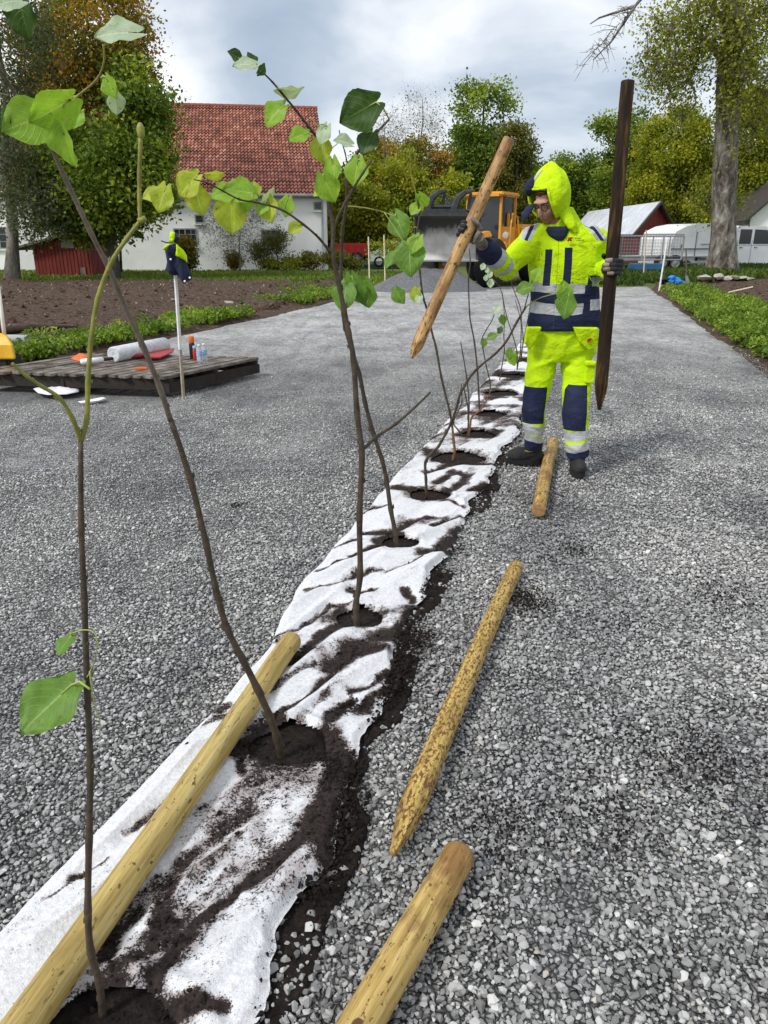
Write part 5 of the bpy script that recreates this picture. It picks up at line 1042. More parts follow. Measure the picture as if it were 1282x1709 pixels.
SXL = mth(nt, 'ADD', PX, mth(nt, 'MULTIPLY', mth(nt, 'SUBTRACT', PZ, JZ(385)), -.55)); SXR = mth(nt, 'ADD', PX, mth(nt, 'MULTIPLY', mth(nt, 'SUBTRACT', PZ, JZ(380)), .75))
for S_, us in ((SXL, (877, 884, 890, 896)), (SXR, (984, 990, 997, 1004))):
    for i, cc in enumerate((sil, nav, sil)): c = mix(nt, mth(nt, 'MULTIPLY', rngmask(nt, S_, JX(us[i], 385), JX(us[i + 1], 385)), top_), c, cc)
aL = attr(nt, 'armL').outputs['Fac']; aR = attr(nt, 'armR').outputs['Fac']
aLn = mth(nt, 'GREATER_THAN', aL, 0.0); c = mix(nt, mth(nt, 'MULTIPLY', aLn, mth(nt, 'GREATER_THAN', aL, .35)), c, yel)
c = mix(nt, rngmask(nt, aL, 1.08, 1.24), c, sil); c = mix(nt, rngmask(nt, aL, 1.40, 1.60), c, sil); c = mix(nt, mth(nt, 'GREATER_THAN', aL, 1.60), c, nav)
c = mix(nt, rngmask(nt, aR, .30, 1.5), c, yel); nt.links.new(c, b.inputs['Base Color']); b.inputs['Roughness'].default_value = .7; b.inputs['Sheen Weight'].default_value = .0
wr1 = noise(nt, wpos(nt, (1, 1, 2.2)), 9, 4, .6, 1.2); bump(nt, b, wr1, .7, .02); b.inputs['Specular IOR Level'].default_value = .2; b.inputs['Roughness'].default_value = .85
mb = MB()
mb.rings([ring_(549, 880, 1002, 5.0, .155), ring_(535, 881, 1003, 5.0, .16), ring_(515, 886, 1001, 5.0, .155), ring_(490, 886, 1000, 5.0, .15), ring_(465, 883, 998, 5.0, .152), ring_(440, 880, 999, 5.0, .15), ring_(415, 877, 1001, 5.0, .14), ring_(398, 877, 1003, 5.0, .115), ring_(384, 889, 990, 5.0, .088), ring_(374, 905, 972, 5.0, .07), ring_(366, 912, 958, 5.0, .06)], cap=True)
mb.tube([SHL + (SHL - ELL) * .15 + Vector((.03, 0, .01)), SHL + Vector((-.01, 0, .0)), SHL.lerp(ELL, .5), ELL, ELL.lerp(WRL, .3), ELL.lerp(WRL, .7), ELL.lerp(WRL, .98)], [.075, .088, .082, .074, .072, .066, .058], 16)
mb.tube([SHR + Vector((-.03, 0, .02)), SHR + Vector((.015, 0, .0)), SHR.lerp(ELR, .5), ELR, ELR.lerp(WRR, .5), ELR.lerp(WRR, .95)], [.075, .088, .080, .072, .066, .056], 16)
def armp(a_, b_, c_, lim=.105):
    def fn(p):
        d1, t1 = capd(p, a_, b_); d2, t2 = capd(p, b_, c_)
        if min(d1, d2) > lim: return -.3
        v_ = t1 if d1 < d2 else 1 + t2
        return v_ if v_ > .3 else -.3
    return fn
jacket = remesh(mb, 'jacket', m_jack, .008, person, 5, disp=wrink(.009, 5.0, (1, 1, 1.5)), attrs={'armL': armp(SHL, ELL, WRL), 'armR': armp(SHR, ELR, WRR)})
# collar, tucked chin guard
m_navy = simple('navy_cloth', (.022, .028, .072), (.010, .013, .034), 12, .8, .5); m_yel = simple('hi_vis_cloth', HV, (.50, .74, .004), 4, .7, .6, 14, .2, bdist=.03); m_sil = simple('reflective_tape', (.46, .47, .48), (.34, .35, .36), 8, .5, .2)
mb = MB(); mb.rings([ring_(378, 912, 948, 4.96, .070), ring_(384, 909, 950, 4.945, .074), ring_(394, 914, 946, 4.935, .070), ring_(402, 924, 940, 4.93, .055)]); remesh(mb, 'collar', m_navy, .006, person, 3)
# chest emblem: small red mark and two grey lines
mb = MB(); p = A(951, 399, 4.855)
for q in ((0, 0, .012, .014), (.012, .006, .010, .006), (-.009, -.009, .006, .008), (.008, -.008, .006, .008)): mb.box((p.x + q[0], p.y, p.z + q[1]), (q[2] * 1.6, .008, q[3] * 1.4))
mb.build('emblem', simple('red_print', (.50, .04, .02), None, 5, .7), jacket)
mb = MB(); p = A(963, 399, 4.855)
for i, wd in enumerate((.045, .055)): 
    for k in range(int(wd / .008)): mb.box((p.x - .01 + k * .008 + .01 * i, p.y, p.z + .004 - i * .011), (.005, .006, .006 if (k + i) % 3 else .009))
mb.build('print', simple('grey_print', (.25, .32, .05), None, 5, .7), jacket)
# hood
def hood_pts(th, ph, k=1.0):      # head-local: th from top, ph around, 0 = forward
    x = .124 * math.sin(th) * math.sin(ph); y = .134 * math.sin(th) * math.cos(ph) - .014; z = .152 * math.cos(th) + .038 + .022 * math.exp(-((th - .25) / .5) ** 2) * (1 - math.cos(ph)) * .5
    if z < -.02: x *= 1 + (-.02 - z) * 1.6
    y += -.035 * max(0, math.cos(th)) ** 2; z += .02 * max(0, -math.cos(ph)) * math.sin(th)
    return Vector((x * k, y * k, z * k if z > 0 else z))
nth, nph = 40, 72; V = []; F = []; PL0, PR0 = R(66), R(40)        # the hood opens wider towards the left of the picture
for sh_ in (1.0, .93):
    for i in range(nth):
        for j in range(nph):
            V.append(MH @ hood_pts(.004 + (2.45 - .004) * i / (nth - 1), 2 * math.pi * j / nph, sh_))
def openf(i, j):
    th = .05 + 2.4 * (i + .5) / (nth - 1); ph = (j + .5) / nph * 2 * math.pi; ph = ph if ph < math.pi else ph - 2 * math.pi; top = 1.10 - .10 * math.cos(ph * 1.2); return th > top and -PR0 - (th - 1.1) * .12 < ph < PL0 - (th - 1.1) * .10
n0 = nth * nph; keepf = {(i, j) for i in range(nth - 1) for j in range(nph) if not openf(i, j)}
for (i, j) in keepf:
    j2 = (j + 1) % nph; a_, b_, c_, d_ = i * nph + j, i * nph + j2, (i + 1) * nph + j2, (i + 1) * nph + j
    F.append((a_, d_, c_, b_)); F.append((a_ + n0, b_ + n0, c_ + n0, d_ + n0))
    for (di, dj, e0, e1) in ((-1, 0, a_, b_), (1, 0, d_, c_), (0, -1, a_, d_), (0, 1, b_, c_)):
        nb_ = (i + di, (j + dj) % nph)
        if nb_ not in keepf and not (i == 0 and di == -1): F.append((e0, e1, e1 + n0, e0 + n0))
mb = MB(); mb.add(V, F); 
hood = fixn(mb.build('hood', m_yel, person, True))
for v in hood.data.vertices: v.co += v.normal * 0
wf = wrink(.009, 8, (1.5, 1, .6), 5)
for v in hood.data.vertices: v.co += Vector(v.normal) * wf(v.co + wloc(person))
# neck part of the hood, falling to a point on the chest side
mb = MB(); mb.rings([ring_(346, 926, 955, 5.02, .07), ring_(358, 920, 962, 5.03, .088), ring_(370, 913, 969, 5.02, .098), ring_(384, 906, 978, 5.01, .100), ring_(397, 902, 988, 5.01, .095)]); 
mb.tube([A(936, 342, 4.93), A(942, 356, 4.915), A(950, 369, 4.90), A(956, 380, 4.89), A(961, 389, 4.885)], [.028, .036, .036, .024, .006], 12, flat=.7)
remesh(mb, 'hood_skirt', m_yel, .006, hood, 6, disp=wrink(.005, 11))
# rim band
rim = []
for k in range(41):
    s = k / 40
    if s < .3: th = 2.38 - (2.38 - 1.06) * s / .3; ph = -PR0 - (th - 1.1) * .12
    elif s < .7: ph = -PR0 + (PL0 + PR0) * (s - .3) / .4; th = 1.10 - .10 * math.cos(ph * 1.2)
    else: th = 1.06 + (2.38 - 1.06) * (s - .7) / .3; ph = PL0 - (th - 1.1) * .10
    rim.append(MH @ hood_pts(th, ph, 1.0))
mb = MB(); mb.tube(rim[10:22], .007, 8); mb.build('hood_brim', m_yel, hood, True); mb = MB(); mb.tube(rim[21:32], .012, 8); mb.build('hood_lining', m_navy, hood, True)
mb = MB(); mb.tube(rim[:12] , .008, 8); mb.build('hood_edge', m_yel, hood, True); mb = MB(); mb.tube(rim[29:], .008, 8); mb.build('hood_edge', m_yel, hood, True)
mb = MB(); tape = [MH @ (hood_pts(th, R(18), 1.03)) for th in np.linspace(.95, .25, 9)]; tape2 = [MH @ (hood_pts(th, R(40), 1.03)) for th in np.linspace(.95, .25, 9)]
mb.add(tape + tape2, [(i, i + 1, i + 10, i + 9) for i in range(8)]); mb.build('reflective_tape', m_sil, hood, True)
tn = MB(); cap_ = [[MH @ hood_pts(th, ph, 1.028) for ph in np.linspace(R(50), R(100), 9)] for th in np.linspace(.55, 1.3, 8)]
tn.add([p for r_ in cap_ for p in r_], [(i * 9 + j, i * 9 + j + 1, (i + 1) * 9 + j + 1, (i + 1) * 9 + j) for i in range(7) for j in range(8)]); tn.build('hood_panel', m_navy, hood, True)
# ear defender like dark pad and the hanging chin flap at the left of the face
mb = MB(); mb.ell(A(884, 311, 4.93), (.030, .035, .052), (0, .30, 0), 14, 10); remesh(mb, 'hood_peak', m_navy, .005, hood, 2, disp=wrink(.004, 20))
mb = MB(); fl = [A(889, 342, 4.93), A(882, 350, 4.90), A(876, 360, 4.89), A(873, 371, 4.89)]; mb.tube(fl, [.018, .026, .026, .012], 10, flat=.4); remesh(mb, 'chin_flap', m_navy, .005, hood, 2)
# glasses, eyes, brows, mouth, beard shadow is in the skin
def HP(x, y, z): return MH @ Vector((x, y, z))
m_blackp = simple('black_plastic', (.012, .012, .013), None, 5, .35, 0); gl = MB()
for s in (-1, 1):
    gl.tube([HP(s * .034 + .024 * math.cos(a), .098 - .006 * abs(math.cos(a)), .008 + .019 * math.sin(a)) for a in np.linspace(0, 2 * math.pi, 21)], .0026, 6); gl.tube([HP(s * .058, .094, .014), HP(s * .080, .03, .012), HP(s * .080, -.02, .0)], .0025, 5)
gl.tube([HP(-.011, .099, .012), HP(0, .103, .015), HP(.011, .099, .012)], .0026, 5); glo = gl.build('glasses', m_blackp, person, True)
m_eye = simple('eye_white', (.55, .5, .47), None, 5, .3, 0); m_iris = simple('iris', (.04, .05, .06), None, 5, .2, 0); m_brow = simple('brow_hair', (.12, .055, .03), None, 30, .9, .5); m_lip = simple('lip', (.34, .12, .10), None, 20, .6, .2)
for s in (-1, 1):
    mb = MB(); mb.ell(HP(s * .032, .074, .006), (.010, .008, .004), M3H, 12, 8); e_ = mb.build('eye', m_eye, person, True); mb = MB(); mb.ell(HP(s * .032 - .001, .0805, .004), (.004, .0025, .003), M3H, 10, 6); mb.build('iris', m_iris, e_, True)
    mb = MB(); mb.tube([HP(s * .014, .094, .030), HP(s * .032, .094, .035), HP(s * .052, .082, .030)], [.003, .0045, .0025], 6); mb.build('eyebrow', m_brow, person, True)
mb = MB(); mb.tube([HP(-.022, .083, -.066), HP(0, .0915, -.064), HP(.022, .083, -.066)], [.002, .0045, .002], 6); mb.build('mouth', m_lip, person, True)
mb = MB()
for k in range(5): q = k / 4; mb.ell(HP(-.05 + .10 * q, .062 - .05 * abs(q - .5), .082), (.022, .020, .018), M3H, 10, 7)
mb.ell(HP(.068, .02, .03), (.012, .03, .05), M3H); mb.ell(HP(-.068, .02, .03), (.012, .03, .05), M3H); remesh(mb, 'hair', m_brow, .005, person, 1)
# trousers ---------------------------------------------------------------
m_trs, nt, b = newmat('hi_vis_trousers'); g = nt.nodes.new('ShaderNodeNewGeometry'); sx_ = nt.nodes.new('ShaderNodeSeparateXYZ'); nt.links.new(g.outputs['Position'], sx_.inputs[0]); PX, PY, PZ = sx_.outputs
nz = noise(nt, wpos(nt), 5, 5, .6); yel = ramp(nt, nz, [(.3, (.50, .74, .004)), (.6, HV)]); grime = noise(nt, wpos(nt), 9, 5, .7)
yel = mix(nt, mth(nt, 'MULTIPLY', ramp(nt, grime, [(.50, (0, 0, 0)), (.68, (.6, .6, .6))]), ramp(nt, noise(nt, wpos(nt), 60, 3, .8), [(.4, (.2, .2, .2)), (.7, (1, 1, 1))])), yel, (.16, .19, .03))
nav = ramp(nt, noise(nt, wpos(nt), 7, 5, .7), [(.3, (.010, .013, .036)), (.62, (.020, .027, .070)), (.78, (.10, .11, .14))]); sil = ramp(nt, noise(nt, wpos(nt), 14, 4), [(.3, (.36, .37, .38)), (.7, (.58, .59, .60))])
isR = mth(nt, 'GREATER_THAN', PX, x_(926, 650, 4.93)); isL = mth(nt, 'SUBTRACT', 1.0, isR); c = yel
wob = mth(nt, 'MULTIPLY', mth(nt, 'SUBTRACT', noise(nt, wpos(nt), 12, 3), .5), .035)
for side, YY, xs_, bands in ((isL, 4.92, (868, 911), ((738, 760, nav), (729, 741, sil), (711, 727, sil))), (isR, 4.78, (936, 982), ((757, 775, nav), (744, 759, sil), (722, 739, sil)))):
    zz = lambda v: A(900, v, YY).z; PZw = mth(nt, 'ADD', mth(nt, 'ADD', PZ, wob), mth(nt, 'MULTIPLY', mth(nt, 'SUBTRACT', PX, x_((xs_[0] + xs_[1]) / 2, 700, YY)), -.22 if side is isR else .18))
    for v0, v1, cc in bands: c = mix(nt, mth(nt, 'MULTIPLY', side, rngmask(nt, PZw, zz(v1), zz(v0))), c, cc)
    v0, v1 = (646, 709) if side is isL else (646, 720)
    c = mix(nt, mth(nt, 'MULTIPLY', mth(nt, 'MULTIPLY', side, rngmask(nt, PZ, zz(v1), zz(v0))), mth(nt, 'MULTIPLY', rngmask(nt, PX, x_(xs_[0], 680, YY), x_(xs_[1], 680, YY)), mth(nt, 'LESS_THAN', PY, YY + .10))), c, nav)
nt.links.new(c, b.inputs['Base Color']); b.inputs['Roughness'].default_value = .75; bump(nt, b, noise(nt, wpos(nt, (1, 1, 2)), 10, 4, .6, 1.0), .6, .02); b.inputs['Specular IOR Level'].default_value = .2
mb = MB(); mb.rings([ring_(536, 886, 996, 5.0, .13), ring_(560, 882, 996, 5.0, .135), ring_(585, 881, 994, 5.0, .13), ring_(602, 886, 988, 5.0, .11)])
mb.tube([HPL + Vector((0, 0, .05)), A(903, 612, 5.0), A(897, 645, 4.99), KNL, A(891, 715, 5.02), A(890, 738, 5.06), A(890, 750, 5.07)], [.095, .100, .090, .080, .072, .066, .062], 18)
mb.tube([HPR + Vector((0, 0, .05)), A(962, 612, 4.98), A(963, 645, 4.93), KNR, A(962, 722, 4.86), A(964, 748, 4.86), A(965, 760, 4.87)], [.095, .102, .094, .090, .080, .078, .072], 18)
trous = remesh(mb, 'trousers', m_trs, .008, person, 4, disp=wrink(.010, 5.0, (1.2, 1, 1.6), 9))
for (a_, b_, c_, d_, e_) in (((880, 546), (905, 546), (893, 574), (884, 584), (876, 572)), ((957, 546), (1000, 547), (999, 578), (983, 585), (968, 572))):
    yy = 4.85; mb = MB(); pts = [A(u, v, yy + (.03 if i in (2, 3) else 0) - .02) for i, (u, v) in enumerate((a_, b_, c_, d_, e_))]; mb.prism(pts, (0, .045, 0)); remesh(mb, 'holster_pocket', m_yel, .006, trous, 4)
mb = MB(); p = A(983, 567, 4.845)
for q in ((0, 0, .012, .014), (.008, .006, .010, .006), (-.006, -.008, .006, .008)): mb.box((p.x + q[0], p.y, p.z + q[1]), (q[2] * 1.4, .02, q[3] * 1.2))
mb.build('emblem', bpy.data.materials['red_print'], trous)
mb = MB(); mb.box(A(984, 622, 4.86), (.06, .05, .13), (0, .05, 0)); mb.box(A(985, 606, 4.85), (.066, .055, .03), (0, .05, 0)); remesh(mb, 'thigh_pocket', m_yel, .006, trous, 4)
# boots
m_boot = simple('black_boot', (.030, .029, .028), (.014, .013, .013), 18, .7, .5); m_sole = simple('boot_sole', (.018, .017, .017), None, 20, .9, .4)
def boot(ank, toe, heel_back=.07):
    d = Vector((toe.x - ank.x, toe.y - ank.y, 0)).normalized(); L_ = (Vector((toe.x, toe.y, 0)) - Vector((ank.x, ank.y, 0))).length; s = Vector((-d.y, d.x, 0)); g0 = Vector((ank.x, ank.y, 0)); Rm = frame_matrix((0, 0, 0), d, s).to_3x3(); mb = MB()
    mb.ell(g0 + Vector((0, 0, .055)) - d * .02, (.062, .046, .058), Rm); mb.ell(g0 + d * (L_ - .055) + Vector((0, 0, .050)), (.075, .052, .045), Rm); mb.ell(g0 + d * (L_ * .45) + Vector((0, 0, .062)), (.10, .047, .052), Rm)
    mb.tube([g0 + Vector((0, 0, .06)), Vector((ank.x, ank.y, .12)), Vector((ank.x, ank.y, .19))], [.052, .054, .056], 14)
    o = remesh(mb, 'boot', m_boot, .006, person, 4); off = wloc(person)
    for v in o.data.vertices:
        if v.co.z + off.z < .022: v.co.z = .022 - off.z
    sm = MB(); outl = []
    for k in range(24):
        a_ = 2 * math.pi * k / 24; q = math.cos(a_); ln = (L_ + .02) if q > 0 else heel_back; outl.append(g0 + d * (q * ln * (1.0)) + s * (math.sin(a_) * (.054 if q > 0 else .046)) + Vector((0, 0, -.004)))
    sm.prism(outl, (0, 0, .034)); fixn(sm.build('sole', m_sole, o))
boot(Vector((ANL.x, ANL.y, 0)), G(850, 771)); boot(Vector((ANR.x, ANR.y - .0, 0)), G(968, 797))

# ================================================================== STAKES
m_stk, nt, b = newmat('peeled_pine'); v = coords(nt, 'Object'); gr_ = attr(nt, 'along').outputs['Fac']; cmb = nt.nodes.new('ShaderNodeCombineXYZ')
nt.links.new(attr(nt, 'cu').outputs['Fac'], cmb.inputs[0]); nt.links.new(attr(nt, 'cv').outputs['Fac'], cmb.inputs[1]); nt.links.new(mth(nt, 'MULTIPLY', gr_, .055), cmb.inputs[2])
gn_ = noise(nt, cmb.outputs[0], 55, 6, .65); c = ramp(nt, gn_, [(.28, (.22, .145, .045)), (.45, (.42, .31, .11)), (.62, (.56, .44, .20)), (.8, (.68, .58, .34))])
cmb2 = nt.nodes.new('ShaderNodeCombineXYZ'); nt.links.new(attr(nt, 'cu').outputs['Fac'], cmb2.inputs[0]); nt.links.new(attr(nt, 'cv').outputs['Fac'], cmb2.inputs[1]); nt.links.new(mth(nt, 'MULTIPLY', gr_, .5), cmb2.inputs[2])
def endstain(nt, c, n_, top):
    if not top: return c
    return mix(nt, mth(nt, 'MULTIPLY', ramp(nt, mth(nt, 'ADD', attr(nt, 'ft').outputs['Fac'], mth(nt, 'MULTIPLY', mth(nt, 'SUBTRACT', n_, .5), .9)), [(.0, (1, 1, 1)), (top, (0, 0, 0))]), .8), c, (.19, .085, .022))
def cm_long(nt): return [n for n in nt.nodes if n.type == 'COMBXYZ'][0].outputs[0]
def noise_vec(nt, v): return cm_long(nt)
def stakemat(name, spots, stain, tint, sc=70, top=None):
    m = m_stk.copy(); m.name = name; nt = m.node_tree; b = nt.nodes['Principled BSDF']
    cr_ = [n for n in nt.nodes if n.type == 'VALTORGB'][0].outputs[0]; cm = [n for n in nt.nodes if n.type == 'COMBXYZ'][1].outputs[0]
    sp_ = noise(nt, cm, sc, 4, .7); c = mix(nt, ramp(nt, sp_, [(.63 - spots * .16, (0, 0, 0)), (.66 - spots * .14, (1, 1, 1))]), cr_, (.13, .055, .014))
    big_ = noise(nt, cm, 14, 4, .65); c = mix(nt, ramp(nt, big_, [(.66 - stain * .2, (0, 0, 0)), (.72 - stain * .1, (.8, .8, .8))]), c, (.20, .11, .04)); kn = noise(nt, cm, 26, 1, .4)
    c = endstain(nt, c, big_, top); c = mix(nt, ramp(nt, kn, [(.755, (0, 0, 0)), (.775, (1, 1, 1))]), c, (.10, .05, .02)); ck = noise(nt, noise_vec(nt, cm), 30, 2, .5, .0); c = mix(nt, ramp(nt, mth(nt, 'ABSOLUTE', mth(nt, 'SUBTRACT', ck, .56)), [(.0, (.9, .9, .9)), (.006, (0, 0, 0))]), c, (.07, .04, .02)); fb = noise(nt, cm_long(nt), 170, 3, .7); c = mix(nt, .55, c, mix(nt, 1.0, c, ramp(nt, fb, [(.3, (.55, .5, .42)), (.6, (1.15, 1.13, 1.1))]), 'MULTIPLY')); c = mix(nt, 1.0, c, tint, 'MULTIPLY')
    nt.links.new(c, b.inputs['Base Color']); b.inputs['Roughness'].default_value = .62; bump(nt, b, [n for n in nt.nodes if n.type == 'TEX_NOISE'][0].outputs[0], .5, .004); return m
def stake(label, pB, pT, rad, mat, point='B', group=None, seed=0, tip=.20, endmat=None, crack=False):
    """round wooden stake; point end sharpened with flat cuts"""
    pB, pT = Vector(pB), Vector(pT); ax = (pT - pB).normalized(); L_ = (pT - pB).length; q = ax.to_track_quat('Z', 'X').to_matrix(); n = 28; m_ = 60; V = []; al = []; cu = []; cv = []; ft = []; r = np.random.default_rng(seed); ph = r.uniform(0, 6)
    zs = list(np.linspace(0, tip, 12)) + list(np.linspace(tip, L_ - .006, m_)[1:]) + [L_]
    bend = [r.uniform(-.006, .006), r.uniform(-.006, .006)]
    for z in zs:
        for k in range(n):
            a_ = 2 * math.pi * k / n; rr_ = rad * (1 + .035 * float(vnoise(a_ * 1.2 + seed * 3, z * 5, seed)) + .02 * math.sin(2 * a_ + ph) - .02) * (1 - .06 * z / L_)
            x, y = rr_ * math.cos(a_), rr_ * math.sin(a_)
            if point and z < tip:                       # four flat cuts towards the point
                lim = rad * (.20 + .80 * z / tip)
                for f_ in range(4):
                    fa = ph + f_ * math.pi / 2; dd_ = x * math.cos(fa) + y * math.sin(fa)
                    if dd_ > lim: x -= (dd_ - lim) * math.cos(fa); y -= (dd_ - lim) * math.sin(fa)
            if L_ - z < .006: f2 = .93 + .07 * (L_ - z) / .006; x *= f2; y *= f2
            bx = math.sin(z / L_ * math.pi); V.append(pB + q @ Vector((x + bend[0] * bx, y + bend[1] * bx, z))); al.append(z); ft.append(L_ - z); cu.append(x + seed * 1.7); cv.append(y + seed * .9)
    N_ = len(zs); F = [(i * n + k, i * n + (k + 1) % n, (i + 1) * n + (k + 1) % n, (i + 1) * n + k) for i in range(N_ - 1) for k in range(n)]; F += [tuple(range(n - 1, -1, -1)), tuple((N_ - 1) * n + k for k in range(n))]
    me = bpy.data.meshes.new('wooden_stake'); me.from_pydata(V, [], F)
    for an, arr in (('along', al), ('cu', cu), ('cv', cv), ('ft', ft)): at = me.attributes.new(an, 'FLOAT', 'POINT'); at.data.foreach_set('value', arr)
    me.materials.append(mat); me.materials.append(endmat or m_end); me.polygons.foreach_set('use_smooth', [True] * len(F)); me.polygons[-1].material_index = 1; me.polygons[-2].material_index = 1; me.polygons[-1].use_smooth = False
    o = link(bpy.data.objects.new('wooden_stake', me)); return tag(o, label, 'wooden stake', group)
m_end, nt, b = newmat('cut_wood'); rn = nt.nodes.new('ShaderNodeTexNoise'); nt.links.new(ramp(nt, noise(nt, coords(nt), 60, 4, .7), [(.3, (.20, .09, .03)), (.7, (.42, .26, .10))]), b.inputs['Base Color']); b.inputs['Roughness'].default_value = .8
GS = 'wooden stakes for tying up the saplings'
def gl_(u, v, r): return G(u, v, r * .92)
stake('brown spotted yellow stake lying on the gravel, its point towards the viewer', gl_(655, 1425, .038), gl_(862, 945, .038), .036, stakemat('spotted_pine', .80, .45, (1.05, .98, .66), 105), 'B', GS, 1)
e = gl_(768, 1425, .046); f_ = gl_(604, 1700, .046); dr = (f_ - e).normalized()
stake('thick cracked stake at the bottom of the picture, running out under the lower edge', f_ + dr * .9, e, .044, stakemat('pale_pine', .25, .75, (1.0, .93, .74), 70, .14), 'B', GS, 2)
e = gl_(488, 1080, .04) + Vector((0, 0, .03)); f_ = gl_(62, 1690, .045) + Vector((0, 0, .02)); dr = (f_ - e).normalized()
stake('long clean stake lying on the white fabric between the first two saplings', f_ + dr * .5, e, .041, stakemat('clean_pine', .10, .25, (.90, .89, .72)), 'B', GS, 3)
stake('stake lying between the boots of the worker', gl_(924, 738, .04), gl_(899, 852, .042), .042, stakemat('dirty_pine', .6, .9, (.98, .84, .60), 70), '', GS, 4)
stake('stained stake held up slantwise in the gloved hand at the left of the worker', S1B, S1T, .037, stakemat('stained_pine', .45, 1.0, (.98, .80, .74), 40), 'B', GS, 5, .12)
m_dst, nt, b = newmat('dark_wet_pine'); n_ = noise(nt, coords(nt, 'Object', (1, 1, .12)), 26, 6, .6); nt.links.new(ramp(nt, n_, [(.36, (.010, .006, .004)), (.52, (.028, .015, .007)), (.64, (.10, .055, .016)), (.78, (.24, .15, .05))]), b.inputs['Base Color']); b.inputs['Roughness'].default_value = .7; b.inputs['Specular IOR Level'].default_value = .18; bump(nt, b, n_, .5, .01)
stake('dark wet stake held upright in the gloved hand at the right of the worker', S2B, S2T, .039, m_dst, 'B', GS, 6, .17)
# ================================================================== SAPLINGS
def lmat(name, c1, c2, vein, trans=.35, edge=None):
    m = bpy.data.materials.new(name); m.use_nodes = True; nt = m.node_tree; nt.nodes.clear(); o = nt.nodes.new('ShaderNodeOutputMaterial'); b = nt.nodes.new('ShaderNodeBsdfPrincipled'); t = nt.nodes.new('ShaderNodeBsdfTranslucent'); mx = nt.nodes.new('ShaderNodeMixShader')
    lu = attr(nt, 'lu').outputs['Fac']; lv = attr(nt, 'lv').outputs['Fac']; n_ = noise(nt, wpos(nt), 38, 4, .6); c = ramp(nt, n_, [(.32, c2), (.66, c1)])
    au = mth(nt, 'ABSOLUTE', lu); vv_ = mth(nt, 'FRACT', mth(nt, 'MULTIPLY', mth(nt, 'SUBTRACT', lv, mth(nt, 'MULTIPLY', au, .42)), 7.0)); side = ramp(nt, vv_, [(0, (1, 1, 1)), (.10, (0, 0, 0)), (.9, (0, 0, 0)), (1, (1, 1, 1))])
    c = mix(nt, mth(nt, 'MULTIPLY', side, .5), c, vein); c = mix(nt, ramp(nt, au, [(.02, (.85, .85, .85)), (.06, (0, 0, 0))]), c, vein)
    if edge: c = mix(nt, mth(nt, 'MULTIPLY', ramp(nt, au, [(.72, (0, 0, 0)), (.98, (1, 1, 1))]), ramp(nt, noise(nt, wpos(nt), 22, 3), [(.45, (0, 0, 0)), (.6, (.9, .9, .9))])), c, edge)
    c = mix(nt, ramp(nt, noise(nt, wpos(nt), 95, 3, .6), [(.665, (0, 0, 0)), (.70, (.8, .8, .8))]), c, (.14, .075, .02))
    nt.links.new(c, b.inputs['Base Color']); nt.links.new(mix(nt, 1.0, c, (1.3, 1.35, .7), 'MULTIPLY'), t.inputs['Color']); b.inputs['Roughness'].default_value = .5; b.inputs['Specular IOR Level'].default_value = .35
    bp = nt.nodes.new('ShaderNodeBump'); bp.inputs['Strength'].default_value = .6; bp.inputs['Distance'].default_value = .002; nt.links.new(mth(nt, 'SUBTRACT', n_, mth(nt, 'MULTIPLY', side, .5)), bp.inputs['Height']); nt.links.new(bp.outputs[0], b.inputs['Normal'])
    mx.inputs[0].default_value = trans; nt.links.new(b.outputs[0], mx.inputs[1]); nt.links.new(t.outputs[0], mx.inputs[2]); nt.links.new(mx.outputs[0], o.inputs[0]); return m
LM_ = {'d': lmat('leaf_dark', (.055, .115, .018), (.025, .060, .010), (.10, .18, .04), .2), 'g': lmat('leaf_green', (.16, .30, .045), (.09, .19, .025), (.28, .42, .12), .35),
       'y': lmat('leaf_yellow', (.48, .55, .06), (.30, .38, .03), (.55, .62, .18), .4, (.45, .33, .05)), 'l': lmat('leaf_light', (.30, .48, .05), (.20, .36, .03), (.42, .56, .14), .4), 'p': lmat('leaf_pale', (.46, .55, .40), (.34, .44, .28), (.62, .68, .52), .3)}
m_st1 = simple('sapling_bark', (.085, .060, .036), (.030, .022, .014), 30, .6, .4, 90); m_st2 = simple('sapling_green_bark', (.27, .27, .045), (.13, .13, .025), 24, .5, .2, 90); m_st3 = simple('sapling_grey_bark', (.17, .14, .105), (.08, .062, .045), 24, .6, .3, 90); m_st4 = simple('sapling_red_bark', (.24, .10, .035), (.10, .045, .02), 24, .6, .3, 90); m_pet = simple('petiole', (.40, .44, .12), (.26, .32, .07), 24, .5, 0)
lr_ = random.Random(4)
def cpt(u, v, Y): return A(u, v, Y)
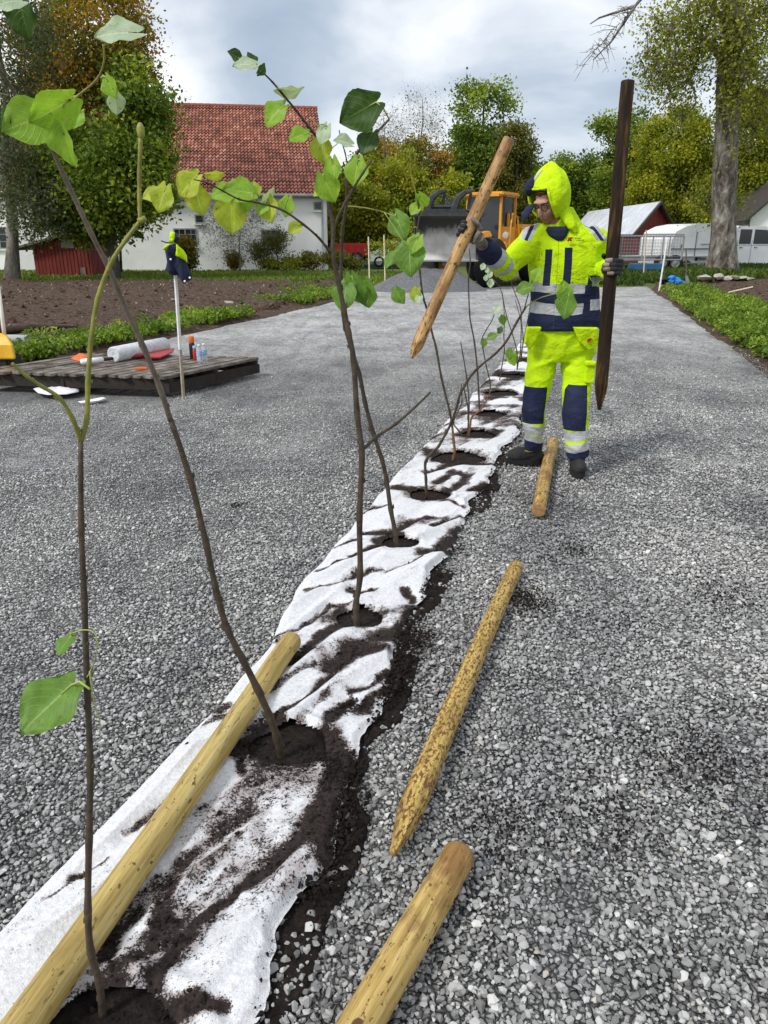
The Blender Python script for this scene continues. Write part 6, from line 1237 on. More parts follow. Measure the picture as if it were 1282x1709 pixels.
def leaf(parent, u, v, Y, px, ang, ty, roll=None, att=None, fold=None):
    """one lime leaf: centre pixel, length in pixels, direction of its tip (degrees, 0 right, 90 up); the leaf is a real curved blade at distance Y"""
    Y = Y + lr_.uniform(-.04, .04); c = A(u, v, Y); k = pxm(u, v, Y); Ln = px / k * .95; a_ = R(ang); e = (Vector((0, 0, CAM_H)) - c).normalized(); rt_ = Vector((0, 0, 1)).cross(e).normalized(); up_ = e.cross(rt_)
    tip = (rt_ * math.cos(a_) + up_ * math.sin(a_)).normalized(); roll = lr_.uniform(-50, 50) if roll is None else roll; nrm_ = Matrix.Rotation(R(roll), 3, tip) @ e; pitch = lr_.uniform(-25, 25); sd_ = nrm_.cross(tip).normalized(); tip = Matrix.Rotation(R(pitch), 3, sd_) @ tip; nrm_ = tip.cross(sd_).normalized() * -1
    if nrm_.dot(e) < 0: nrm_ = -nrm_
    fold = lr_.uniform(.10, .38) if fold is None else fold; droop = lr_.uniform(.05, .3); nT, nS = 15, 11; V = []; lu = []; lv = []; ph = lr_.uniform(0, 6)
    for i in range(nT):
        t = i / (nT - 1); w_ = .47 * (1 - .42 * ((.40 - t) / .40) ** 2) if t < .40 else .47 * max(0, 1 - ((t - .40) / .60) ** 1.75)
        for j in range(nS):
            s = (j / (nS - 1)) * 2 - 1; ser = 1 + .035 * ((i + j) % 2) * (abs(s) > .95)
            x = s * w_ * ser; y = t - .5 + (1 - t) ** 3 * (-.20 * math.sin(math.pi * abs(s) ** .9) + .07 * abs(s) ** 3)
            z = fold * abs(x) - droop * (t - .3) ** 2 + .035 * math.sin(9 * t + ph + 3 * s) * abs(s) + .02 * math.sin(14 * t * s + ph)
            V.append(c + (sd_ * x + tip * y + nrm_ * z) * Ln); lu.append(s); lv.append(t)
    F = [(i * nS + j, i * nS + j + 1, (i + 1) * nS + j + 1, (i + 1) * nS + j) for i in range(nT - 1) for j in range(nS - 1)]
    off = wloc(parent); me = bpy.data.meshes.new('leaf'); me.from_pydata([p - off for p in V], [], F)
    for an, arr in (('lu', lu), ('lv', lv)): at = me.attributes.new(an, 'FLOAT', 'POINT'); at.data.foreach_set('value', arr)
    me.materials.append(LM_[ty]); me.polygons.foreach_set('use_smooth', [True] * len(F)); o = link(bpy.data.objects.new('leaf', me)); o.parent = parent
    if att:
        b0 = c - tip * Ln * .5; p = A(att[0], att[1], att[2] if len(att) > 2 else Y); mb = MB(); m_ = (b0 + p) / 2 + Vector((0, 0, (b0 - p).length * .18)); mb.tube([p, m_, b0, c - tip * Ln * .3 + nrm_ * .001], [.0018 * max(1, Ln / .09)] * 3 + [.001], 5); mb.build('petiole', m_pet, o, True)
    return o
def smooth_pts(P_, k=4):
    out = []
    for i in range(len(P_) - 1):
        p0 = P_[max(i - 1, 0)]; p1 = P_[i]; p2 = P_[i + 1]; p3 = P_[min(i + 2, len(P_) - 1)]
        for q in range(k):
            t = q / k; out.append(.5 * ((2 * p1) + (p2 - p0) * t + (2 * p0 - 5 * p1 + 4 * p2 - p3) * t * t + (3 * p1 - p0 - 3 * p2 + p3) * t ** 3))
    out.append(P_[-1]); return out
def stemp(parent, name, px, Y0, Y1, w0, w1, mat):
    """px: pixel polyline; Y interpolated; w: thickness in pixels at both ends"""
    n = len(px); P_ = [A(u, v, Y0 + (Y1 - Y0) * i / (n - 1)) for i, (u, v) in enumerate(px)]; ra = w0 * .85 / pxm(px[0][0], px[0][1], Y0) / 2; rb = w1 * .85 / pxm(px[-1][0], px[-1][1], Y1) / 2
    P_ = smooth_pts([Vector(p) for p in P_]); m_ = len(P_); rad = [(ra + (rb - ra) * i / (m_ - 1)) * (1.22 if i % 4 == 0 and 0 < i < m_ - 1 else 1) for i in range(m_)]
    mb = MB(); mb.tube(P_, rad, 9)
    if w0 >= 4:
        for i in range(2, m_ - 2, 3):
            if lr_.random() < .8:
                d_ = (P_[i + 1] - P_[i]).normalized(); s_ = Vector((lr_.choice((-1, 1)), lr_.uniform(-.6, .6), .35)); s_ = (s_ - d_ * s_.dot(d_)).normalized(); L_ = rad[i] * lr_.uniform(1.2, 2.2); mb.tube([P_[i], P_[i] + s_ * rad[i] * 1.1 + d_ * L_ * .4, P_[i] + s_ * rad[i] * 1.35 + d_ * L_ * 1.2], [rad[i] * .55, rad[i] * .5, rad[i] * .12], 6)
    return mb.build(name, mat, parent, True)
GSAP = 'lime saplings planted through the white fabric'
def sap(u, v, label, Yb=None):
    b_ = G(u, v); b_.z = -.02; t = thing('sapling', b_, label, 'sapling', GSAP); return t, b_.y
# 1 nearest, left
t, Y = sap(172, 1692, 'nearest sapling, at the left, forking above into a cut green shoot and a bare twig')
stemp(t, 'stem', [(172, 1700), (166, 1640), (152, 1590), (147, 1520), (149, 1400), (151, 1280), (146, 1150), (141, 1000), (136, 880), (135, 735)], Y, Y + .02, 15, 10, m_st1)
stemp(t, 'branch', [(135, 738), (145, 700), (147, 640), (152, 570), (163, 500), (185, 440), (212, 398), (235, 368)], Y + .02, Y + .05, 10, 8, m_st2)
stemp(t, 'branch', [(234, 372), (233, 330), (233, 290), (235, 228)], Y + .05, Y + .05, 7.5, 8.5, m_st2)
mb = MB(); c_ = A(235, 219, Y + .05); mb.ell(c_, (.0055, .0055, .011)); mb.build('bud', m_st2, t, True)
mb = MB(); mb.tube([A(232, 370, Y + .05), A(243, 364, Y + .05)], [.005, .004], 7); mb.build('bud', m_st2, t, True)
stemp(t, 'branch', [(135, 738), (122, 700), (100, 665), (70, 645), (45, 628), (20, 606)], Y + .02, Y - .03, 9, 6, m_st2)
stemp(t, 'tendril', [(118, 1058), (135, 1052), (152, 1053), (162, 1066), (160, 1095), (150, 1122), (145, 1130)], Y - .01, Y - .01, 2.6, 2, m_pet)
stemp(t, 'tendril', [(150, 1120), (153, 1150), (159, 1180), (166, 1200), (167, 1226)], Y - .01, Y - .01, 3, 2, m_pet)
leaf(t, 107, 1077, Y - .01, 42, 240, 'g', 50, (118, 1058)); leaf(t, 76, 1183, Y - .02, 112, 212, 'g', 28, (150, 1150), .2)
# 2
t, Y = sap(469, 1262, 'second sapling, its long stem leaning to the upper left corner with big light leaves')
stemp(t, 'stem', [(470, 1268), (462, 1230), (450, 1195), (430, 1150), (405, 1100), (380, 1050), (362, 990), (345, 910), (318, 800), (285, 700)], Y, 1.78, 15, 11, m_st1)
stemp(t, 'stem_top', [(285, 702), (268, 650), (240, 580), (212, 520), (185, 455), (150, 385), (110, 300), (75, 225), (35, 172), (0, 115), (-30, 70)], 1.78, 1.5, 11, 7, m_st3)
stemp(t, 'branch', [(80, 228), (88, 210), (105, 185), (130, 160), (162, 132), (174, 100), (172, 74)], 1.55, 1.5, 5, 3, m_st2)
stemp(t, 'branch', [(16, 160), (-4, 155)], 1.5, 1.5, 4, 3, m_st3)
for a in ((42, 205, 88, 205, 'l', 15, (80, 205), .15), (84, 187, 86, 215, 'l', -30, (105, 180), .2), (116, 246, 68, 262, 'l', 50, (118, 198), .5), (127, 200, 34, 250, 'l', 30, None), (193, 57, 74, 185, 'p', 58, (172, 78), .25), (186, 147, 36, 300, 'l', 30, (168, 130)), (193, 174, 36, 275, 'p', -20, (188, 152)), (40, 33, 66, 275, 'd', 35, (15, 5), .3), (12, 4, 50, 200, 'p', 45, None), (4, 205, 44, 260, 'd', 30, None), (103, 165, 26, 170, 'p', 55, (128, 160))):
    leaf(t, a[0], a[1], 1.52, a[2], a[3], a[4], a[5], a[6], a[7] if len(a) > 7 else None)
# 3
t, Y = sap(596, 1047, 'third sapling, arching upper left over the tiled roof, with a long leafy side branch')
stemp(t, 'stem', [(596, 1052), (594, 1010), (601, 960), (600, 860), (604, 760), (596, 690), (590, 600), (582, 555), (574, 515), (566, 476), (556, 425), (556, 377), (549, 341), (546, 285), (543, 245)], Y, Y, 12, 7, m_st1)
stemp(t, 'stem_top', [(543, 247), (530, 230), (518, 215), (495, 185), (470, 155), (455, 137), (440, 122)], Y, Y - .1, 6, 3, m_st1)
stemp(t, 'branch', [(552, 424), (535, 400), (507, 375), (470, 350), (428, 338), (400, 333), (371, 318), (345, 305), (325, 300)], Y, Y - .25, 5, 2.2, m_st1)
stemp(t, 'branch', [(604, 752), (630, 728), (660, 708), (690, 682), (718, 655)], Y, Y + .3, 7, 4, m_st1)
stemp(t, 'branch', [(557, 380), (570, 350), (591, 313), (605, 290), (620, 267)], Y, Y + .05, 5, 4, m_st1)
stemp(t, 'branch', [(546, 262), (552, 250), (565, 238), (572, 230)], Y, Y, 2, 1.2, m_pet); stemp(t, 'branch', [(543, 245), (537, 225), (528, 208), (517, 195)], Y, Y, 2, 1.3, m_pet)
for a in ((253, 325, 36, 200, 'y', 40, (285, 312)), (270, 334, 46, 245, 'y', 20, (290, 308)), (313, 311, 52, 215, 'y', 25, (332, 298)), (332, 337, 48, 282, 'y', 10, (335, 310)), (361, 290, 32, 25, 'y', 55, (345, 302)), (371, 324, 44, 190, 'l', 35, (385, 325)), (397, 319, 52, 175, 'l', 30, (420, 335)), (386, 361, 64, 262, 'y', 15, (398, 335)), (408, 338, 46, 235, 'l', 30, (425, 337)), (426, 312, 24, 95, 'y', 30, (428, 336)), (449, 327, 34, 30, 'p', 55, (430, 338)), (449, 351, 44, 288, 'y', 30, (452, 345)), (478, 347, 34, 250, 'l', 25, (474, 354)), (491, 382, 26, 222, 'y', 20, (507, 374)), (437, 349, 28, 240, 'l', 35, None),
          (497, 228, 36, 205, 'l', 35, (516, 222)), (457, 193, 48, 218, 'l', 35, (500, 190)), (391, 92, 26, 160, 'd', 35, (415, 102)), (407, 108, 40, 195, 'p', 55, (435, 120)), (420, 98, 24, 110, 'd', 40, (428, 112)), (437, 114, 22, 30, 'd', 40, None), (487, 150, 46, -18, 'p', 60, (462, 140)), (540, 226, 34, 255, 'p', 35, (530, 210)), (538, 252, 46, 275, 'y', 25, (543, 240)), (557, 286, 40, 285, 'l', 35, (548, 262)), (549, 316, 50, 292, 'l', 15, (547, 290)), (532, 320, 24, 220, 'y', 50, (545, 310)), (572, 236, 32, 175, 'p', 45, None)):
    leaf(t, a[0], a[1], Y - .03, a[2], a[3], a[4], a[5], a[6])
# 4
t, Y = sap(661, 914, 'fourth sapling, dark stem crossing the third one, topped by a large dark heart shaped leaf')
stemp(t, 'stem', [(662, 918), (660, 890), (652, 850), (645, 800), (637, 765), (622, 720), (609, 670), (600, 625), (586, 580), (576, 545), (571, 510), (569, 476), (570, 425), (571, 386), (578, 341), (580, 276)], Y, Y - .3, 9, 6, m_st1)
stemp(t, 'branch', [(580, 278), (597, 254), (620, 230), (650, 199)], Y - .3, Y - .3, 5, 4, m_st1); stemp(t, 'branch', [(580, 276), (576, 255), (570, 235), (566, 217)], Y - .3, Y - .3, 3, 2, m_st1)
stemp(t, 'branch', [(581, 344), (610, 347), (640, 354), (660, 362)], Y - .3, Y - .5, 2.5, 2, m_st2); stemp(t, 'branch', [(642, 355), (655, 375), (668, 395), (680, 410)], Y - .5, Y - .5, 2, 1.6, m_pet)
stemp(t, 'branch', [(571, 470), (580, 462), (590, 468), (600, 475)], Y - .3, Y - .3, 2, 1.6, m_pet)
for a in ((596, 188, 74, 205, 'd', 8, (650, 200), .12), (613, 240, 44, 250, 'd', 20, (612, 222), .2), (594, 290, 46, 262, 'l', 15, (600, 268), .15), (611, 283, 18, 300, 'y', 30, None), (575, 497, 50, 262, 'g', 20, (573, 470), .3), (597, 486, 54, 285, 'g', 35, (596, 465), .25), (611, 493, 50, 268, 'g', 25, (600, 470), .2), (668, 378, 46, 300, 'g', 15, (660, 360), .15), (684, 432, 62, 275, 'g', 10, (680, 410), .15), (692, 409, 34, 250, 'l', 25, (682, 400), .2), (652, 436, 36, 230, 'g', 58, (668, 420), .3)):
    leaf(t, a[0], a[1], Y - .45, a[2], a[3], a[4], a[5], a[6], a[7] if len(a) > 7 else None)
# 5 kinked one
t, Y = sap(712, 832, 'fifth sapling with a sharp kink low down, curving right across the jacket of the worker')
stemp(t, 'stem', [(712, 834), (711, 800), (710, 772), (720, 757), (732, 745), (745, 722), (754, 704), (762, 680), (770, 654), (793, 619), (826, 591), (845, 570), (863, 537), (878, 512)], Y, Y - .3, 5.5, 4.2, m_st1)
stemp(t, 'branch', [(878, 512), (896, 500), (912, 494), (930, 490)], Y - .3, Y - .35, 2.6, 1.6, m_st2); stemp(t, 'branch', [(875, 516), (882, 490), (888, 470), (893, 455)], Y - .3, Y - .3, 2.4, 1.4, m_st1)
for a in ((941, 484, 34, 100, 'l', 25, (928, 490)), (945, 512, 46, 255, 'g', 30, (948, 494)), (896, 461, 26, 250, 'l', 20, None), (873, 483, 28, 200, 'g', 25, (888, 475))): leaf(t, a[0], a[1], Y - .35, a[2], a[3], a[4], a[5], a[6])
# 6 long one reaching past the bucket
t, Y = sap(758, 767, 'sixth sapling with a reddish foot, rising behind the slanting stake to the loader')
stemp(t, 'stem', [(755, 772), (759, 755), (757, 735), (755, 712)], Y, Y, 5.5, 4.5, m_st4)
stemp(t, 'stem_top', [(755, 714), (751, 689), (737, 631), (728, 581), (720, 551), (712, 514), (706, 495), (701, 455), (698, 420), (697, 384), (700, 356), (696, 328)], Y, Y, 4.5, 3, m_st1)
stemp(t, 'branch', [(696, 330), (690, 304), (686, 289), (684, 251)], Y, Y, 2.4, 1.3, m_st2); stemp(t, 'branch', [(699, 384), (694, 379), (690, 380)], Y, Y, 1.5, 1.2, m_pet)
for a in ((707, 335, 28, 300, 'l', 20, (698, 345)), (692, 350, 24, 240, 'l', 25, (698, 352)), (703, 347, 14, 280, 'y', 30, None), (667, 495, 30, 300, 'g', 20, (690, 492)), (693, 493, 24, 250, 'y', 20, (704, 488)), (700, 500, 18, 280, 'p', 30, None)): leaf(t, a[0], a[1], Y, a[2], a[3], a[4], a[5], a[6])
# 7 .. far ones
t, Y = sap(781, 730, 'seventh sapling, a leafless cluster of thin shoots beside the foot of the sixth')
for p_ in ([(780, 734), (782, 700), (783, 673), (779, 630), (772, 588), (769, 570)], [(781, 700), (781, 680), (776, 655), (774, 640)], [(776, 734), (765, 718), (757, 706), (764, 688), (771, 670), (770, 640)]): stemp(t, 'stem', p_, Y, Y, 3.2, 1.8, m_st1)
stemp(t, 'stem', [(782, 730), (785, 708), (788, 696), (802, 684), (812, 668), (819, 652)], Y, Y, 4.5, 1.6, m_st4)
t, Y = sap(801, 690, 'eighth sapling, a straight bare whip in front of the wheel loader')
stemp(t, 'stem', [(801, 693), (799, 654), (797, 619), (792, 572), (787, 545), (784, 525), (782, 467), (785, 439), (783, 415)], Y, Y, 3.6, 2, m_st1)
t, Y = sap(818, 652, 'ninth sapling with a few small round leaves hanging to its right')
stemp(t, 'stem', [(818, 655), (818, 638), (812, 612), (806, 581), (804, 567), (812, 550), (821, 535), (829, 514)], Y, Y, 2.6, 1.6, m_st1)
for a in ((808, 573, 14, 260, 'g', 10, None), (820, 562, 18, 210, 'g', 30, None), (834, 552, 13, 230, 'd', 20, None), (840, 535, 17, 280, 'g', 20, None), (829, 518, 17, 240, 'p', 30, None)): leaf(t, a[0], a[1], Y, a[2], a[3], a[4], a[5], a[6])
t, Y = sap(833, 638, 'tenth sapling, a thin whip with tiny pale leaves at its top left')
stemp(t, 'stem', [(833, 640), (838, 610), (842, 585), (841, 560), (842, 530), (838, 490), (828, 471)], Y, Y, 2.2, 1.3, m_st1)
for a in ((819, 474, 14, 270, 'p', 10, (828, 471)), (818, 459, 12, 250, 'p', 20, None), (806, 446, 12, 240, 'p', 20, None), (811, 465, 10, 260, 'p', 20, None), (814, 452, 10, 300, 'p', 20, None)): leaf(t, a[0], a[1], Y, a[2], a[3], a[4], a[5], a[6])
t, Y = sap(862, 621, 'eleventh sapling beside the thigh of the worker, with one drooping leaf pair')
for p_ in ([(862, 623), (866, 600), (869, 584), (870, 525), (866, 506), (858, 485), (852, 467)], [(863, 620), (863, 588), (856, 560), (845, 525), (838, 488)]): stemp(t, 'stem', p_, Y, Y, 2.5, 1.4, m_st1)
for a in ((851, 592, 20, 260, 'g', 40, (855, 582)), (856, 600, 24, 280, 'l', 20, (855, 582))): leaf(t, a[0], a[1], Y, a[2], a[3], a[4], a[5], a[6])
t, Y = sap(868, 604, 'farthest sapling of the row, just left of the hip of the worker')
for p_ in ([(868, 606), (872, 580), (878, 548), (884, 515), (888, 480)], [(870, 600), (873, 560), (868, 530), (860, 500)]): stemp(t, 'stem', p_, Y, Y, 2.2, 1.2, m_st1)

# ================================================================== LEFT MIDGROUND
dz_ = .20; FR_, FL_, BR_ = G(279, 628, dz_), G(0, 620, dz_), G(434, 596, dz_); av = (FL_ - FR_); av.z = 0; bv = (BR_ - FR_); bv.z = 0; au_, bu_ = av.normalized(), bv.normalized(); AL, BL_ = av.length + .3, bv.length
m_deck, nt, b = newmat('wet_deck_board'); v = coords(nt, 'Object'); n_ = noise(nt, wpos(nt), 6, 6, .65); nt.links.new(ramp(nt, n_, [(.3, (.045, .035, .028)), (.5, (.13, .105, .085)), (.7, (.30, .26, .22))]), b.inputs['Base Color'])
rr_ = nt.nodes.new('ShaderNodeMapRange'); nt.links.new(noise(nt, wpos(nt), 3, 3), rr_.inputs[0]); rr_.inputs[1].default_value = .4; rr_.inputs[2].default_value = .6; rr_.inputs[3].default_value = .15; rr_.inputs[4].default_value = .6; nt.links.new(rr_.outputs[0], b.inputs['Roughness']); bump(nt, b, noise(nt, wpos(nt), 40, 4, .7), .3, .004)
deck = thing('wooden_platform', (FR_.x, FR_.y, 0), 'low wet wooden platform of dark boards lying on the gravel at the left', 'wooden platform'); Rd = frame_matrix((0, 0, 0), bu_, Vector((-bu_.y, bu_.x, 0))).to_3x3()
nb_ = int(AL / .125)
for i in range(nb_):
    c_ = FR_ + au_ * (AL * (i + .5) / nb_) + bv * .5; w_ = AL / nb_ * abs(au_.cross(bu_).z) - .018; mb = MB(); mb.box((c_.x, c_.y, dz_ - .014 + lr_.uniform(-.003, .003)), (BL_ + lr_.uniform(-.03, .08), w_, .028), Rd, bev=.003); mb.build('board', m_deck, deck)
m_beam = simple('dark_beam', (.035, .027, .02), (.014, .011, .009), 8, .8, .5); Ra = frame_matrix((0, 0, 0), au_, Vector((-au_.y, au_.x, 0))).to_3x3()
for q in (.04, .5, .96):
    mb = MB(); c_ = FR_ + av * .5 + au_ * .15 + bv * q; mb.box((c_.x, c_.y, dz_ - .028 - .062), (AL, .07, .12), Ra, bev=.004); mb.build('beam', m_beam, deck)
for q in (.012, .55, .99):
    mb = MB(); c_ = FR_ + au_ * AL * q + bv * .5; mb.box((c_.x, c_.y, dz_ - .030 - .075 - .02), (BL_ * .98, .06, .10), Rd); mb.build('beam', m_beam, deck)
m_rollm = simple('roll_fabric', (.66, .68, .70), (.46, .48, .50), 24, .9, .5, 80)
e1, e2 = G(189, 592, dz_ + .085), G(275, 575, dz_ + .085); mb = MB(); d_ = (e2 - e1).normalized(); mb.lathe(e1, [(.018, .01), (.03, 0), (.045, .006), (.06, 0), (.078, 0), (.085, .006), (.086, (e2 - e1).length * .5), (.085, (e2 - e1).length - .006), (.07, (e2 - e1).length), (.02, (e2 - e1).length)], 28, d_); o = mb.build('fabric_roll', m_rollm, None, True); tag(o, 'pale grey roll of fabric lying on the wet platform', 'roll')
sh_ = thing('shovel', G(150, 603, dz_), 'shovel with a red blade and a white grip lying on the platform before the roll', 'shovel'); m_redp = simple('red_enamel', (.42, .03, .035), (.28, .02, .025), 9, .45, .2)
mb = MB(); mb.tube([G(136, 604, dz_ + .05), G(171, 600, dz_ + .045)], .030, 8); mb.build('grip', m_wpaint, sh_, True); mb = MB(); mb.tube([G(171, 600, dz_ + .045), G(216, 595, dz_ + .04)], .018, 8); mb.build('shaft', m_beam, sh_, True)
mb = MB(); mb.tube([G(214, 595, dz_ + .04), G(246, 592, dz_ + .04)], [.022, .026], 8); mb.build('socket', m_redp, sh_, True)
bl = [(246, 589), (270, 586), (291, 583), (289, 588), (268, 598), (252, 598), (244, 595)]; mb = MB(); mb.prism([G(u, v, dz_ + .03) for u, v in bl], (0, 0, .014)); fixn(mb.build('blade', m_redp, sh_))
m_clear, nt, b = newmat('clear_plastic'); b.inputs['Base Color'].default_value = (.82, .88, .94, 1); b.inputs['Roughness'].default_value = .12; b.inputs['Transmission Weight'].default_value = .7; b.inputs['IOR'].default_value = 1.2
m_blue = simple('blue_label', (.10, .28, .62), (.5, .6, .7), 60, .5, 0); m_orc = simple('orange_plastic', (.75, .16, .03), None, 6, .5, 0)
for u, v, lb in ((334, 604, 'left one of two small clear water bottles standing on the platform'), (342, 602, 'right one of two small clear water bottles, a little behind the other')):
    p = G(u, v, dz_); bt_ = thing('water_bottle', p, lb, 'water bottle', 'water bottles on the platform'); mb = MB(); mb.lathe(p, [(.028, .0), (.033, .006), (.033, .055), (.031, .06), (.033, .065), (.033, .12), (.026, .145), (.013, .162), (.013, .172)], 16); mb.build('bottle', m_clear, bt_, True)
    mb = MB(); mb.lathe(p, [(.0335, .062), (.0338, .064), (.0338, .11), (.0335, .112)], 16, cap=False); mb.build('label', m_blue, bt_, True); mb = MB(); mb.lathe(p, [(.015, .172), (.015, .19), (.002, .191)], 12); mb.build('cap', m_wpaint, bt_, True)
p = G(322, 598, dz_); sp_ = thing('spray_can', p, 'tall black spray can with an orange cap standing on the platform', 'spray can'); mb = MB(); mb.lathe(p, [(.030, 0), (.032, .006), (.032, .16), (.028, .175)], 16); mb.build('can', m_blackp, sp_, True); mb = MB(); mb.lathe(p, [(.031, .175), (.033, .18), (.033, .235), (.026, .25), (.004, .251)], 16); mb.build('cap', m_orc, sp_, True)
p = G(327, 599, dz_ + .0); p.y -= .03; sp_ = thing('tube', p, 'short red and blue tube standing between the spray can and the water bottles', 'tube'); mb = MB(); mb.lathe(p, [(.021, 0), (.022, .005), (.022, .10), (.018, .11)], 14); mb.build('body', m_red, sp_, True); mb = MB(); mb.lathe(p, [(.019, .11), (.019, .15), (.004, .152)], 12); mb.build('cap', m_blue, sp_, True)
mb = MB(); p = G(236, 615, dz_ + .012); mb.box(p, (.13, .05, .024), (0, 0, .2), bev=.006); o = mb.build('orange_scraper', m_orc); tag(o, 'small orange plastic piece near the front edge of the platform', 'scraper')
def rag(name, label, cat, outline, z, th, mat, seed, amp=.02):
    P_ = [G(u, v, z) for u, v in outline]; c_ = sum(P_, Vector()) / len(P_); V = []; n = len(P_); rings_ = 8
    for i in range(rings_):
        f = i / (rings_ - 1)
        for p in P_: q = c_ + (p - c_) * f; V.append(Vector((q.x, q.y, z + amp * (float(fbm(q.x * 9, q.y * 9, seed, 3)) - .2) * (1 - f ** 4) + th)))
    F = [(i * n + j, i * n + (j + 1) % n, (i + 1) * n + (j + 1) % n, (i + 1) * n + j) for i in range(rings_ - 1) for j in range(n)]; mb = MB(); mb.add(V, F); o = mb.build(name, mat, None, True); md = o.modifiers.new('s', 'SOLIDIFY'); md.thickness = .004; return tag(o, label, cat)
m_wsheet = simple('white_sheet', (.82, .82, .83), (.66, .66, .68), 14, .9, .3)
rag('fabric_offcut', 'white fabric offcut sticking out from under the platform', 'fabric', [(56, 652), (75, 645), (133, 647), (132, 657), (112, 661), (80, 662), (64, 659)], .01, .02, m_wsheet, 201, .08)
rag('fabric_scrap', 'narrow white fabric scrap on the gravel before the platform', 'fabric', [(130, 672), (152, 668), (172, 664), (178, 666), (166, 670), (150, 672), (136, 674)], .0, .01, m_wsheet, 202, .02)
rag('orange_cloth', 'orange and white cloth at the back corner of the platform', 'cloth', [(118, 600), (130, 592), (146, 593), (146, 602), (132, 604)], dz_, .01, m_orc, 203, .05)
# post with hung jacket
pb = G(306, 663); pt = A(290.5, 424, 7.35); pst = thing('survey_post', pb, 'white painted post beside the platform, a dark jacket hung over its top', 'post'); m_wpost = simple('white_post_paint', (.80, .80, .78), (.62, .60, .57), 9, .7, .2)
pm = pb.lerp(pt, .35); mb = MB(); mb.tube([pb - Vector((0, 0, .1)), pm], .017, 4); mb.build('bare_foot', simple('raw_wood', (.42, .36, .28), (.26, .21, .15), 12, .85, .3), pst); mb = MB(); mb.tube([pm, pt], .0172, 4); mb.build('painted_top', m_wpost, pst)
jk = thing('hung_jacket', pt, 'dark blue jacket with yellow shoulders hanging on the white post', 'jacket'); YJ = 7.33
def drape(outl, mat, nm, dy, seed, parent=jk, th=.03):
    """cloth sheet with folds: outline in pixels round its centre, thickness built in"""
    P_ = [A(u, v, YJ + dy) for u, v in outl]; c_ = sum(P_, Vector()) / len(P_); V = []; n = len(P_); m_ = 7
    for sgn in (-1, 1):
        for i in range(m_):
            f = i / (m_ - 1)
            for p in P_: q = c_ + (p - c_) * f; V.append(Vector((q.x, q.y + sgn * th * (1 - f ** 3) + .035 * math.sin(q.x * 55 + seed) * (.3 + .7 * f), q.z)))
    F = []; 
    for s_ in range(2):
        for i in range(m_ - 1):
            for j in range(n): a_ = s_ * m_ * n + i * n + j; b_ = s_ * m_ * n + i * n + (j + 1) % n; F.append((a_, b_, b_ + n, a_ + n) if s_ else (a_, a_ + n, b_ + n, b_))
    for j in range(n): F.append(((m_ - 1) * n + j, (m_ - 1) * n + (j + 1) % n, (2 * m_ - 1) * n + (j + 1) % n, (2 * m_ - 1) * n + j))
    mb = MB(); mb.add(V, F); return fixn(mb.build(nm, mat, parent, True))
def dn_(L): return [(250 + a * .078, 370 + b_ * .078) for a, b_ in L]
def dens_(L, k=3):
    out = []
    for i in range(len(L)):
        a, b_ = L[i], L[(i + 1) % len(L)]
        for q in range(k): out.append((a[0] + (b_[0] - a[0]) * q / k, a[1] + (b_[1] - a[1]) * q / k))
    return out
drape(dens_(dn_([(300, 590), (520, 560), (780, 760), (800, 950), (900, 1220), (740, 1330), (590, 1150), (510, 1150), (380, 1090), (300, 1040), (375, 850), (330, 690)])), m_navy, 'body', 0, 1)
drape(dens_(dn_([(590, 470), (700, 600), (785, 740), (790, 880), (740, 840), (640, 750), (545, 715), (585, 620)])), m_yel, 'shoulder', -.045, 2, th=.02); drape(dens_(dn_([(290, 590), (350, 490), (440, 460), (430, 560), (340, 615)])), m_yel, 'shoulder', -.045, 3, th=.02)
drape(dens_(dn_([(400, 450), (410, 320), (450, 210), (530, 220), (620, 310), (600, 400), (560, 480), (480, 450)])), m_yel, 'hood', -.01, 4, th=.05); drape(dens_(dn_([(530, 225), (600, 290), (630, 340), (570, 470), (490, 440), (515, 330)])), m_navy, 'hood_lining', -.06, 5, th=.015); drape(dens_(dn_([(430, 500), (500, 470), (590, 530), (580, 640), (490, 700), (360, 610)])), m_navy, 'collar', -.075, 6, th=.015)
for a, b_ in ((448, 805), (750, 1275), (858, 1200)): u, v = 250 + a * .078, 370 + b_ * .078; mb = MB(); mb.ell(A(u, v, YJ - .06), (.010, .006, .010)); mb.build('snap_button', m_wpaint, jk, True)
mb = MB(); mb.tube([A(269, 402, YJ), A(278, 405, YJ), A(290, 406, YJ)], .006, 5); mb.build('drawstring', m_blackp, jk)
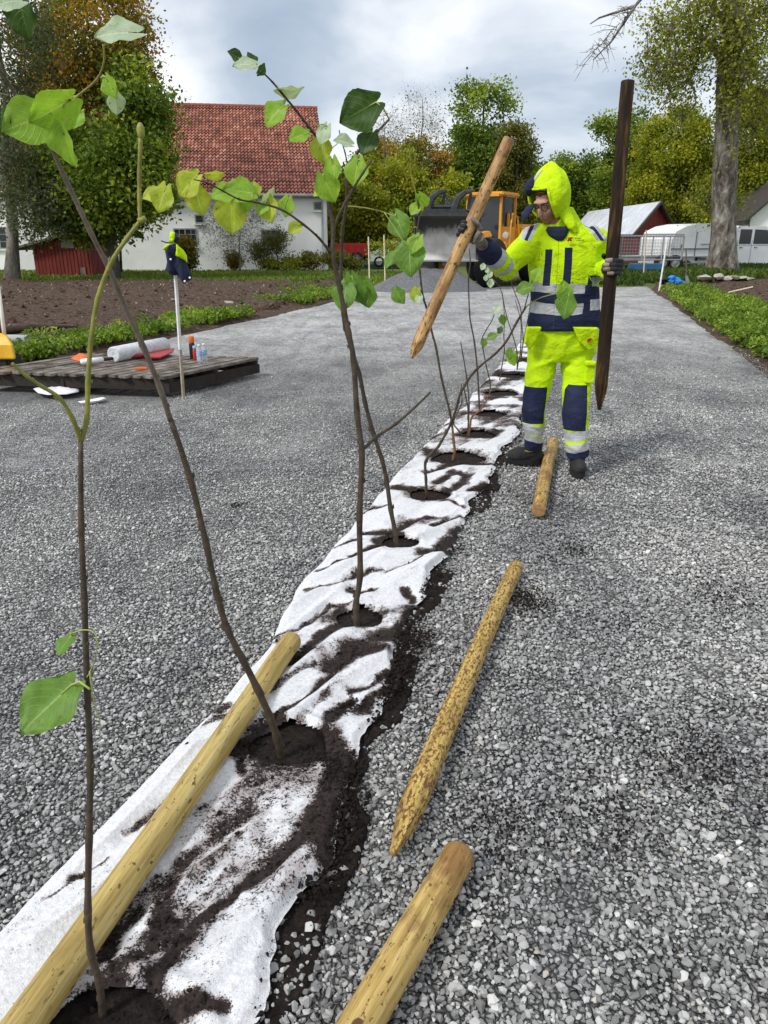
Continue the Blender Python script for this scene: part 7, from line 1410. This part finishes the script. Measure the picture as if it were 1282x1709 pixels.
# machine with yellow cover at the left edge
m_yc = simple('yellow_plastic', (.78, .46, .02), (.62, .34, .015), 4, .4, .1); YK = 8.3; pk = A(8, 600, YK); pk.z = 0
cmp_ = thing('plate_compactor', pk, 'machine with a yellow cover and a black base, cut off by the left edge', 'machine'); c0 = A(4, 585, YK); mb = MB(); mb.rings([[A(u, v, YK + dy) for u, v, dy in L_] for L_ in ([(-26, 600, -.1), (26, 600, -.1), (28, 598, .3), (-26, 598, .3)], [(-24, 575, -.08), (21, 576, -.08), (22, 574, .3), (-24, 574, .3)], [(-20, 560, -.02), (12, 560, -.02), (12, 559, .25), (-20, 559, .25)], [(-14, 556, .03), (3, 556, .03), (3, 556, .2), (-14, 556, .2)])]); o = mb.build('cover', m_yc, cmp_); md = o.modifiers.new('b', 'BEVEL'); md.width = .02; md.segments = 2
mb = MB(); c1 = A(-2, 610, YK); mb.box((c1.x, YK + .1, (c1.z + .02) / 2 + .06), (.28, .34, .24), bev=.02); mb.box((c1.x, YK + .1, .04), (.42, .5, .05), bev=.01); mb.build('base', m_black, cmp_); mb = MB(); mb.tube([A(8, 562, YK + .15), A(3, 525, YK + .2), A(-4, 470, YK + .3)], .022, 8); mb.build('handle', simple('pale_pole', (.78, .74, .66), None, 6, .6), cmp_, True)
pp = A(42, 567, 10.6); m_pvc = simple('pale_pipe', (.62, .66, .66), (.5, .53, .53), 4, .45, 0); mb = MB(); mb.lathe((pp.x - 2.4, 10.9, .14 + 0 * pp.z), [(.085, 0), (.085, 2.40), (.076, 2.40), (.076, 2.2), (.01, 2.19)], 20, Vector((1, -.08, 0))); o = mb.build('drain_pipe', m_pvc, None, True); tag(o, 'pale open plastic pipe lying on the dug earth at the left edge', 'pipe')
q0, q1 = G(8, 552, .10), G(130, 547, .10); mb = MB(); mb.tube([q0 - Vector((.8, 0, 0)), q0, q0.lerp(q1, .4) + Vector((0, 0, .03)), q1], [.07, .065, .055, .03], 8); o = mb.build('log', simple('dark_log', (.06, .038, .026), (.02, .014, .010), 10, .9, .7), None, True); tag(o, 'long dark thin log lying on the dug earth behind the pipe', 'log')
for u, v, s_, lb in ((55, 568, .13, 'pale splintered root piece beside the pipe'), (77, 571, .12, 'pale root stump next to the bright weeds'), (100, 574, .10, 'whitish stone among the weeds by the platform'), (383, 505, .11, 'light grey brick sized stone lying at the edge of the dug earth')):
    rm_ = rockmesh('rubble', m_pale, int(u), .6, 14); rm_.name = 'rubble'; o = link(bpy.data.objects.new('rubble', rm_)); p = G(u, v, .08); o.location = p; o.scale = (s_ * 2.4, s_ * 1.6, s_ * 1.5); o.rotation_euler = (0, .1, u); tag(o, lb, 'stone' if u > 90 else 'wood piece')
# ================================================================== STAKES AND THINGS ROUND THE YARD
m_lath = simple('pale_lath', (.78, .70, .52), (.62, .54, .38), 10, .7, .1)
def lath(u0, v0, u1, v1, Y, label, mat=m_lath, w_=.02):
    a_, b_ = A(u0, v0, Y), A(u1, v1, Y); mb = MB(); mb.tube([a_, b_ - Vector((0, 0, .12))], w_, 4); o = mb.build('marker_stake', mat); return tag(o, label, 'marker stake', 'thin marker stakes round the yard')
lath(615, 395, 617, 473, 23.6, 'left one of the two pale marker stakes at the left end of the gravel heap'); lath(641, 392, 643, 466, 24.3, 'right one of the two pale marker stakes, rising from behind the gravel heap')
lath(1114.6, 396, 1100, 485, 23.9, 'leaning white marker stake at the right corner of the yard', m_wpost, .028); lath(1079, 384, 1075, 450, 27.8, 'pale pinkish marker stake in front of the mesh trailer', simple('pinkish_lath', (.68, .52, .40), None, 10, .7), .028)
mb = MB(); a_, b_ = A(1145, 415, 25.2), A(1146, 470, 25.2); mb.tube([a_, b_.lerp(a_, .2)], .022, 6); o = tag(thing('digging_fork', b_, 'rusty long handled tool stuck upright in the earth beside the blue bag', 'garden tool')); mb.build('handle', simple('rusty_shaft', (.17, .13, .10), (.09, .06, .05), 12, .8), o)
mb = MB(); mb.prism([b_.lerp(a_, .2) + Vector((-.03, 0, 0)), b_.lerp(a_, .2) + Vector((.03, 0, 0)), b_ + Vector((.10, 0, 0)), b_ + Vector((.10, 0, -.25)), b_ + Vector((0, 0, -.15))], (0, .03, 0)); mb.build('blade', m_steel, o)
mb = MB(); p = A(1127, 469, 24.7)
for k in range(9): mb.ell(p + Vector((lr_.uniform(-.25, .25), lr_.uniform(-.1, .1), lr_.uniform(-.06, .10))), (lr_.uniform(.08, .17), .08, lr_.uniform(.04, .09)), (lr_.uniform(-.5, .5), lr_.uniform(-.6, .6), 0), 12, 8)
o = remesh(mb, 'blue_bag', simple('bright_blue_plastic', (.02, .26, .75), (.015, .14, .48), 6, .4, .6), .025, None, 1, disp=wrink(.03, 7)); tag(o, 'crumpled bright blue plastic bag at the corner of the right bed', 'bag')
mb = MB(); p = A(1110, 468, 24.9); 
for k in range(5): mb.ell(p + Vector((lr_.uniform(-.15, .1), lr_.uniform(-.1, .1), lr_.uniform(-.06, .08))), (.14, .09, .09), None, 12, 8)
o = remesh(mb, 'dark_bag', simple('dark_plastic', (.02, .02, .03), None, 6, .5, .6), .025, None, 1, disp=wrink(.03, 7)); tag(o, 'dark plastic bag behind the bright blue one', 'bag')
m_lime = simple('field_stone', (.52, .49, .42), (.28, .26, .22), 5, .9, .7)
for i, (u, v, w_, h_) in enumerate(((1177, 459, .62, .28), (1200, 458, .75, .30), (1213, 461, .5, .26), (1226, 459, .45, .22), (1240, 459, .6, .16), (1250, 461, .3, .14), (1064, 477, .5, .14))):
    rm_ = rockmesh('field_stone', m_lime, 700 + i, .8, 18); o = link(bpy.data.objects.new('field_stone', rm_)); Yq = 26.6 if u > 1100 else 26.0; p = A(u, v + 4, Yq); o.location = p; o.scale = (w_ * 1.0, .45, h_ * 1.0); o.rotation_euler = (.1, 0, i)
    tag(o, ('pale boulder set a little apart at the left of the row', 'largest whitish boulder of the row below the old tree', 'grey boulder right of the largest whitish one', 'small boulder in the middle of the row below the old tree', 'flat pale slab near the right end of the boulder row', 'smallest stone at the right end of the boulder row', 'flat pale stone at the far edge of the gravel beside the upright stake')[i], 'stone', 'stones below the old tree' if i < 6 else None)
mb = MB(); mb.tube([A(1216, 488, 21.3), A(1256, 479, 22.2)], .022, 4); o = mb.build('lath', m_lath); tag(o, 'pale lath lying on the dug earth of the right bed', 'lath')
p = A(1133, 500, 20.2); rt = thing('red_tool', p, 'red tool handle sticking up out of the weeds at the right edge of the yard', 'tool'); mb = MB(); mb.tube([p + Vector((-.02, 0, .14)), p + Vector((.02, -.02, 0)), p + Vector((.03, 0, -.18))], [.07, .085, .04], 8, flat=.5); mb.build('grip', m_red, rt, True); mb = MB(); mb.tube([p + Vector((.05, -.03, .12)), p + Vector((.08, -.03, 0))], .018, 6); mb.build('trim', m_lath, rt)
